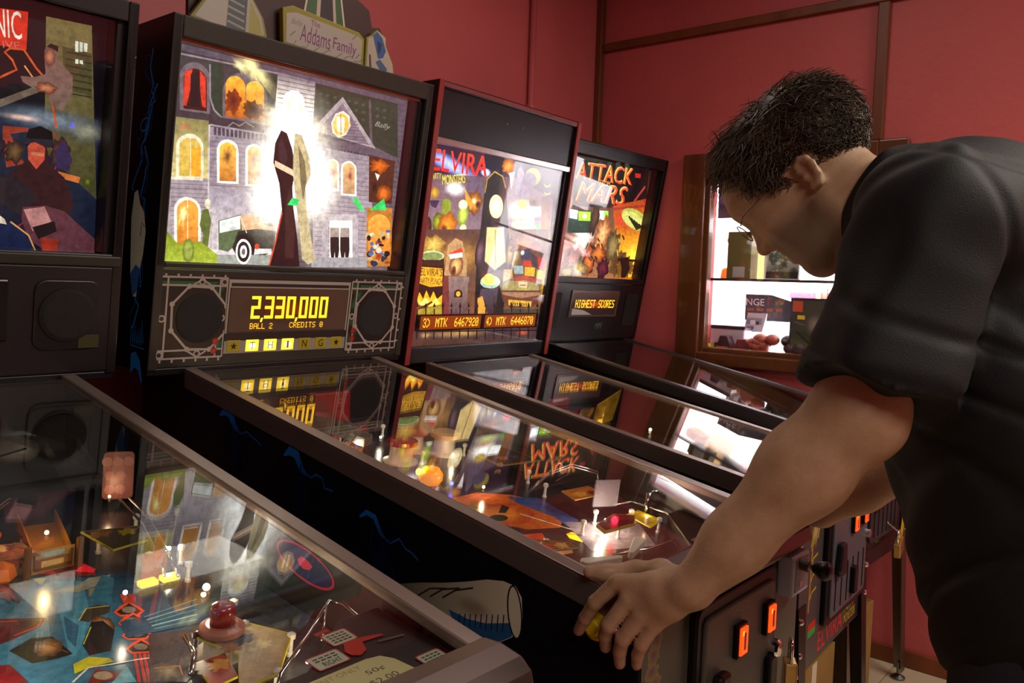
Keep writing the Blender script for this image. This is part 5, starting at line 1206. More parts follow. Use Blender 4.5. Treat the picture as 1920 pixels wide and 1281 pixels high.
def fp(F, u, v, r=0.0): return F['O']+F['ex']*u+F['ev']*v-F['n']*r      # point on the backbox face, r = recess
def fbox(g, F, u0, u1, v0, v1, r0, r1):
    """a box on the face: r0 front recess, r1 back recess"""
    return g.hexa([fp(F, u0, v0, r0), fp(F, u1, v0, r0), fp(F, u1, v0, r1), fp(F, u0, v0, r1)], [fp(F, u0, v1, r0), fp(F, u1, v1, r0), fp(F, u1, v1, r1), fp(F, u0, v1, r1)])
def fart(F, r): return Art(fp(F, 0, 0, r), F['ex'], F['ev'])
def sideart(M, x=-CW):
    s = -1 if x < 0 else 1
    return Art((x+s*0.0006, 0, 0), (0, s, 0), (0, 0, 1))   # u = s*y, v = z

def frame_bars(F, M, cfgm, u0, u1, v0, v1, r0, r1, U0, U1, V0, V1):
    """four bars between an opening (u0..v1) and an outline (U0..V1)"""
    for nm, b in (('bezel_side', (U0, u0, V0, V1)), ('bezel_side', (u1, U1, V0, V1)), ('bezel_top', (u0, u1, v1, V1)), ('bezel_bottom', (u0, u1, V0, v0))):
        fbox(G(), F, b[0], b[1], b[2], b[3], r0, r1).build(nm, cfgm, M, bevel=0.003)

# ---------------- the four machines: place, turn, look
MB_ = dict(
 A=dict(loc=(-0.7936, 0.0161, 0.0), rz=-0.0116, dz=0.0, H=0.7375, lean=0.111, hw=0.365, cab=m_black, rail=m_steel, leg=m_blkmetal, box=m_black),
 B=dict(loc=(0, 0, 0.0), rz=0.0, dz=0.0, H=0.7375, lean=0.111, hw=0.366, cab=m_black, rail=m_steel, leg=m_blkmetal, box=m_bezel),
 C=dict(loc=(0.8677, 0.1361, -0.0434), rz=0.0398, dz=-0.0434, H=0.8401, lean=0.1178, hw=0.375, cab=m_black, rail=m_steel, leg=m_blkmetal, box=mat('red_edged_box', '#16090a', rough=0.45)),
 D=dict(loc=(1.6209, 0.2276, -0.0128), rz=-0.0283, dz=-0.0128, H=0.7727, lean=0.1352, hw=0.352, cab=m_black, rail=m_darksteel, leg=mat('bronze_leg', (0.20, 0.17, 0.13), rough=0.35, metal=0.9), box=m_black))
LABEL = dict(A='leftmost black pinball machine with a dark city backglass and red title box', B='pinball machine being played, with a glowing mansion backglass and 2,330,000 on its display',
             C='pinball machine with red-edged backbox, black top panel and crowded party backglass', D='pinball machine in the corner by the window, its backglass lettered in red over orange sky')
MACH = {}; FACE = {}
for k, c in MB_.items():
    e = empty('pinball_machine', c['loc'], c['rz']); tag(e, LABEL[k], 'pinball machine', 'pinball machines in a row along the back wall')
    MACH[k] = e; FACE[k] = build_machine(e, c)

# ---------------- generic playfield furniture; positions are (x, y) on the board, h above it
m_post = mat('clear_post', '#d8d4cc', rough=0.15)
m_rubber = mat('white_rubber', '#cfc8bc', rough=0.6)
m_redp = mat('red_plastic', '#8a0f14', rough=0.2, coat=0.6)
m_yelp = mat('yellow_plastic', '#d8b818', rough=0.3)
m_wire = mat('wireform_steel', (0.75, 0.74, 0.72), rough=0.16, metal=1.0)
m_clear = glass_mat('clear_plastic', tint=(0.93, 0.93, 0.91), ior=1.35)
KY = 0.976
def onpf(x, y, h=0.0): y = y*KY if y > -1.1 else y; return Vector((x, y, zp(y)))+PN*h
def playfield(k): return next(o for o in MACH[k].children if o.name.split('.')[0] == 'playfield')
PF = {k: playfield(k) for k in MACH}
def bulb(k, x, y, h, col, power, size=0.006, es=25.0, light=True):
    if es in (30, 16, 14, 20): size, es = size*0.6, es*0.5
    c = lin(col); nm = 'lamp_%s_%g' % (col, es)
    m = mat(nm, col, rough=0.3, emis=col, es=es)
    p = onpf(x, y, h); G().ball(p, size, n=8).build('lamp_bulb', m, PF[k], smooth=True)
    if light:
        l = bpy.data.lights.new('playfield_lamp', 'POINT'); l.energy = power; l.color = c if max(c) > 0 else (1, 1, 1); l.shadow_soft_size = size
        o = bpy.data.objects.new('playfield_lamp', l); COL.objects.link(o); o.location = p+PN*(size+0.004); o.parent = PF[k]
_pm = {}
def post(k, x, y, h=0.03, col=None):
    m = col or m_post; g = G().lathe([(.0045, 0), (.0045, .004), (.003, .006), (.003, h-.008), (.0055, h-.006), (.0055, h), (.002, h+.002)], onpf(x, y), PN, n=10); return g.build('post', m, PF[k], smooth=False)
def wire(k, pts, r=0.0017, nm='wireform'):
    return G().tube([onpf(*p) for p in pts], r, n=7).build(nm, m_wire, PF[k], smooth=True)
def plastic(k, poly, h, cols, th=0.003, edge='#c8b020', nm='plastic', k_=1.0):
    """a raised printed plastic: clear slab with a print on top"""
    ex = Vector((1, 0, 0)); ey = PN.cross(ex).normalized(); o = onpf(0, poly[0][1], 0); o.x = 0
    f = math.sqrt(1+(SL-.0625)**2); Q = [(x, (y-poly[0][1])*f*KY) for x, y in poly]
    ob = G().prism(Q, h, h+th, org=o, ex=ex, ey=ey).build(nm, mat('plastic_edge_'+edge, edge, rough=0.3), PF[k], bevel=0.0006, seg=1)
    cx = sum(q[0] for q in Q)/len(Q); cy = sum(q[1] for q in Q)/len(Q)
    a = Art(o+PN*(h+th+0.0002), ex, ey); R_ = random.Random(len(poly)*7+int(cx*1000))
    a.poly([(cx+(x-cx)*.93, cy+(y-cy)*.93) for x, y in Q], cols[0], k_)
    for i, c in enumerate(cols[1:]):
        t = R_.uniform(.2, .6); px = cx+(Q[i % len(Q)][0]-cx)*t; py = cy+(Q[i % len(Q)][1]-cy)*t
        a.blob(px, py, .014, .012, c, c, k_, k_, jag=.7, seed=i)
    a.build('print', m_pfprint, ob); return ob
def bumper(k, x, y, cap, r=0.036, h=0.055, dome=None):
    p = onpf(x, y)
    G().lathe([(r*1.12, 0), (r*1.12, .004), (r*.75, .008), (r*.7, h*.7), (r*.8, h*.75)], p, PN, n=24).build('bumper_body', mat('bumper_white', '#b8aca0', rough=.4), PF[k], smooth=False)
    c = G().lathe([(r*.95, h*.75), (r*1.0, h*.8), (r*.98, h*.95), (r*.7, h*1.03), (.001, h*1.04)], p, PN, n=24).build('bumper_cap', cap, PF[k], bevel=0.001)
    if dome: G().lathe([(r*.55, h*1.03), (r*.55, h*1.5), (r*.5, h*1.62), (r*.3, h*1.7), (.001, h*1.72)], p, PN, n=20).build('dome', dome, c, smooth=True)
def flipper(k, x, y, ang, L=0.072, col='#d8d0c0'):
    d = Vector((math.cos(math.radians(ang)), math.sin(math.radians(ang)), 0)); n_ = Vector((-d.y, d.x, 0)); o = (x, y)
    pl_ = [(x+d.x*0+n_.x*.011*math.cos(t)*1+d.x*.011*-abs(math.sin(t)), y+n_.y*.011*math.cos(t)-d.y*.011*abs(math.sin(t))) for t in (0, .5, 1.0, 1.57, 2.1, 2.6, 3.14)]
    pl_ += [(x+d.x*L-n_.x*.005, y+d.y*L-n_.y*.005), (x+d.x*(L+.005), y+d.y*(L+.005)), (x+d.x*L+n_.x*.005, y+d.y*L+n_.y*.005)]
    f = math.sqrt(1+(SL-.0625)**2); org = onpf(0, y); org.x = 0; ex = Vector((1, 0, 0)); ey = PN.cross(ex).normalized()
    b = G().prism([(px, (py-y)*f) for px, py in pl_], .008, .022, org=org, ex=ex, ey=ey).build('flipper', mat('flipper_'+col, col, rough=.35), PF[k], bevel=.002)
def target(k, x, y, col, w_=0.026, h=0.03, face=(0, -1)):
    d = Vector((face[0], face[1], 0)).normalized(); t = Vector((-d.y, d.x, 0)); p = onpf(x, y); q = [p+t*s*w_/2+d*u*.004 for s, u in ((-1, 1), (1, 1), (1, -1), (-1, -1))]
    G().hexa(q, [v+PN*h for v in q]).build('target', col, PF[k], bevel=.002)
def apron(k, col, o=0.040, up=0.0):
    g = G()
    poly = [(-.258, -1.143), (.258, -1.143), (.258, -0.945-up), (.215-up, -0.945-up), (.10, -1.055+up), (-.10, -1.055+up), (-.215+up, -.945-up), (-.258, -.945-up)]
    f = math.sqrt(1+(SL-.0625)**2); org = onpf(0, -1.143); ex = Vector((1, 0, 0)); ey = PN.cross(ex).normalized()
    ob = G().prism([(x, (y+1.143)*f) for x, y in poly], 0.0, o, org=org, ex=ex, ey=ey).build('apron', col, PF[k], bevel=.003)
    return ob, org+PN*(o+.0006), ex, ey
def ramp(k, path, w_, m, wall=0.02):
    """an open plastic or steel trough along a path of (x, y, h)"""
    P_ = [onpf(*p) for p in path]; g = G(); L = len(P_)
    for i in range(L-1):
        t = (P_[i+1]-P_[i]).normalized(); sdir = t.cross(PN).normalized(); a, b = P_[i], P_[i+1]
        for s0, s1, z0, z1 in ((-w_/2, w_/2, 0, .002), (-w_/2-.002, -w_/2, 0, wall), (w_/2, w_/2+.002, 0, wall)):
            lo = [a+sdir*s0, b+sdir*s0, b+sdir*s1, a+sdir*s1]; g.hexa([v+PN*z0 for v in lo], [v+PN*z1 for v in lo])
    return g.build('ramp', m, PF[k])
# ================================================================= machine B: the one being played
M = MACH['B']; F = FACE['B']; hw = F['hw']; HV = F['HV']
frame_bars(F, M, m_bezel, -0.345, 0.345, 0.240, 0.702, 0.0, 0.014, -hw+.0005, hw-.0005, 0.228, HV-.0005)
fbox(G(), F, .334, .345, 0.240, 0.702, .014, .058).build('inner_liner', m_blackl, M)
fbox(G(), F, -0.345, 0.345, 0.695, 0.702, .014, .058).build('light_shield', mat('copper_shield', (.30, .16, .09), rough=.35, metal=.7), M)
a = fart(F, 0.058); a.clip = (-.345, .226, .340, .700); print_mansion(a); a.build('translite', m_lit, M)
fbox(G(), F, -.344, .344, .241, .694, .018, .021).build('backbox_glass', m_bglass, M)
# speaker panel
sp = fbox(G(), F, -hw+.004, hw-.004, 0.004, 0.226, 0.002, 0.02).build('speaker_panel', m_bezel, M, bevel=.003)
a = fart(F, 0.0012); IR = '#a39a90'; GRN = '#1f5a3c'
def iron(a, s):
    """wrought-iron print around one speaker; s = -1 left, 1 right"""
    cx = s*0.255; cy = 0.116; x0, x1 = (-.352, -.192) if s < 0 else (.166, .338); y0, y1 = (.026, .208)
    a.poly(rect(x0, y0, x1, y1), '#1d1a18'); a.poly(rect(x0+.006, y1-.018, x1-.006, y1-.009), GRN)
    for k in range(7): a.blob(x1-.012-.012*(k % 2) if s < 0 else x0+.012+.012*(k % 2), y0+.03+k*.023, .014, .02, GRN, '#1d1a18', jag=.6, seed=k)
    for yy in (y0, y0+.018, y1-.018, y1): a.line([(x0, yy), (x1, yy)], .0042, IR)
    for xx in (x0, x0+.018, x1-.018, x1): a.line([(xx, y0), (xx, y1)], .0042, IR)
    for k in range(6):
        for yy, dd in ((y0, -.009), (y1, .007)): a.line([(x0+.012+k*.028, yy), (x0+.012+k*.028, yy+dd)], .005, IR)
        xx = x0 if s < 0 else x1; a.line([(xx, y0+.02+k*.03), (xx+s*.008, y0+.02+k*.03)], .005, IR)
    oc = ell(cx, cy, .070, .078, 8, 22.5); a.poly(oc, '#1b1917'); a.line(oc, .0055, IR, closed=True)
    for p in oc: a.poly(ell(p[0], p[1], .0062, .0062, 10), IR)
    for px, py in ((cx, y1-.009), (cx, y0+.009), (x0+.009, cy), (x1-.009, cy), (x1-.009, y1-.009), (x0+.009, y0+.009)): a.poly(ell(px, py, .0085, .0085, 12), IR); a.poly(ell(px, py, .005, .005, 10), '#2a2624')
    for px, py in ((cx-.022, cy+.075), (cx+.022, cy+.075), (cx-.022, cy-.075), (cx+.022, cy-.075)): a.line([(px, py), (cx, cy+(.088 if py > cy else -.088))], .004, IR)
    if s < 0: ros = [(x1-.02, .062), (x1-.022, .040)]
    else: ros = [(x0+.018, .078), (x0+.018, .056)]
    for px, py in ros: a.blob(px, py, .008, .008, '#c0241c', '#8a1410', jag=.4)
iron(a, -1); iron(a, 1)
a.poly(rect(-.190, .066, .160, .206), IR); a.poly(rect(-.184, .190, .154, .198), '#2b2725'); a.poly(rect(-.186, .070, .156, .187), '#3a302c'); a.poly(rect(-.19, .032, .16, .066), '#8a847c'); a.poly(rect(-.19, .062, .16, .080), '#241e1c')
a.build('panel_print', m_print, sp)
for s in (-1, 1): fart2 = fbox(G(), F, s*.255-.052, s*.255+.052, .060, .172, 0.0, .0014); g = G(); g.lathe([(.056, -.0016), (.056, .0006), (.050, .0012), (.0005, .0014)], fp(F, s*.255, .116, 0), F['n'], n=28).build('speaker_grille', mat('grille_cloth', '#181614', rough=.8, bump=.5, bscale=900), sp)
# display
dm = fbox(G(), F, -.184, .154, .083, .186, -.002, .001).build('display', mat('smoked_glare_display', '#5a483e', rough=.22), sp)  # base colour lightened so glare is painted into the display
a = fart(F, -.0026); a.blob(-.02, .138, .15, .045, '#8a3408', '#3c2c26', .9, .35, a0=.8, a1=0)
def bigdig(a, ch, x, y, w_, h, s, col, k):
    segs = dict(a=rect(x, y+h-s, x+w_, y+h), g=rect(x, y+h/2-s/2, x+w_, y+h/2+s/2), d=rect(x, y, x+w_, y+s), f=rect(x, y+h/2, x+s, y+h), b=rect(x+w_-s, y+h/2, x+w_, y+h), e=rect(x, y, x+s, y+h/2), c=rect(x+w_-s, y, x+w_, y+h/2))
    for q in {'2': 'abged', '3': 'abgcd', '0': 'abcdef'}[ch]: a.poly(segs[q], col, k)
X = -.128
for ch in '2,330,000':
    if ch == ',': a.poly([(X-.002, .116), (X+.004, .116), (X+.001, .106), (X-.004, .106)], '#ffc828', 1.9); X += .006
    else: bigdig(a, ch, X, .114, .0245, .054, .0072, '#ffc020', 2.1); X += .0305
a.dots('BALL 2', -.128, .0895, -.066, .1035, '#ffb820', 1.7); a.dots('CREDITS 0', -.018, .0905, .082, .1045, '#ffb820', 1.7)
a.build('score_lights', m_dmd, dm)
# lettered lamp tiles
for i, ch in enumerate('*THING*'):
    u = -.165+i*.0495; lit = i in (1, 2, 3); col = '#ffe060' if lit else '#a89418'
    t_ = fbox(G(), F, u-.0175, u+.0175, .035, .0635, -.0022, .001).build('lamp_tile', mat('lit_tile' if lit else 'dark_tile', '#f0d030' if lit else '#8a7c12', rough=.3, emis='#ffd028', es=1.7 if lit else 0.05), sp, bevel=.0015)
    a = fart(F, -.0027)
    if lit: a.blob(u, .049, .015, .013, '#ffffff', '#fff0a0', 2.4, 1.6, a0=.85, a1=0)
    if ch == '*': a.poly(star(u, .049, .0095), '#14120c')
    else: a.text(ch, u-(.003 if ch == 'I' else .007), .040, u+(.003 if ch == 'I' else .007), .058, '#6a5a1c' if lit else '#14120c', 1.0)
    a.build('letter', m_dmd if lit else m_print, t_)
fbox(G(), F, -hw+.002, hw-.002, -.012, .004, .004, .03).build('hinge_board', m_blackl, M, bevel=.002)
# backbox left side print: pale form and blue lightning on black
a = sideart(M, -hw); zb0 = 1.1301
a.poly([(-.0, zb0+.002), (.110, zb0+.7365), (-.199, zb0+.7365), (-.199, zb0+.002)], '#07070b')
for sd, pts in enumerate((((.015, 1.80), (.02, 1.70), (-.01, 1.62)), ((0, 1.60), (-.02, 1.50), (-.05, 1.42)), ((.03, 1.72), (-.03, 1.60), (-.06, 1.52)), ((-.02, 1.36), (-.07, 1.22)))): a.line(bolt(pts, sd, .03), .005, '#2a86e8'); a.line(bolt(pts, sd+9, .05), .0025, '#1a58b0')
a.line(ell(-.01, 1.655, .020, .012, 14, 20), .003, '#3a98f0', closed=True)
a.poly([(-.075, 1.34), (-.070, 1.46), (-.055, 1.515), (-.040, 1.52), (-.030, 1.49), (-.012, 1.47), (-.006, 1.43), (-.018, 1.38), (-.042, 1.33), (-.048, 1.29), (-.062, 1.29)], '#f2f2dc'); a.line([(-.03, 1.42), (-.022, 1.45), (-.01, 1.44)], .003, '#3c5a8c'); a.poly([(-.075, 1.34), (-.05, 1.36), (-.03, 1.35), (-.048, 1.30), (-.066, 1.29)], '#3c78c8')
for k in range(6): a.line([(-.075+.010*k, 1.185), (-.070+.010*k, 1.23+.012*math.sin(k*1.5)), (-.066+.010*k, 1.19)], .0025, '#2a86e0')
a.line([(-.075, 1.183), (-.012, 1.178)], .0025, '#2a86e0'); a.poly([(-.075, 1.12), (-.072, 1.165), (-.05, 1.17), (-.03, 1.15), (-.022, 1.11), (-.026, 1.095+.006), (-.04, 1.13), (-.055, 1.135)], '#2c8cf0')
a.build('side_print', m_print, M)
# cabinet left side print: lightning and a plain pale cuff shape
a = sideart(M, -CW); a.o += Vector((0, -.022, .043)); a.ex = a.ex*.957
a.poly([(-.05, .90), (-.05, zg(.05)-.055), (.13, zg(-.13)-.056), (.16, .86)], '#1c0f1c')
for sd, (p, w0) in enumerate((((.16, 1.005), .020), ((.40, .955), .018), ((.64, .88), .010))):
    x, y = p; pts = [(x-.03, y-.002), (x-.01, y+.01), (x+.012, y+.006), (x+.03, y-.02), (x+.05, y-.03)]
    a.line(pts, [.004, w0, w0*1.1, w0*.8, .004], '#1a6cc8'); a.line(bolt([(x+.045, y-.032), (x+.075, y-.022), (x+.13, y-.045)], sd, .014), .0035, '#1658a8')
    for q in range(3): a.line(bolt([(x+.02*q, y-.02), (x+.02+.03*q, y-.14), (x+.07+.05*q, y-.26)], sd*5+q, .03), .0035, '#0c2350')
    a.blob(x+.03, y-.07, .05, .09, '#0a1c40', '#08080c', a0=.7, a1=0)
a.grad([(.69, .768), (.73, .786), (.78, .800), (.83, .812), (.88, .826), (.93, .842), (.965, .848), (.990, .846), (1.003, .832), (1.006, .80), (.996, .778), (.985, .765), (.96, .750), (.93, .743), (.89, .742), (.86, .748), (.83, .757), (.78, .758), (.73, .754), (.69, .745)], '#3c342c', '#e4dac2', 0)
a.poly([(.845, .772), (.86, .752), (.89, .7425), (.93, .7435), (.96, .751), (.985, .766), (.992, .79), (.965, .782), (.93, .772), (.89, .768)], '#2c5c8c'); a.blob(.90, .79, .05, .020, '#a88c76', '#c8b49c', a0=.8, a1=0)
for q in range(3): a.line([(.77+.03*q, .775+.006*q), (.80+.03*q, .795+.006*q), (.84+.03*q, .805+.008*q)], .003, '#3a2c26')
for q in range(9): a.line([(.87+.012*q, .752+.002*q), (.872+.012*q, .772+.003*q)], .0022, '#142c4c')
a.poly(ell(.990, .806, .014, .040, 20, 8), '#dcd6c0'); a.line(ell(.990, .806, .014, .040, 20, 8), .0028, '#1a1612', closed=True)
a.build('side_print', m_print, M)
# flipper button, left side
fb = G(); yb, zb1 = -1.118, 0.872
fb.lathe([(.021, 0), (.021, .004), (.016, .006)], (-CW-.001, yb, zb1), (-1, 0, 0), n=22); fb.build('button_ring', m_yelp, M)
G().lathe([(.0125, .004), (.0125, .012), (.010, .0145), (.001, .0148)], (-CW-.001, yb, zb1), (-1, 0, 0), n=20).build('flipper_button', m_yelp, M, smooth=False)
G().lathe([(.021, 0), (.021, .004), (.0125, .006), (.0125, .012), (.001, .0148)], (CW+.001, yb, zb1), (1, 0, 0), n=22).build('flipper_button', m_yelp, M)
# front panel print
YFp = -1.1906
a = Art((0, YFp, 0), (1, 0, 0), (0, 0, 1)); a.poly(rect(-.279, .492, .279, .885), '#504e46')
for k in range(5): a.blob(-.246+.006*math.sin(k*2), .775+k*.022, .016, .016, '#6a3a62', '#8a7a3c', jag=.5, seed=k)
for k in range(6): a.blob(-.252+.008*math.sin(k), .60+k*.026, .014, .016, '#8a8448', '#5a5a3a', jag=.5, seed=k)
a.poly(ell(-.215, .715, .034, .038, 22), '#3a5c96'); a.poly(ell(-.209, .702, .025, .032, 22), '#0e0e12'); a.poly(ell(-.207, .700, .020, .027, 22), '#a89a5c')
a.build('front_print', m_print, M)
def coin_door(M, x0, x1, z0, z1, yf, btn, k='#2c2c2e', cap=True):
    fr = G().prism(rrect(x0, z0, x1, z1, .022), -.0, .014, org=(0, yf, 0), ex=(1, 0, 0), ey=(0, 0, 1)).build('coin_door_frame', m_blkmetal, M, bevel=.004)
    d = G().prism(rrect(x0+.02, z0+.02, x1-.02, z1-.02, .014), .0, .020, org=(0, yf, 0), ex=(1, 0, 0), ey=(0, 0, 1)).build('coin_door', mat('coin_door_'+k, k, rough=.45, bump=.2, bscale=300), M, bevel=.003)
    y = yf-.020; cx = (x0+x1)/2
    for i, (bx_, bz) in enumerate(btn):
        G().box(bx_-.017, bx_+.017, y-.010, y, bz-.027, bz+.027).build('reject_button_bezel', m_blkmetal, d, bevel=.002)
        G().box(bx_-.0125, bx_+.0125, y-.0135, y-.004, bz-.022, bz+.022).build('reject_button', mat('lit_button', '#ff4818', rough=.3, emis='#ff3c08', es=2.2, noise=.5, nscale=90), d, bevel=.002)
        a = Art((bx_, y-.0137, bz), (1, 0, 0), (0, 0, 1)); a.poly(rect(-.004, -.014, .004, .014), '#5a1004'); a.poly(rect(-.010, .010, -.004, .018), '#ffb040', 1.2); a.build('coin_sign', m_dmd, d)
    G().prism([(-.018, .035), (.014, .035), (.022, -.03), (.014, -.048), (-.022, -.048), (-.03, -.03)], 0, .018, org=(x0+.062, y, (z0+z1)/2+.02), ex=(1, 0, 0), ey=(0, 0, 1)).build('coin_return', m_black, d, bevel=.006)
    for q in range(6):
        xx = x0+.05+q*(x1-x0-.1)/5; G().box(xx-.0015, xx+.0015, y-.002, y, z0+.035, z0+.14).build('rib', m_black, d)
    return d
d = coin_door(M, -.148, .146, .55, .880, YFp, ((-.022, .800), (.088, .804)), k='#54524a')
# lock with hasp on the door
G().lathe([(.016, 0), (.016, .012), (.012, .016), (.002, .017)], (.118, YFp-.020, .742), (0, -1, 0), n=18).build('lock_cylinder', m_chrome, d)
G().box(.088, .118, YFp-.034, YFp-.020, .63, .735).build('hasp', m_blkmetal, d, bevel=.004)
def padlock(name, loc, rz, label, tilt=0.0, w_=.042, h_=.040, col=None):
    e = empty(name, loc, rz); tag(e, label, 'padlock', 'padlocks on the coin doors'); e.rotation_euler = (0, tilt, rz)
    b = G().box(-w_/2, w_/2, -.011, .011, -h_-.03, -.03).build('lock_body', col or mat('brass', (.62, .44, .16), rough=.32, metal=.9, noise=.2, nscale=30), e, bevel=.003)
    G().tube([(-.013, 0, -.036), (-.013, 0, -.006)]+[(-.013*math.cos(t), 0, -.006+.013*math.sin(t)) for t in [i*PI/8 for i in range(1, 8)]]+[(.013, 0, -.006), (.013, 0, -.036)], .0036, n=10).build('shackle', m_chrome, e, smooth=True)
    G().cyl((0, -.0115, -h_/2-.03), (0, -.0108, -h_/2-.03), .006, n=14).build('keyhole', m_darksteel, b)
    return e
padlock('padlock', (.172, YFp-.034, .735), .5, 'tall brass padlock hanging on the coin door the player leans over', w_=.034, h_=.06)
# shooter housing and plunger
G().box(.176, .250, YFp-.030, YFp, .812, .884).build('shooter_housing', mat('silver_housing', '#b4c0d0', rough=.3), M, bevel=.004)
G().box(.184, .242, YFp-.0315, YFp-.028, .820, .877).build('housing_recess', mat('housing_grey', '#7c8690', rough=.35), M, bevel=.001)
pg = G().cyl((.205, YFp-.02, .868), (.205, YFp-.056, .866), .0065, n=14).build('plunger_rod', m_steel, M, smooth=True)
G().cyl((.205, YFp-.026, .868), (.205, YFp-.046, .8665), .0105, n=14).build('plunger_spring', mat('brown_sleeve', '#4a3c1e', rough=.5), pg)
G().lathe([(.006, 0), (.010, .006), (.015, .014), (.017, .024), (.012, .032), (.001, .034)], (.205, YFp-.052, .866), (0, -1, -.05), n=18).build('plunger_knob', m_black, pg, smooth=True)
G().cyl((.205, YFp-.028, .832), (.205, YFp-.0335, .832), .006, n=12).build('housing_screw', m_chrome, M)

# topper on B: cut-out board with a lettered sign and two plain pale shapes
tp = empty('topper_sign', (.012, -.035, 1.1301+.7375)); tag(tp, 'cut-out topper with a lettered stone sign standing on the mansion machine', 'sign')
def cut(poly, y0, th, m, nm, par): return G().prism(poly, -th/2, th/2, org=(0, y0, 0), ex=(1, 0, 0), ey=(0, 0, 1)).build(nm, m, par, bevel=.002)
bk = cut([(-.30, 0), (.30, 0), (.275, .03), (.255, .11), (.235, .135), (.21, .13), (.20, .17), (.10, .215), (.03, .23), (-.06, .20), (-.16, .225), (-.26, .18), (-.30, .08)], .02, .012, mat('topper_maroon', '#3a1a16', rough=.5), 'backing', tp)
a = Art((0, .0135, 0), (1, 0, 0), (0, 0, 1))
a.poly([(-.01, .06), (.02, .20), (.10, .20), (.125, .06)], '#2c5a24'); a.poly([(.03, .06), (.04, .22), (.085, .22), (.098, .06)], '#b8ac9c'); a.poly([(.042, .07), (.05, .22), (.078, .22), (.088, .07)], '#241214'); a.line([(-.012, .06), (.018, .21)], .005, '#cfc8b4'); a.line([(.127, .06), (.102, .21)], .005, '#cfc8b4'); a.blob(-.06, .17, .03, .02, '#c8506a', '#3a1a16', jag=.3)
a.build('back_print', m_print, bk)
sgn = cut([(-.075, .018), (.165, .006), (.168, .085), (.15, .098), (-.05, .112), (-.078, .10)], .0, .016, mat('topper_yellow', '#8f8a1c', rough=.5), 'sign_board', tp)
a = Art((0, -.0086, 0), (1, 0, 0), (0, 0, 1)); a.poly([(-.068, .024), (.155, .012), (.16, .08), (.145, .088), (-.04, .098), (-.068, .09)], '#a8a294')
a.text('The', .002, .078, .028, .092, '#6e1a6c'); a.text('Addams', -.030, .036, .058, .076, '#6e146c', shear=.04, rot=-2); a.text('Family', .066, .030, .138, .068, '#6e146c', shear=.04, rot=-2); a.text('Bally', -.056, .066, -.026, .082, '#7a7468', shear=.2)
for q in range(7): a.line(bolt([(-.05+q*.03, .02), (-.04+q*.034, .034)], q, .012), .0018, '#6a645a')
for p in ((.14, .03), (.13, .075), (-.055, .04)): a.line(bolt([p, (p[0]+.012, p[1]+.014)], 3, .008), .0016, '#4a443c')
a.build('lettering', m_print, sgn)
def lump(name, poly, y0, c1, c2, extra, nm2):
    o = cut(poly, y0, .014, mat(nm2, c1, rough=.5), name, tp); a = Art((0, y0-.0076, 0), (1, 0, 0), (0, 0, 1))
    cx = sum(p[0] for p in poly)/len(poly); cy = sum(p[1] for p in poly)/len(poly); a.poly([(cx+(x-cx)*.9, cy+(y-cy)*.92) for x, y in poly], c2)
    for e_ in extra: a.poly(*e_)
    a.build('print', m_print, o)
lump('rock_shape', [(.165, .0), (.268, .0), (.262, .04), (.235, .085), (.235, .105), (.205, .118), (.188, .10), (.17, .09)], -.006, '#8c8a40', '#b0a894', [([(.19, .10), (.205, .112), (.222, .10), (.235, .07), (.225, .05), (.208, .045), (.20, .07)], '#2c5890'), ([(.20, .035), (.215, .045), (.24, .025), (.235, .012), (.215, .018)], '#3c5c84'), ([(.205, .09), (.22, .085), (.215, .06), (.208, .06)], '#1c2c44'), ([(.178, .05), (.184, .05), (.188, .012), (.18, .012)], '#4a3c30')], 'topper_olive')
lump('pale_shape', [(-.31, .02), (-.16, .0), (-.12, .02), (-.13, .06), (-.16, .10), (-.20, .15), (-.26, .15), (-.275, .07)], -.004, '#8c8440', '#a8a290', [([(-.225, .02), (-.178, .012), (-.17, .12), (-.215, .13)], '#20242a'), ([(-.17, .012), (-.135, .02), (-.14, .05), (-.165, .09)], '#9a9424')]+[([(-.222, .03+.016*q), (-.18, .022+.016*q), (-.18, .027+.016*q), (-.222, .035+.016*q)], '#8a8c88') for q in range(6)], 'topper_olive')

# ---------------- B's playfield
a = Art(onpf(0, 0, .0004), (1, 0, 0), (0, 1, SL-.0625)); a.ey = Vector((0, 1, SL-.0625)); a.clip = (-.26, -1.13, .26, -.02); print_pf_mansion(a); a.build('playfield_print', m_pfprint, PF['B'])
_, o_, ex_, ey_ = apron('B', mat('apron_brown', '#2a181a', rough=.35)); a = Art(o_, ex_, ey_); a.poly(rect(.12, .015, .235, .10), '#8a7068'); a.line([(.14, .05), (.20, .05)], .003, '#5a4640'); a.poly(rect(-.235, .015, -.12, .10), '#8a7068'); a.build('card', m_print, _)
bulb('B', -.025, -.500, .028, '#ffb838', .55, size=.012, es=14)
G().lathe([(.020, 0), (.026, .010), (.026, .022), (.017, .034), (.006, .036)], onpf(-.004, -.515, .004), PN, n=18).build('orange_dome', mat('orange_dome', '#f09010', rough=.25, emis='#ff9408', es=.8), PF['B'], smooth=True)
for x, y, c, p in ((.075, -.905, '#fff0d8', .30), (.12, -.885, '#fff0d8', .30), (-.085, -.885, '#ffd8b0', .10), (.10, -.23, '#ffe8c8', .12), (-.06, -.30, '#ffe8c8', .16), (.16, -.42, '#ffe0b8', .10), (-.12, -.70, '#ffd0a0', .10), (.20, -.93, '#ffd8a0', .12), (.05, -.62, '#ffd0a0', .10)): bulb('B', x, y, .018, c, p, size=.005, es=30)
bulb('B', -.083, -.878, .014, '#ff3040', .03, .005, 14); bulb('B', .105, -.915, .03, '#ff2040', .05, .007, 10); bulb('B', .015, -.56, .014, '#4050ff', .02, .004, 10)
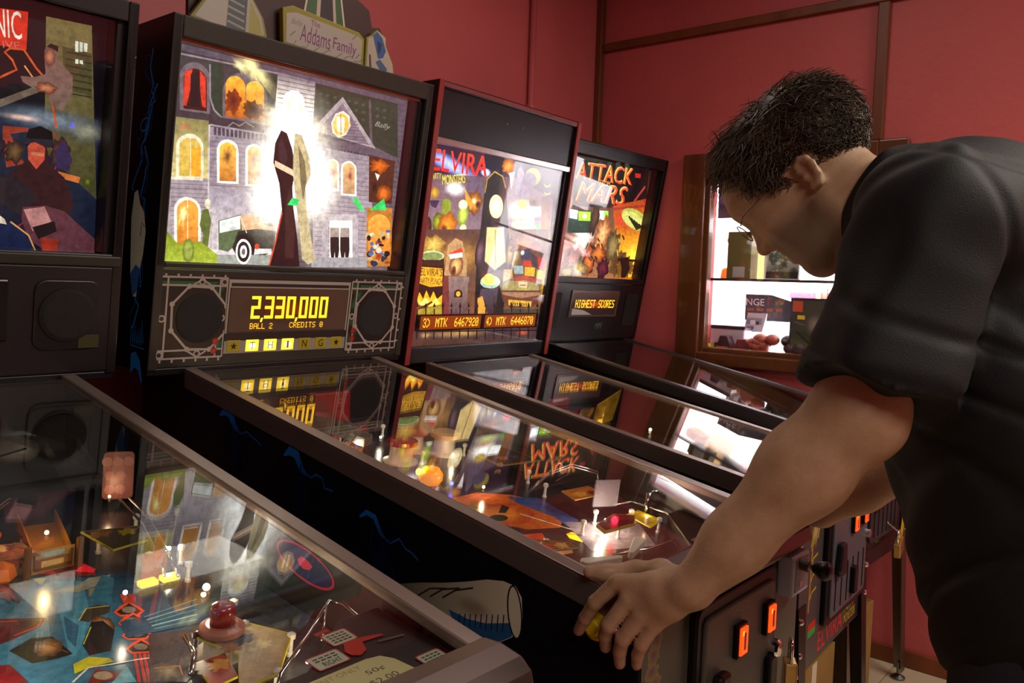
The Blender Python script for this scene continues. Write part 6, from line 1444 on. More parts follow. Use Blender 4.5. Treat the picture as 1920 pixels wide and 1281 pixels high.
for x, y in ((.05, -.88), (.12, -.86), (.10, -.93), (.19, -.90), (.20, -.96), (-.09, -.90), (-.13, -.86), (-.15, -.60), (.16, -.70), (.20, -.62), (.08, -.40), (-.10, -.40), (-.18, -.30), (.0, -.20), (.15, -.18), (.22, -.40)): post('B', x, y)
plastic('B', [(.025, -.945), (.115, -.955), (.155, -.93), (.120, -.90), (.04, -.915)], .030, ['#5c1410', '#8a2418', '#3a0c0c'], th=.006, edge='#a88a20', nm='slingshot_plastic')
plastic('B', [(-.15, -.93), (-.075, -.96), (-.07, -.93), (-.14, -.86)], .030, ['#8a5a30', '#c84820', '#d8a860'], edge='#8a7a50', nm='slingshot_plastic')
plastic('B', [(.15, -.97), (.21, -.96), (.215, -.90), (.17, -.90)], .022, ['#e0b814', '#c89a10', '#e8d040'], edge='#d8c040', nm='lane_plastic', k_=1.0)
plastic('B', [(.10, -.82), (.19, -.83), (.20, -.78), (.12, -.77)], .04, ['#c07028', '#e0a040', '#6a3018'], edge='#b08a40')
plastic('B', [(-.20, -.55), (-.12, -.52), (-.10, -.44), (-.20, -.40)], .035, ['#6a7a30', '#b07828', '#d8a040'], edge='#8a8a30')
plastic('B', [(.12, -.60), (.24, -.62), (.24, -.50), (.14, -.48)], .045, ['#5a3c20', '#a8642c', '#38506a'], edge='#7a6a40')
G().hexa([onpf(.13, -.845, .03), onpf(.18, -.87, .03), onpf(.182, -.866, .03), onpf(.132, -.841, .03)], [onpf(.13, -.845, .085), onpf(.18, -.87, .085), onpf(.182, -.866, .085), onpf(.132, -.841, .085)]).build('clear_shield', mat('frosted_shield', '#8a8088', rough=.25, alpha=.55), PF['B'])
wire('B', [(.10, -.70, .02), (.11, -.74, .07), (.16, -.76, .085), (.20, -.80, .075), (.215, -.80, .02)]); wire('B', [(.115, -.69, .02), (.125, -.73, .07), (.175, -.75, .085), (.215, -.79, .075), (.232, -.79, .02)])
wire('B', [(.15, -.70, .05), (.16, -.73, .085), (.18, -.74, .06), (.165, -.72, .04)]); wire('B', [(.18, -.86, .03), (.22, -.88, .035), (.24, -.95, .03), (.23, -1.0, .02), (.18, -1.02, .015), (.08, -1.01, .012), (0, -.985, .012)], r=.0022, nm='ball_guide')
G().cyl(onpf(.222, -.915, .0), onpf(.222, -.915, .065), .0055, n=12).build('chrome_post', m_chrome, PF['B'], smooth=True)
wire('B', [(.222, -.915, .062), (.25, -.92, .066), (.258, -.93, .06)], r=.004, nm='wire_hook')
flipper('B', .085, -.985, 200); flipper('B', -.085, -.985, -20)
G().box(-.0, .11, -.10, -.07, zp(-.08)+.02, zp(-.08)+.10).build('red_target_bank', m_redp, PF['B'], bevel=.004)
for q in range(3): target('B', .02+.04*q, -.16, m_redp)
ramp('B', [(-.12, -.42, .03), (-.10, -.30, .06), (-.06, -.18, .085), (.0, -.10, .09)], .045, m_clear); ramp('B', [(.0, -.30, .03), (-.04, -.22, .05), (-.12, -.12, .06)], .04, mat('steel_ramp', (.6, .58, .55), rough=.2, metal=.9))
wire('B', [(-.20, -.52, .05), (-.16, -.40, .075), (-.08, -.33, .08), (.02, -.30, .08)]); wire('B', [(-.19, -.53, .05), (-.15, -.41, .075), (-.07, -.345, .08), (.02, -.315, .08)])
bumper('B', .14, -.30, m_redp); bumper('B', .05, -.36, m_redp); bumper('B', .19, -.36, mat('bumper_cream', '#c8a070', rough=.4))

# ================================================================= machine C
M = MACH['C']; F = FACE['C']; hw = F['hw']; HV = F['HV']
m_rededge = mat('red_edge', '#8a2418', rough=.45); m_tan = mat('pink_rail', '#8a4a48', rough=.35, metal=.3)
for s in (-1, 1): fbox(G(), F, min(s*hw, s*(hw-.021)), max(s*hw, s*(hw-.021)), -.002, HV, -.004, .001).build('red_edge_strip', m_rededge, M, bevel=.002)
tp_ = fbox(G(), F, -hw+.021, hw-.021, .688, HV-.018, .010, .03).build('top_panel', mat('black_vinyl', '#0c0b10', rough=.4), M, bevel=.002)
fbox(G(), F, -hw+.021, hw-.021, HV-.018, HV-.002, .0, .02).build('top_moulding', m_tan, M, bevel=.003)
fbox(G(), F, -hw+.021, hw-.021, .668, .688, .002, .03).build('glass_channel', mat('channel_silver', (.55, .50, .50), rough=.25, metal=.8), M, bevel=.003)
for u in (-.03, .055): G().ball(fp(F, u, .775, .009), .003, n=8).build('screw', m_chrome, tp_)
fbox(G(), F, -hw+.021, hw-.021, .004, .050, .006, .03).build('bottom_panel', m_blackl, M, bevel=.003)
fbox(G(), F, .336, hw-.021, .05, .668, .01, .034).build('side_liner', m_blackl, M); fbox(G(), F, -hw+.021, -.345, .05, .668, .01, .034).build('side_liner', m_blackl, M)
a = fart(F, 0.034); a.clip = (-.350, .046, .340, .680); print_party(a); a.build('backglass_art', m_lit, M)
fbox(G(), F, -.352, .352, .046, .676, .016, .019).build('backbox_glass', m_bglass, M)
ds = fbox(G(), F, -.315, .315, .098, .150, .021, .032).build('display', mat('display_dark', '#1a0e08', rough=.3), M)
a = fart(F, .0205); a.poly(rect(-.305, .103, -.012, .146), '#c85010', .55); a.poly(rect(.008, .103, .300, .146), '#c85010', .55)
for t_, x0, x1 in (('3>', -.292, -.262), ('MTK', -.235, -.180), ('6467920', -.145, -.025), ('4>', .018, .046), ('MTK', .072, .124), ('6446870', .155, .285)): a.dots(t_, x0, .110, x1, .139, '#ffc030', 1.8, fill=1.0)
a.build('score_lights', m_dmd, ds)
# front panel print and coin door
a = Art((0, YFp, 0), (1, 0, 0), (0, 0, 1)); a.poly(rect(-.279, .493, .279, .885), '#403c3e'); a.grad(rect(.10, .495, .279, .64), '#2c1a20', '#2a2228')
for k in range(5): a.line([(-.205, .655+k*.042), (-.185, .675+k*.042), (-.155, .68+k*.042)], .006, '#b09a1c')
a.line([(-.205, .63), (-.20, .72), (-.195, .86)], .009, '#a8781c'); a.blob(-.18, .82, .025, .03, '#a8a080', '#7a6a20', jag=.5); a.line([(-.21, .79), (-.18, .84), (-.16, .81), (-.14, .86)], .006, '#c0a820')
for x in (-.165, .245):
    a.poly([(x-.035, .598), (x+.02, .600), (x+.02, .582), (x-.035, .580)], '#c02018'); a.poly([(x-.035, .580), (x+.02, .582), (x+.02, .566), (x-.035, .564)], '#1c9a38')
a.text('ELVIRA', -.118, .506, .085, .556, '#c01c14', 1.2); a.text('PARTY', .10, .538, .19, .562, '#8aaa24'); a.text('MONSTERS', .10, .508, .205, .534, '#b8a820')
a.build('front_print', m_print, M)
coin_door(M, -.115, .225, .565, .87, YFp, ((.06, .80), (.15, .805)), k='#4a4a52')
G().lathe([(.012, 0), (.012, .010), (.003, .012)], (.20, YFp-.020, .74), (0, -1, 0), n=16).build('door_lock', m_chrome, M)
pp_ = G().box(.06, .09, YFp-.034, YFp-.018, .61, .68).build('coin_lever', m_blkmetal, M, bevel=.003)
_, o_, ex_, ey_ = apron('C', mat('apron_black', '#141216', rough=.35))
for x, y, c, p in ((.06, -.25, '#ff2018', .12), (.11, -.26, '#ff2018', .08), (-.10, -.45, '#ffc060', .10), (.10, -.60, '#ffd8a0', .08), (-.05, -.8, '#ffd8a0', .08)): bulb('C', x, y, .05, c, p, .008, 14)
G().box(.03, .14, -.27, -.245, zp(-.25)+.03, zp(-.25)+.075).build('red_mask_toy', m_redp, PF['C'], bevel=.01)
G().hexa([onpf(.05, -.42, .02), onpf(.21, -.40, .02), onpf(.21, -.396, .02), onpf(.05, -.416, .02)], [onpf(.07, -.42, .09), onpf(.24, -.40, .12), onpf(.24, -.396, .12), onpf(.07, -.416, .09)]).build('yellow_sign_plastic', mat('yellow_toy', '#b8901c', rough=.4, noise=.5, nscale=30), PF['C'])
for x, y in ((-.15, -.9), (.15, -.9), (.1, -.7), (-.1, -.7), (-.2, -.5), (.2, -.55), (0, -.4), (-.1, -.2)): post('C', x, y)
for q, (x, y) in enumerate(((-.12, -.33), (.0, -.30), (-.05, -.45))): bumper('C', x, y, m_redp)
flipper('C', .085, -.985, 200); flipper('C', -.085, -.985, -20)
plastic('C', [(-.17, -.93), (-.09, -.96), (-.08, -.92), (-.15, -.85)], .03, ['#7a4a20', '#b83018', '#c8a030']); plastic('C', [(.17, -.93), (.09, -.96), (.08, -.92), (.15, -.85)], .03, ['#7a4a20', '#b83018', '#c8a030'])
G().hexa([onpf(-.24, -.06, .03), onpf(-.12, -.06, .03), onpf(-.12, -.055, .03), onpf(-.24, -.055, .03)], [onpf(-.24, -.06, .10), onpf(-.12, -.06, .10), onpf(-.12, -.055, .10), onpf(-.24, -.055, .10)]).build('pale_card', mat('pale_card', '#7a7a5a', rough=.5), PF['C'])

# ================================================================= machine D
M = MACH['D']; F = FACE['D']; hw = F['hw']; HV = F['HV']
frame_bars(F, M, mat('bezel_black', '#17151a', rough=.4), -.333, .333, .262, .735, 0.0, .014, -hw+.0005, hw-.0005, .240, HV-.0005)
fbox(G(), F, .322, .333, .262, .735, .014, .058).build('inner_liner', m_blackl, M)
a = fart(F, .058); a.clip = (-.332, .25, .331, .738); print_martian(a); a.build('translite', m_lit, M)
fbox(G(), F, -.332, .332, .263, .734, .018, .021).build('backbox_glass', m_bglass, M)
sp = fbox(G(), F, -hw+.004, hw-.004, .004, .238, .002, .02).build('speaker_panel', m_blackl, M, bevel=.004)
for s in (-1, 1): fbox(G(), F, s*.27-.045, s*.27+.045, .06, .20, -.002, .003).build('speaker_grille', mat('grille_cloth', '#181614', rough=.8), sp, bevel=.002)
dm = fbox(G(), F, -.165, .165, .100, .212, -.003, .003).build('display', mat('smoked_glare_display', '#5a483e', rough=.22), sp, bevel=.003)
a = fart(F, -.0036); a.o -= F['ex']*.034; a.o += F['ev']*.005; a.grad(rect(-.115, .106, .185, .198), '#2c1c1a', '#4a2418', 1, .5, .6); a.poly([(-.115, .106), (.02, .106), (-.04, .125), (-.115, .132)], '#8a7c78', .8); a.blob(.03, .150, .15, .03, '#c84808', '#3c2418', .9, .4, a0=.9, a1=0); a.dots('HIGHEST SCORES', -.100, .135, .170, .168, '#ffb818', 1.9, fill=1.0); a.build('score_lights', m_dmd, dm)
a = fart(F, .0008); a.text('MM', .03, .048, .075, .075, '#6a666a', shear=.1); a.build('maker_mark', m_print, sp)
apron('D', mat('apron_black', '#141216'))
for x, y, c, p in ((-.15, -.55, '#ff2020', .05), (.1, -.5, '#ffe0b0', .05), (-.1, -.75, '#ffe0b0', .05)): bulb('D', x, y, .03, c, p, .006, 14)
for q in range(8): G().cyl(onpf(-.255, -.42-.035*q, .06), onpf(-.255, -.42-.035*q, .085), .003, n=8).build('red_lamp_post', m_redp, PF['D'])
for x, y in ((-.15, -.9), (.15, -.9), (.1, -.7), (-.1, -.7), (.2, -.55), (0, -.4)): post('D', x, y)
for (x, y) in ((-.1, -.35), (.05, -.32)): bumper('D', x, y, mat('bumper_green', '#3a5a2a', rough=.35))
flipper('D', .085, -.985, 200); flipper('D', -.085, -.985, -20)
a = Art((0, YFp, 0), (1, 0, 0), (0, 0, 1)); a.poly(rect(-.279, .493, .279, .885), '#1c1a1e'); a.build('front_print', m_print, M)
coin_door(M, -.15, .15, .56, .87, YFp, ((-.05, .80), (.05, .80)), k='#2a2a30')

# ================================================================= machine A
M = MACH['A']; F = FACE['A']; hw = F['hw']; HV = F['HV']
m_purp = mat('dark_purple_panel', '#150e16', rough=.45)
frame_bars(F, M, mat('bezel_black', '#17151a'), -.345, .345, .250, .706, 0.0, .014, -hw+.0005, hw-.0005, .226, HV-.0005)
fbox(G(), F, .330, .345, .250, .706, .014, .058).build('inner_liner', m_blackl, M)
a = fart(F, .058); a.clip = (-.345, .238, .332, .706); print_city(a); a.build('translite', m_lit2, M)
fbox(G(), F, -.344, .344, .251, .705, .018, .021).build('backbox_glass', m_bglass, M)
sp = fbox(G(), F, -hw+.004, hw-.004, .004, .224, .002, .02).build('speaker_panel', m_purp, M, bevel=.004)
for s in (-1, 1):
    G().prism(rrect(s*.262-.062, .055, s*.262+.062, .195, .022), 0, .004, org=fp(F, 0, 0, .002), ex=F['ex'], ey=F['ev']).build('speaker_frame', m_blackl, sp, bevel=.002)
    G().lathe([(.054, 0), (.054, .003), (.046, .006), (.002, .007)], fp(F, s*.262, .126, -.002), F['n'], n=28).build('speaker_grille', mat('grille_cloth', '#181614'), sp)
dm = fbox(G(), F, -.155, .155, .075, .195, -.004, .003).build('display', mat('smoked_dark', '#1c1a18', rough=.2), sp, bevel=.006)
fbox(G(), F, .285, .325, .058, .085, -.003, .0).build('yellow_sticker', mat('dim_olive', '#3a3818'), sp)
fbox(G(), F, -hw+.004, hw-.004, .224, .246, -.002, .02).build('glass_ledge', m_bezel, M, bevel=.003)
fbox(G(), F, -hw+.002, hw-.002, -.012, .004, .004, .03).build('hinge_board', m_blackl, M, bevel=.002)
# playfield A
a = Art(onpf(0, 0, .0004), (1, 0, 0), (0, 1, SL-.0625)); a.ey = Vector((0, 1, SL-.0625)); a.clip = (-.26, -1.13, .26, -.02); print_pf_city(a); a.build('playfield_print', m_pfprint, PF['A'])
ap, o_, ex_, ey_ = apron('A', mat('apron_charcoal', '#1e1a1c', rough=.4), .072, .02)
def AP(x, y): return (x, (y+1.143)*math.sqrt(1+(SL-.0625)**2))
a = Art(o_, ex_, ey_)
a.poly([AP(-.06, -1.128), AP(.200, -1.128), AP(.197, -1.10), AP(.192, -1.072), AP(.183, -1.058), AP(.165, -1.054), AP(.0, -1.056), AP(-.06, -1.058)], '#c9c08c')
a.text('50\u00a2', *AP(.147, -1.083), .172, AP(0, -1.083)[1]+.010, '#4a4436'); a.text('$2.00', *AP(.138, -1.102), .176, AP(0, -1.102)[1]+.011, '#4a4436'); a.text('AMUSEMENT ONLY', *AP(.045, -1.067), .150, AP(0, -1.067)[1]+.008, '#9a9060')
for q in range(3): a.line([AP(.02, -1.08-.014*q), AP(.10, -1.08-.014*q)], .003, '#a39a6c')
def stick(cx, cy, w_, h_, word):
    X0, Y0 = AP(cx, cy)
    a.poly(rrect(X0-w_/2-.0018, Y0-h_/2-.0018, X0+w_/2+.0018, Y0+h_/2+.0018, .004), '#b02c24'); a.poly(rrect(X0-w_/2, Y0-h_/2, X0+w_/2, Y0+h_/2, .003), '#b4bca8')
    for q in range(2 if word else 4):
        for z in range(4): a.line([(X0-w_*.38+z*w_*.2, Y0+h_*(.30-.2*q)), (X0-w_*.38+z*w_*.2+w_*.15, Y0+h_*(.30-.2*q))], h_*.10, '#3c4038')
    if word: a.text(word, X0-w_*.25, Y0-h_*.40, X0+w_*.35, Y0-h_*.06, '#20221e')
stick(.171, -.999, .033, .026, ''); stick(.131, -1.031, .040, .026, 'RIGHT'); stick(.228, -1.099, .033, .026, '')
a.poly([AP(.155, -1.030), AP(.165, -1.015), AP(.19, -1.015), AP(.215, -1.022), AP(.215, -1.027), AP(.185, -1.024), AP(.178, -1.04), AP(.165, -1.046), AP(.157, -1.04)], '#b8281c'); a.poly([AP(.150, -.978), AP(.170, -.976), AP(.170, -.983), AP(.150, -.985)], '#a82818'); a.line([AP(.20, -1.034), AP(.235, -1.04)], .004, '#5c5654')
a.build('card', m_print, ap)
# sticker on the inner right wall, chrome ball guide
a = Art((CW-.0185, 0, 0), (0, -1, 0), (0, 0, 1))
sl_ = -math.degrees(math.atan(.18)); a.o += Vector((0, .019, .043))
a.poly(ell(.832, .902, .069, .0235, 32, sl_), '#a81c3c'); a.poly(ell(.832, .902, .064, .0205, 32, sl_), '#14144a'); a.poly([(.815, .905), (.825, .912), (.842, .908), (.85, .902), (.842, .896), (.83, .895), (.82, .898)], '#c02450'); a.build('wall_sticker', m_print, M)
# red bumper with clear skirt and lamp, slingshot plastics, wires
bumper('A', .115, -.865, mat('bumper_pink', '#a86a5c', rough=.25), r=.028, h=.040, dome=m_redp)
bulb('A', .128, -.800, .060, '#ffe8c0', .35, .0045, 60); bulb('A', .120, -.808, .055, '#fff0d0', .05, .003, 60, light=False)
plastic('A', [(.085, -.845), (.15, -.845), (.185, -.915), (.12, -.985), (.065, -.990), (.105, -.92)], .024, ['#b09468', '#8a5a3c', '#20304a', '#c8b080'], edge='#b8a41c', nm='slingshot_plastic')
plastic('A', [(.06, -.90), (.10, -.90), (.085, -.955), (.05, -.96)], .020, ['#a8341c', '#5a2a1c', '#c88a40'], edge='#b8a41c', nm='lane_plastic')
wire('A', [(.228, -1.045, .03), (.228, -1.018, .062), (.224, -.962, .075), (.214, -.946, .075), (.16, -.98, .062), (.098, -1.0174, .05), (.078, -1.035, .02)], r=.0024, nm='wire_ball_guide'); wire('A', [(.205, -.952, .074), (.178, -.985, .062), (.172, -.992, .055)], r=.002, nm='wire_hook')
wire('A', [(.04, -.93, .03), (.06, -.90, .035), (.075, -.85, .03)], r=.0035)
for x, y in ((.09, -.85), (.15, -.86), (.18, -.92), (.12, -.98), (.20, -.60), (.18, -.66), (.15, -.60), (.0, -.5), (.12, -.5), (.2, -.45), (-.06, -.55), (.03, -.45), (.17, -.80)): post('A', x, y, .03, m_post if x > .1 else m_chrome)
target('A', .145, -.625, m_redp, .036, .04); 
for s in (-.016, .016): G().hexa([onpf(.144+s-.013, -.652, .002), onpf(.144+s+.013, -.652, .002), onpf(.144+s+.013, -.636, .002), onpf(.144+s-.013, -.636, .002)], [onpf(.144+s-.013, -.652, .010), onpf(.144+s+.013, -.652, .010), onpf(.144+s+.013, -.636, .010), onpf(.144+s-.013, -.636, .010)]).build('yellow_insert', mat('lit_yellow', '#f0c820', rough=.3, emis='#ffc810', es=1.2), PF['A'], bevel=.002)
m_tunnel = mat('amber_plastic', '#6a4418', rough=.3)
ramp('A', [(.045, -.53, .006), (.052, -.48, .018), (.06, -.42, .03)], .048, m_tunnel, wall=.022)
a = Art(onpf(.045, -.525, .0), (1, 0, 0), PN); a.poly(rect(-.03, 0, .03, .035), '#b08444'); a.poly(rect(-.024, .004, .024, .022), '#8a5a28'); a.poly(rect(-.016, .024, .016, .031), '#9ab0b0'); a.poly(rect(-.015, .008, .015, .018), '#e0b070'); a.build('ramp_sign', m_pfprint, PF['A'])
for s in (-.035, .035): G().cyl(onpf(.045+s, -.53, 0), onpf(.045+s, -.53, .045), .005, n=10).build('ramp_post', m_tunnel, PF['A'])
bulb('A', .045, -.50, .05, '#ffc878', .20, .005, 30); bulb('A', .18, -.60, .03, '#fff0d8', .10, .005, 30); bulb('A', -.04, -.46, .03, '#ff8a50', .12, .006, 16); bulb('A', .17, -.97, .018, '#ffe0b0', .10, .004, 30); bulb('A', .09, -.985, .016, '#fff0d0', .12, .005, 30); bulb('A', .06, -.72, .04, '#ffe8c8', .06, .003, 10); bulb('A', -.17, -.62, .03, '#ffe0b8', .25, .003, 8); bulb('A', -.12, -.80, .03, '#ffe8d0', .18, .003, 8); bulb('A', .20, -.35, .03, '#ffd0a0', .06, .004, 14); bulb('A', -.12, -.95, .03, '#ffe0c0', .12, .004, 14)
G().lathe([(.018, 0), (.022, .01), (.012, .022), (.001, .024)], onpf(-.01, -.42, .02), PN, n=14).build('orange_dome', mat('orange_cap', '#c8541c', rough=.25), PF['A'], smooth=True)
G().lathe([(.014, 0), (.020, .006), (.016, .022), (.002, .03)], onpf(-.02, -.52, .0), PN, n=6).build('orange_gem', mat('orange_gem', '#d87020', rough=.15), PF['A'])
plastic('A', [(-.03, -.46), (.02, -.48), (.025, -.53), (-.03, -.52)], .03, ['#8a5040', '#c8a878', '#5a3a34'], edge='#7a5a30'); plastic('A', [(.10, -.48), (.18, -.50), (.17, -.56), (.11, -.57)], .03, ['#3a3428', '#6a4a20', '#8a7a20'], edge='#8a8420')
plastic('A', [(-.2, -.95), (-.11, -.98), (-.10, -.94), (-.17, -.86)], .024, ['#7a2020', '#b09468', '#20304a'], edge='#b8a41c', nm='slingshot_plastic')
wire('A', [(.20, -.42, .05), (.19, -.52, .045), (.17, -.62, .03), (.165, -.66, .012)], r=.0022); wire('A', [(.185, -.42, .05), (.175, -.52, .045), (.157, -.61, .03), (.15, -.65, .012)], r=.0022)
kp = G().prism(rrect(-.020, 0, .030, .085, .008), -.002, .002, org=onpf(.222, -.32, .012), ex=(.86, -.5, 0), ey=(0, -.1, 1)).build('keypad_plastic', mat('pink_plastic', '#8a5650', rough=.4), PF['A'], bevel=.001)
for r_ in range(3):
    for c_ in range(2 if r_ < 2 else 3):
        G().cyl(onpf(.222, -.32, .012)+Vector((.86, -.5, 0))*(-.008+.017*(c_ if r_ < 2 else c_-.3))+Vector((0, -.1, 1))*(.018+.025*r_)-Vector((.5, .86, 0))*.0015, onpf(.222, -.32, .012)+Vector((.86, -.5, 0))*(-.008+.017*(c_ if r_ < 2 else c_-.3))+Vector((0, -.1, 1))*(.018+.025*r_)-Vector((.5, .86, 0))*.0035, .0085, n=14).build('key', mat('key_pink', '#a87068', rough=.4), kp)
G().lathe([(.040, 0), (.045, .010), (.042, .022), (.02, .034), (.001, .036)], onpf(.12, -.13, .05), PN, n=24).build('grey_dome', mat('grey_dome', '#5a5650', rough=.4), PF['A'], smooth=True)
ramp('A', [(.16, -.36, .05), (.17, -.22, .08), (.12, -.12, .09), (0, -.10, .09)], .05, m_clear); wire('A', [(-.2, -.5, .04), (-.15, -.35, .07), (0, -.25, .08), (.12, -.2, .085)])
flipper('A', .085, -.985, 200, col='#b03028'); flipper('A', -.085, -.985, -20, col='#b03028')
G().ball((.215, -1.19, zg(-1.17)-.008), .006, n=10, sc=(1, 1, .6)).build('bar_rivet', m_chrome, M, smooth=True)
# backbox right side of A: plain black with a soft-edged brown patch
a = Art((hw+.0006, 0, 0), (0, 1, 0), (0, 0, 1)); a.blob(-.02, 1.62, .05, .05, '#3a1c12', '#0b0b0e', jag=.4, a1=0); a.build('side_patch', m_print, M)

# ================================================================= loose things
pd = padlock('padlock', (1.635, .2276-1.19-.052, .575), .1, 'brass padlock with a yellow tag on the corner machine by the window', tilt=-.35, w_=.06, h_=.05)
G().tube([(.0, .0, .004), (.0, .03, .03), (.0, .045, .05)], .003, n=8).build('chain_link', m_chrome, pd); G().hexa([(.02, -.004, -.055), (.085, -.004, -.015), (.085, .0, -.015), (.02, .0, -.055)], [(.03, -.004, -.015), (.085, -.004, .03), (.085, 0, .03), (.03, 0, -.015)]).build('yellow_tag', mat('yellow_tag', '#c8a010', rough=.4), pd)
m_card = mat('cardboard', '#8a6a34', rough=.75, noise=.12, nscale=12)
def carton(loc, rz, sx, sy, h, label, flaps=True, tape=True):
    e = empty('cardboard_box', loc, rz); tag(e, label, 'box', 'cardboard boxes under the machines')
    g = G(); t = .006
    g.box(-sx/2, sx/2, -sy/2, -sy/2+t, 0, h).box(-sx/2, sx/2, sy/2-t, sy/2, 0, h).box(-sx/2, -sx/2+t, -sy/2+t, sy/2-t, 0, h).box(sx/2-t, sx/2, -sy/2+t, sy/2-t, 0, h).box(-sx/2+t, sx/2-t, -sy/2+t, sy/2-t, 0, t)
    g.build('carton', m_card, e)
    if flaps: G().hexa([(-sx/2+t, -sy/2+t, h-.006), (sx/2-t, -sy/2+t, h-.006), (sx/2-t, 0, h-.03), (-sx/2+t, 0, h-.03)], [(-sx/2+t, -sy/2+t, h-.002), (sx/2-t, -sy/2+t, h-.002), (sx/2-t, 0, h-.026), (-sx/2+t, 0, h-.026)]).build('flap', m_card, e)
    if tape: G().box(-.02, .02, -sy/2-.001, -sy/2, h*.2, h).build('shipping_label', mat('paper_label', '#c8c0a8', rough=.6), e)
    return e
carton((.95, -.80, 0), .04, .36, .40, .36, 'cardboard box with a white label under the red-edged machine')
carton((1.50, -.78, 0), .0, .28, .34, .33, 'plain open cardboard box on the floor under the corner machine', tape=False)
# ------------------------------------------------------------------ the player: skin, shirt, trousers grown as smooth blended volumes
def _len(v): return np.sqrt((v*v).sum(-1))
class Blend:
    """smooth union of tapered limbs and ellipsoids, meshed as one continuous surface"""
    def __init__(self): self.p = []
    def limb(self, a, b, ra, rb, k=0.02, sc=(1, 1, 1)): self.p.append(('L', np.array(a, float), np.array(b, float), ra, rb, k, np.array(sc, float))); return self
    def chain(self, pts, rs, k=0.02, sc=(1, 1, 1)):
        for i in range(len(pts)-1): self.limb(pts[i], pts[i+1], rs[i], rs[i+1], k, sc)
        return self
    def egg(self, c, r, k=0.02, rot=None, cut=False):
        self.p.append(('C' if cut else 'E', np.array(c, float), np.array(r, float), np.eye(3) if rot is None else np.array(rot, float), k)); return self
    def one(self, q, P):
        if q[0] == 'L':
            _, a, b, ra, rb, k, sc = q; ab = (b-a)/sc; ap = (P-a)/sc; t = np.clip((ap@ab)/max(ab@ab, 1e-9), 0, 1)
            return (_len(ap-t[:, None]*ab)-(ra+(rb-ra)*t)/1.0)*min(1.0, sc.min()), k
        _, c, r, R_, k = q; l = (P-c)@R_.T; k0 = _len(l/r); k1 = _len(l/(r*r)); return k0*(k0-1)/np.maximum(k1, 1e-6), k
    def dist(self, P):
        d = np.full(len(P), 1.0)
        for q in self.p:
            e, k = self.one(q, P)
            if q[0] == 'C':
                h = np.clip(0.5-0.5*(d+e)/k, 0, 1); d = d*(1-h)+(-e)*h+k*h*(1-h)
            else:
                h = np.clip(0.5+0.5*(d-e)/k, 0, 1); d = d*(1-h)+e*h-k*h*(1-h)
        return d
    def mesh(self, lo, hi, h, post=None):
        lo = np.array(lo); n = np.ceil((np.array(hi)-lo)/h).astype(int)+1
        f = (lambda P: post(P, self.dist(P))) if post else self.dist
        B = 6; nc = np.ceil(n/B).astype(int)+1
        ci = np.stack(np.meshgrid(*[np.arange(m) for m in nc], indexing='ij'), -1).reshape(-1, 3)
        dc = f(lo+(ci*B+B/2-0.5)*h).reshape(nc)
        D = np.repeat(np.repeat(np.repeat(dc, B, 0), B, 1), B, 2)[:n[0], :n[1], :n[2]].astype(np.float32)
        act = np.argwhere(np.abs(D) < B*h*1.25)
        out = np.empty(len(act), np.float32)
        for s in range(0, len(act), 400000): out[s:s+400000] = f(lo+act[s:s+400000]*h)
        D[act[:, 0], act[:, 1], act[:, 2]] = out
        S = D < 0
        c8 = [(i, j, k) for i in (0, 1) for j in (0, 1) for k in (0, 1)]
        def sl(A, o): return A[o[0]:A.shape[0]-1+o[0], o[1]:A.shape[1]-1+o[1], o[2]:A.shape[2]-1+o[2]]
        cnt = sum(sl(S, o).astype(np.int8) for o in c8); cells = np.argwhere((cnt > 0) & (cnt < 8))
        idx = np.full(cnt.shape, -1, np.int32); idx[cells[:, 0], cells[:, 1], cells[:, 2]] = np.arange(len(cells))
        V = np.zeros((len(cells), 3)); W_ = np.zeros(len(cells))
        for a in c8:
            for ax in range(3):
                if a[ax]: continue
                b = list(a); b[ax] = 1
                da = D[tuple((cells+a).T)]; db = D[tuple((cells+b).T)]; m = (da < 0) != (db < 0)
                t = np.where(m, da/np.where(m, da-db, 1), 0); p = np.array(a, float)+np.zeros((len(cells), 3)); p[:, ax] += t
                V += p*m[:, None]; W_ += m
        V = lo+(cells+V/W_[:, None])*h
        Q = []
        for ax in range(3):
            u, v = (ax+1) % 3, (ax+2) % 3; o1 = [slice(None)]*3; o2 = [slice(None)]*3; o1[ax] = slice(0, -1); o2[ax] = slice(1, None)
            e = np.argwhere(S[tuple(o1)] != S[tuple(o2)]); e = e[(e[:, u] > 0) & (e[:, v] > 0) & (e[:, u] < n[u]-1) & (e[:, v] < n[v]-1)]
            fl = S[tuple(e.T)]
            du = np.zeros(3, int); du[u] = 1; dv = np.zeros(3, int); dv[v] = 1
            q = np.stack([idx[tuple((e-du-dv).T)], idx[tuple((e-dv).T)], idx[tuple(e.T)], idx[tuple((e-du).T)]], 1)
            q[~fl] = q[~fl][:, ::-1]; Q.append(q)
        Q = np.concatenate(Q); Q = Q[(Q >= 0).all(1)]
        return V, Q
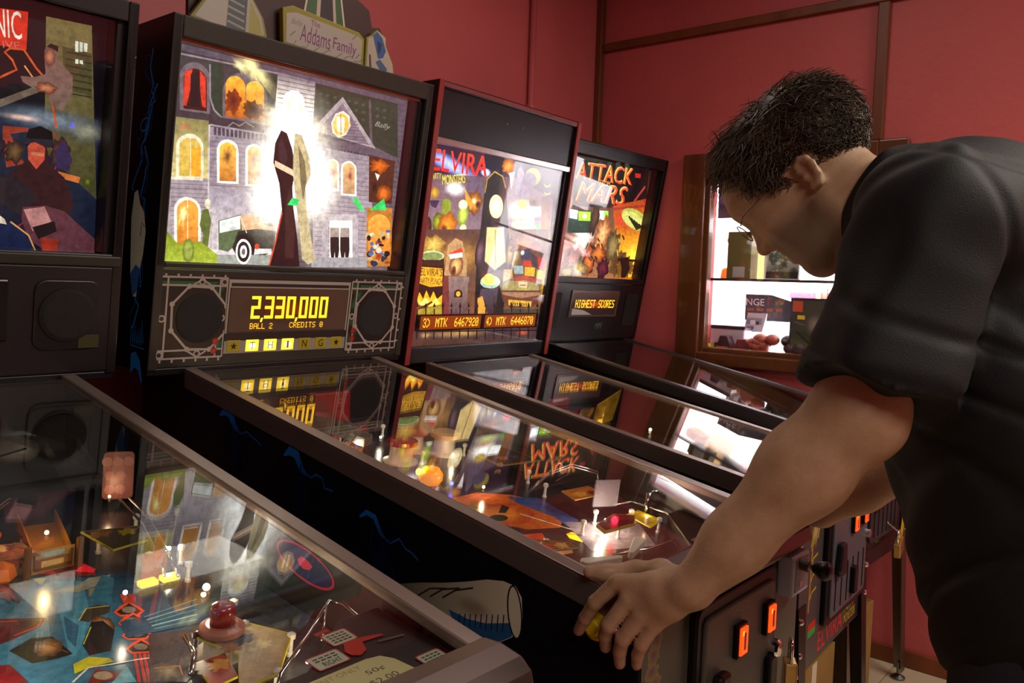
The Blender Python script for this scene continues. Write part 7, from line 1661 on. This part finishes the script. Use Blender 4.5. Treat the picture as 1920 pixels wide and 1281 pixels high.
def skin_mesh(name, V, Q, m, parent, attr=None, keep=None):
    o_ = np.array(parent.location); me = bpy.data.meshes.new(name)
    if keep is not None:
        ok = keep(V); Q = Q[ok[Q].all(1)]
        used = np.unique(Q); re = np.full(len(V), -1); re[used] = np.arange(len(used)); V = V[used]; Q = re[Q]
    V2 = V-o_
    me.vertices.add(len(V2)); me.vertices.foreach_set('co', V2.ravel().astype(np.float32))
    me.loops.add(Q.size); me.loops.foreach_set('vertex_index', Q.ravel().astype(np.int32))
    me.polygons.add(len(Q)); me.polygons.foreach_set('loop_start', np.arange(0, Q.size, 4, dtype=np.int32)); me.polygons.foreach_set('loop_total', np.full(len(Q), 4, np.int32))
    me.update(calc_edges=True); me.polygons.foreach_set('use_smooth', np.ones(len(Q), bool))
    if attr:
        for an, fn in attr.items():
            at = me.attributes.new(an, 'FLOAT', 'POINT'); at.data.foreach_set('value', fn(V).astype(np.float32))
    me.materials.append(m); ob = bpy.data.objects.new(name, me); COL.objects.link(ob); ob.parent = parent
    return ob

PX = 0.02
man = empty('person', (PX, -1.66, 0.0)); tag(man, 'person in a dark short-sleeved shirt leaning over the machine, both hands on its corners', 'person')
# head frame: origin between the ears, tipped forward to look at the playfield
HO = np.array((PX, -1.3052, 1.5129)); HS = np.array((1.0, 0, 0)); HF = np.array((0, math.cos(math.radians(45)), -math.sin(math.radians(45)))); HU = np.array((0, math.sin(math.radians(45)), math.cos(math.radians(45))))
HR = np.stack([HS, HF, HU])
def hd(s, f, u): return HO+HS*s+HF*f+HU*u
def hl(P_): return (P_-HO)@HR.T
body = Blend()
# skull, face, jaw
def hegg(s, f, u, rs, rf, ru, k=0.02, tilt=0.0, cut=False):
    c, sn = math.cos(math.radians(tilt)), math.sin(math.radians(tilt)); R_ = np.array([[1, 0, 0], [0, c, sn], [0, -sn, c]])@HR
    body.egg(hd(s, f, u), (rs, rf, ru), k, R_, cut)
def hlimb(a, b, ra, rb, k=0.01): body.limb(hd(*a), hd(*b), ra, rb, k)
hegg(0, .020, .072, .074, .098, .082, .02)
hegg(0, .060, .040, .066, .074, .080, .03)
hegg(0, .070, -.020, .055, .056, .072, .03)
hlimb((-.050, .022, -.040), (-.020, .092, -.078), .020, .018, .025); hlimb((.050, .022, -.040), (.020, .092, -.078), .020, .018, .025)
hegg(0, .098, -.080, .024, .0145, .016, .016)                       # chin
hegg(0, .102, -.036, .026, .016, .026, .016)                       # muzzle
hlimb((-.034, .121, .058), (.034, .121, .058), .0165, .0165, .02); hegg(0, .075, .086, .060, .063, .050, .03)   # brow
for s in (-1, 1):
    hegg(s*.040, .092, .004, .022, .022, .018, .02)               # cheekbone
    hegg(s*.033, .142, .033, .017, .016, .012, .012, cut=True)     # eye socket
    hegg(s*.033, .112, .030, .0135, .0135, .0135, .006)            # lidded eye
    hlimb((s*.020, .123, .029), (s*.046, .113, .027), .0045, .0035, .006)
hlimb((0, .126, .044), (0, .141, .004), .0085, .0105, .012)        # nose
hegg(0, .143, -.001, .0110, .0110, .0095, .007)
for s in (-1, 1): hegg(s*.0115, .131, -.004, .009, .010, .0075, .007); hegg(s*.007, .138, -.0125, .0035, .005, .004, .004, cut=True)
hlimb((-.020, .111, -.030), (0, .1165, -.029), .0055, .0075, .006); hlimb((.020, .111, -.030), (0, .1165, -.029), .0055, .0075, .006)      # upper lip
hlimb((-.018, .110, -.047), (0, .1160, -.047), .0055, .0078, .006); hlimb((.018, .110, -.047), (0, .1160, -.047), .0055, .0078, .006)      # lower lip
hegg(0, .128, -.0382, .028, .010, .0022, .003, cut=True); hegg(0, .126, -.0615, .020, .012, .0050, .006, cut=True); hegg(0, .131, -.0165, .006, .006, .006, .006, cut=True)
# ears
for s in (-1, 1):
    x = s*.072
    E = lambda a_, f_, u_: (x+s*a_*.75, .004+(f_-.004)*.70, .010+(u_-.010)*.70)
    rim = [E(0, .018, -.018), E(.006, .004, -.022), E(.012, -.008, -.008), E(.016, -.014, .012), E(.016, -.012, .030), E(.012, .000, .040), E(.006, .014, .036), E(.002, .020, .024)]
    for a_, b_ in zip(rim[:-1], rim[1:]): hlimb(a_, b_, .0042, .0042, .004)
    hegg(*E(.003, .002, .010), .005, .012, .019, .005); hegg(*E(.015, .005, .008), .0055, .0055, .009, .003, cut=True); hlimb(E(.004, .017, .004), E(.004, .017, .004), .0045, .0045, .005)
# neck and trunk core (under the shirt)
body.chain([hd(0, -.005, -.01), (PX, -1.3696, 1.4642), (PX, -1.4416, 1.4175)], [.056, .058, .066], .03)
hlimb((0, .045, -.055), (0, -.005, -.085), .030, .040, .03)
body.limb((PX, -1.4896, 1.3926), (PX, -1.6208, 1.0146), .11, .12, .04, (1.2, 1, 1))
def arm(sx, sh, el, wr):
    sh, el, wr = np.array(sh), np.array(el), np.array(wr); mid = el+(wr-el)*.30; mid2 = el+(wr-el)*.72
    body.limb((PX+sx*.08, -1.4702, 1.4324), sh, .07, .058, .04); body.chain([sh, sh+(el-sh)*.5, el], [.056, .052, .047], .03)
    body.chain([el, mid, mid2, wr], [.047, .050, .036, .0275], .03)
    body.limb(el+np.array((0, -.012, -.006)), el+np.array((0, -.01, -.006)), .038, .038, .03)
SHL, ELL, WRL = (-.165, -1.4844, 1.4366), (-.240, -1.4370, 1.2060), (-.300, -1.2702, 0.9723)
SHR, ELR, WRR = (.205, -1.5039, 1.4281), (.275, -1.4600, 1.1400), (.286, -1.2250, 0.9460)
arm(-1, SHL, ELL, WRL); arm(1, SHR, ELR, WRR)
def hand(wr, mcps, fingers, thumb):
    wr = np.array(wr)
    for (m, r) in mcps: body.chain([wr, wr+(np.array(m)-wr)*.5, m], [.020, .0150, .0118], .013)
    for pts, rs in fingers: body.chain(pts, rs, .0035)
    body.chain(thumb[0], thumb[1], .010)
# left hand over the near corner
iM, mM, rM, pM = (-.312, -1.1683, 0.9547), (-.317, -1.1891, 0.9389), (-.314, -1.2066, 0.9229), (-.306, -1.2214, 0.9108)
hand(WRL, [(iM, 0), (mM, 0), (rM, 0), (pM, 0)],
     [([iM, (-.317, -1.1376, 0.9209), (-.309, -1.1171, 0.8909), (-.3000, -1.1005, 0.8659)], [.0116, .0102, .0092, .0080]),
      ([mM, (-.323, -1.1641, 0.8992), (-.314, -1.1532, 0.8791), (-.3025, -1.1473, 0.8570)], [.0120, .0106, .0094, .0082]),
      ([rM, (-.320, -1.1845, 0.8852), (-.312, -1.1754, 0.8631), (-.3035, -1.1712, 0.8421)], [.0116, .0102, .0090, .0080]),
      ([pM, (-.311, -1.2070, 0.8810), (-.305, -1.1988, 0.8630), (-.299, -1.1944, 0.8459)], [.0104, .0090, .0080, .0072])],
     ([(-.290, -1.2411, 0.9701), (-.258, -1.2017, 0.9634), (-.252, -1.1599, 0.9543), (-.276, -1.1243, 0.9484), (-.288, -1.1064, 0.9476)], [.020, .0165, .0125, .0112, .0092]))
# right hand over the far corner (mirrored)
def mir(p): return (-p[0]+.000, p[1]+.062, p[2])
iM, mM, rM, pM = [mir(p) for p in (iM, mM, rM, pM)]
hand(WRR, [(iM, 0), (mM, 0), (rM, 0), (pM, 0)],
     [([iM, (0.3150, -1.1055, 0.9063), (0.3070, -1.0823, 0.8767), (0.2990, -1.0667, 0.8520)], [.0116, .0102, .0092, .0080]),
      ([mM, (0.3210, -1.1346, 0.8843), (0.3120, -1.1228, 0.8646), (0.3000, -1.1146, 0.8430)], [.0120, .0106, .0094, .0082]),
      ([rM, (0.3180, -1.1546, 0.8704), (0.3100, -1.1448, 0.8488), (0.3010, -1.1396, 0.8281)], [.0116, .0102, .0090, .0080]),
      ([pM, (0.3090, -1.1762, 0.8667), (0.3030, -1.1673, 0.8489), (0.2970, -1.1623, 0.8321)], [.0104, .0090, .0080, .0072])],
     ([(0.2900, -1.2091, 0.9566), (0.2580, -1.1673, 0.9514), (0.2480, -1.1247, 0.9427), (0.2580, -1.0889, 0.9360), (0.2640, -1.0720, 0.9348)], [.020, .0165, .0125, .0112, .0092]))
V, Q = body.mesh((-.36, -1.7406, 0.8046), (.37, -1.0951, 1.6829), .0032)
def stub(P_):
    l = hl(P_); u, f, s = l[:, 2], l[:, 1], np.abs(l[:, 0])
    a_ = np.clip((-.002-u)/.02, 0, 1)*np.clip((u+.115)/.03, 0, 1)*np.clip((f-.005)/.03, 0, 1)
    up = np.exp(-((u+.020)/.009)**2)*np.clip((f-.095)/.02, 0, 1)
    lip = np.exp(-((u+.038)/.012)**2)*np.clip((f-.108)/.008, 0, 1)*np.clip((.026-s)/.008, 0, 1)
    return np.clip(np.maximum(a_, up)-lip, 0, 1)
def lips(P_):
    l = hl(P_); return np.exp(-((l[:, 2]+.038)/.012)**2)*np.clip((l[:, 1]-.110)/.006, 0, 1)*np.clip((.024-np.abs(l[:, 0]))/.008, 0, 1)
def knuck(P_):
    return np.clip((.915-P_[:, 2])/.06, 0, 1)*(np.abs(P_[:, 0]) > .2)
m_skin = bpy.data.materials.new('skin'); m_skin.use_nodes = True
nt = m_skin.node_tree; b = nt.nodes['Principled BSDF']; b.inputs['Roughness'].default_value = .50
b.inputs['Subsurface Weight'].default_value = .12; b.inputs['Subsurface Radius'].default_value = (.010, .004, .002); b.inputs['Subsurface Scale'].default_value = .5
tc = nt.nodes.new('ShaderNodeTexCoord'); nz = nt.nodes.new('ShaderNodeTexNoise'); nz.inputs['Scale'].default_value = 38; nz.inputs['Detail'].default_value = 5; nt.links.new(tc.outputs['Object'], nz.inputs['Vector'])
rp = nt.nodes.new('ShaderNodeValToRGB'); rp.color_ramp.elements[0].position = .3; rp.color_ramp.elements[1].position = .75
rp.color_ramp.elements[0].color = (.43, .262, .155, 1); rp.color_ramp.elements[1].color = (.53, .342, .212, 1); nt.links.new(nz.outputs['Fac'], rp.inputs[0])
prev = rp.outputs[0]
for an, col, k_ in (('stubble', (.13, .095, .07), .72), ('lips', (.36, .12, .09), .7), ('knuckle', (.46, .19, .135), .55)):
    at = nt.nodes.new('ShaderNodeAttribute'); at.attribute_name = an; mu = nt.nodes.new('ShaderNodeMath'); mu.operation = 'MULTIPLY'; mu.inputs[1].default_value = k_
    nt.links.new(at.outputs['Fac'], mu.inputs[0]); mx = nt.nodes.new('ShaderNodeMix'); mx.data_type = 'RGBA'; mx.inputs[7].default_value = (*col, 1)
    nt.links.new(mu.outputs[0], mx.inputs[0]); nt.links.new(prev, mx.inputs[6]); prev = mx.outputs[2]
nt.links.new(prev, b.inputs['Base Color'])
nb = nt.nodes.new('ShaderNodeTexNoise'); nb.inputs['Scale'].default_value = 260; nt.links.new(tc.outputs['Object'], nb.inputs['Vector']); bp = nt.nodes.new('ShaderNodeBump'); bp.inputs['Strength'].default_value = .12; bp.inputs['Distance'].default_value = .004; nt.links.new(nb.outputs['Fac'], bp.inputs['Height']); nt.links.new(bp.outputs[0], b.inputs['Normal'])
skin_ob = skin_mesh('body', V, Q, m_skin, man, dict(stubble=stub, lips=lips, knuckle=knuck))

# ---------------- shirt
sh = Blend()
sh.limb((PX, -1.6260, 0.9351), (PX, -1.5670, 1.2335), .150, .150, .05, (1.28, 1, 1)); sh.limb((PX, -1.5670, 1.2335), (PX, -1.4992, 1.3926), .150, .130, .06, (1.30, 1, 1))
sh.egg((PX, -1.5133, 1.4374), (.20, .115, .100), .05); sh.limb((PX, -1.4463, 1.4374), (PX, -1.4031, 1.4572), .088, .072, .04)
sh.limb((PX, -1.500, 1.135), (PX, -1.565, .975), .085, .085, .06, (1.4, 1, 1))
HEML = np.array((-.243, -1.4594, 1.2316)); HEMR = np.array((.278, -1.4850, 1.2056))
for s_, S_ in ((-1, SHL), (1, SHR)): sh.limb((PX+s_*.07, -1.4797, 1.4503), S_, .090, .080, .05)
def fold(x, y, z):
    w1 = np.sin(24*x+9*np.sin(7*z)+38*(y+.6*z))*np.sin(11*z-5*y+1.3); w2 = np.sin(60*(z-.5*y)+14*np.sin(9*x+4*y)); w3 = np.sin(31*(y-.8*z+.5*x)+6*np.sin(13*z+3*x)); w4 = np.sin(19*(z+.9*y-.3*x)+5*np.sin(8*z+11*x))
    return .0026*w1+.0006*w2+.0046*np.maximum(w3, 0)**3+.0042*np.maximum(w4, 0)**4
def wrinkle(P_, d):
    x, y, z = P_[:, 0], P_[:, 1], P_[:, 2]
    fo = fold(x, y, z); d = np.maximum(d+fo, 0.88-z+.008*np.sin(20*x))                 # folds, shirt tail
    nk = np.array((PX, -1.3743, 1.4791)); na = np.array((0, .86, .42)); na /= np.linalg.norm(na)
    t = (P_-nk)@na; d = np.maximum(d, np.where(_len(P_-nk) < .16, t, -1))           # neck opening
    for S_, H_ in ((SHL, HEML), (SHR, HEMR)):                                          # loose short sleeves with open cuffs
        S_ = np.array(S_); L_ = np.linalg.norm(H_-S_); ax = (H_-S_)/L_; t = (P_-S_)@ax; q = P_-S_-t[:, None]*ax; r_ = _len(q)
        tt = np.clip(t/L_, -.4, 1.0); rad_ = .083+.006*np.maximum(tt, 0)**2
        e = np.sqrt(r_*r_+np.minimum(t, 0)**2)-rad_+fo*.9+.0035*np.sin(5*np.arctan2(q[:, 1], q[:, 0])+9*t)
        hem = t-L_+.006*np.sin(3*np.arctan2(q[:, 1], q[:, 0]))
        e = np.maximum(e, hem); e = np.maximum(e, -np.maximum(e+.011, -(t-L_+.045)))
        hh = np.clip(.5+.5*(d-e)/.02, 0, 1)*(t < L_*.75); hh = np.where(t < L_*.75, hh, (e < d).astype(float))
        d = d*(1-hh)+e*hh-.02*hh*(1-hh)
    return d
V, Q = sh.mesh((-.37, -1.7972, 0.8645), (.41, -1.3369, 1.5825), .0045, wrinkle)
m_shirt = mat('charcoal_cotton', '#0e0f12', rough=.7, spec=.35, noise=.2, nscale=12, bump=.15, bscale=500)
shirt = skin_mesh('shirt', V, Q, m_shirt, man)
# collar: a standing band turned down around the neck
def collar():
    g = G(); o_ = Vector(man.location); na = Vector((0, .90, .44)).normalized(); c0 = Vector((PX, -1.3735, 1.4795)); e1 = Vector((1, 0, 0)); e2 = na.cross(e1).normalized()
    n = 40; rows = []
    for (dr, dh) in ((.002, -.020), (.000, .008), (.003, .020), (.010, .019), (.022, .000), (.032, -.024), (.036, -.040)):
        row = []
        for i in range(n+1):
            a_ = math.radians(-245+310*i/n)   # open at the throat
            tip = abs(i/n-.5)*2; r1 = .062+dr*1.1; r2 = .064+dr
            drop = -.020*tip**4 if dh < .0 and dr > .02 else 0
            row.append(c0+e1*math.cos(a_)*r1+e2*math.sin(a_)*r2+na*(dh+drop)-o_)
        rows.append(row)
    v = [p for r_ in rows for p in r_]; f = []
    for k in range(len(rows)-1):
        for i in range(n): f.append((k*(n+1)+i, k*(n+1)+i+1, (k+1)*(n+1)+i+1, (k+1)*(n+1)+i))
    g.add(v, f); ob = g.build('collar', m_shirt, shirt, smooth=True); md = ob.modifiers.new('thick', 'SOLIDIFY'); md.thickness = .0022
collar()
for S_, H_, nm in ((SHL, HEML, 'l'), (SHR, HEMR, 'r')):   # stitched sleeve hems
    H_ = Vector(H_); ax = (H_-Vector(S_)).normalized(); e1 = ax.orthogonal().normalized(); e2 = ax.cross(e1)
# ---------------- trousers and shoes
tr = Blend()
for s_ in (-1, 1):
    hx = PX+s_*.095; tr.limb((PX+s_*.06, -1.631, .93), (hx, -1.631, .85), .115, .105, .05); tr.chain([(hx, -1.631, .86), (hx+s_*.01, -1.601, .48), (hx+s_*.015, -1.641, .07)], [.102, .072, .060], .03)
V, Q = tr.mesh((-.25, -1.806, .03), (.29, -1.466, 1.04), .008, lambda P_, d: np.maximum(d+.003*np.sin(40*P_[:, 2]+8*P_[:, 0])*np.clip((.6-P_[:, 2])/.3, .2, 1), np.maximum(.045-P_[:, 2], P_[:, 2]-1.0)))
skin_mesh('trousers', V, Q, mat('dark_denim', '#17181d', rough=.8, noise=.2, nscale=60), man)
for s_ in (-1, 1):
    sb = Blend(); hx = PX+s_*.11
    sb.limb((hx, -1.681, .045), (hx, -1.526, .042), .040, .036, .02); sb.limb((hx, -1.656, .07), (hx, -1.646, .11), .042, .045, .03)
    V, Q = sb.mesh((hx-.09, -1.766, -.01), (hx+.09, -1.436, .20), .006, lambda P_, d: np.maximum(d, np.maximum(.001-P_[:, 2], P_[:, 2]-.105)))
    skin_mesh('shoe', V, Q, mat('black_leather', '#0e0d0d', rough=.45), man)

# ---------------- hair: cap, then several thousand short wavy locks
m_hair = mat('brown_hair', (.030, .019, .011), rough=.42, spec=.4, noise=.5, nscale=60)
cap = Blend()
cap.egg(hd(0, .010, .080), (.084, .112, .092), .02, HR)
def capcut(P_, d):
    l = hl(P_); s, f, u = np.abs(l[:, 0]), l[:, 1], l[:, 2]
    return np.maximum(d, hairline(s, f)-u)
def hairline(s, f):
    """lowest head height with hair, for a place f (front) on the skull"""
    xs = np.array([-.13, -.08, -.05, -.022, -.016, .030, .040, .056, .070, .090, .112, .135]); us = np.array([-.060, -.050, -.040, -.020, .040, .040, -.006, .000, .052, .078, .112, .125])
    return np.interp(f, xs, us)
V, Q = cap.mesh(HO-.22, HO+.24, .005, capcut)
hair = skin_mesh('hair', V, Q, m_hair, man)
rnd = random.Random(11); hv = []; hf = []; o_ = np.array(man.location)
cen = np.array((0, .012, .070)); rad = np.array((.081, .107, .088)); cnt = 0
while cnt < 4800:
    z = rnd.uniform(-1, 1); t = rnd.uniform(0, 2*PI); q = math.sqrt(1-z*z); dr = np.array((q*math.cos(t), q*math.sin(t), z)); p = cen+dr*rad
    if p[2] < float(hairline(abs(p[0]), p[1])): continue
    cnt += 1
    up = max(0.0, min(1.0, (p[2]-.03)/.10)); L = (.018+.040*up)*rnd.uniform(.7, 1.25)*min(1.0, .30+(p[2]-float(hairline(abs(p[0]), p[1])))/.05)*(1.0 if p[1] > .03 else .72)
    nrm = dr/rad; nrm = nrm/np.linalg.norm(nrm)
    flow = np.array((rnd.uniform(-.6, .6), (.55 if p[1] > -.01 else -.35)+rnd.uniform(-.5, .5), rnd.uniform(-.5, .2)-.25*(1-up)+(.75 if p[1] > .075 else 0)))
    flow = flow-nrm*flow.dot(nrm); flow = flow/(np.linalg.norm(flow)+1e-6); sd = np.cross(nrm, flow); ph = rnd.uniform(0, 6.28); wv = rnd.uniform(.004, .011); base = len(hv); r0 = rnd.uniform(.0012, .0026)
    lift = rnd.uniform(.35, .85) if p[1] > .03 else rnd.uniform(.30, .65); S = 5
    for k in range(S+1):
        tt = k/S; c = p+nrm*(L*lift*(tt-.42*tt*tt))+flow*(L*(.25*tt+.75*tt*tt))+sd*(wv*math.sin(ph+tt*5.5)-wv*math.sin(ph)); w3 = r0*(1-.8*tt)
        for a_ in range(3):
            an = a_*2.0944; hv.append(tuple(HO+(c+(sd*math.cos(an)+nrm*math.sin(an))*w3)@HR-o_))
    for k in range(S):
        for a_ in range(3): b_ = (a_+1) % 3; hf.append((base+k*3+a_, base+k*3+b_, base+k*3+3+b_, base+k*3+3+a_))
g = G(); g.v = hv; g.f = hf
lk = bpy.data.meshes.new('locks'); lk.from_pydata(hv, [], hf); lk.update(); lk.polygons.foreach_set('use_smooth', [True]*len(lk.polygons)); m_lock = mat('brown_locks', (.075, .050, .028), rough=.42, spec=.5, noise=.6, nscale=45); lk.materials.append(m_lock)
lo_ = bpy.data.objects.new('locks', lk); COL.objects.link(lo_); lo_.parent = hair; lo_['kind'] = 'stuff'
# eyebrows
for s_ in (-1, 1):
    g = G(); g.tube([tuple(hd(s_*a_, f_, u_)-o_) for a_, f_, u_ in ((.012, .1375, .058), (.024, .1370, .064), (.036, .1320, .064), (.048, .1200, .058))], [.0035, .0046, .004, .002], n=6); g.build('eyebrow', m_hair, man, smooth=True)
# forearm hair is left to the skin; eyeglasses are a thing of their own
gl = empty('eyeglasses', tuple(hd(0, .14, .03))); tag(gl, "thin metal-framed eyeglasses worn by the person", 'eyeglasses'); go = np.array(gl.location)
m_gf = mat('glasses_metal', (.16, .14, .13), rough=.25, metal=1.0)
for s_ in (-1, 1):
    c = (s_*.034, .143, .028); ring = [tuple(hd(c[0]+.021*math.cos(t), c[1]-.30*abs(c[0]+.021*math.cos(t))**1.5, c[2]+.015*math.sin(t))-go) for t in [2*PI*i/24 for i in range(24)]]
    G().tube(ring, .0009, n=6, closed=True).build('rim', m_gf, gl, smooth=True)
    G().add(ring, [tuple(range(24))]).build('lens', m_pane, gl)
    G().tube([tuple(hd(s_*.055, .132, .034)-go), tuple(hd(s_*.070, .118, .036)-go), tuple(hd(s_*.080, .02, .036)-go), tuple(hd(s_*.080, -.004, .030)-go), tuple(hd(s_*.080, -.016, .010)-go)], .0011, n=6).build('temple', m_gf, gl, smooth=True)
G().tube([tuple(hd(-.013, .140, .032)-go), tuple(hd(0, .1445, .035)-go), tuple(hd(.013, .140, .032)-go)], .0010, n=6).build('bridge', m_gf, gl, smooth=True)
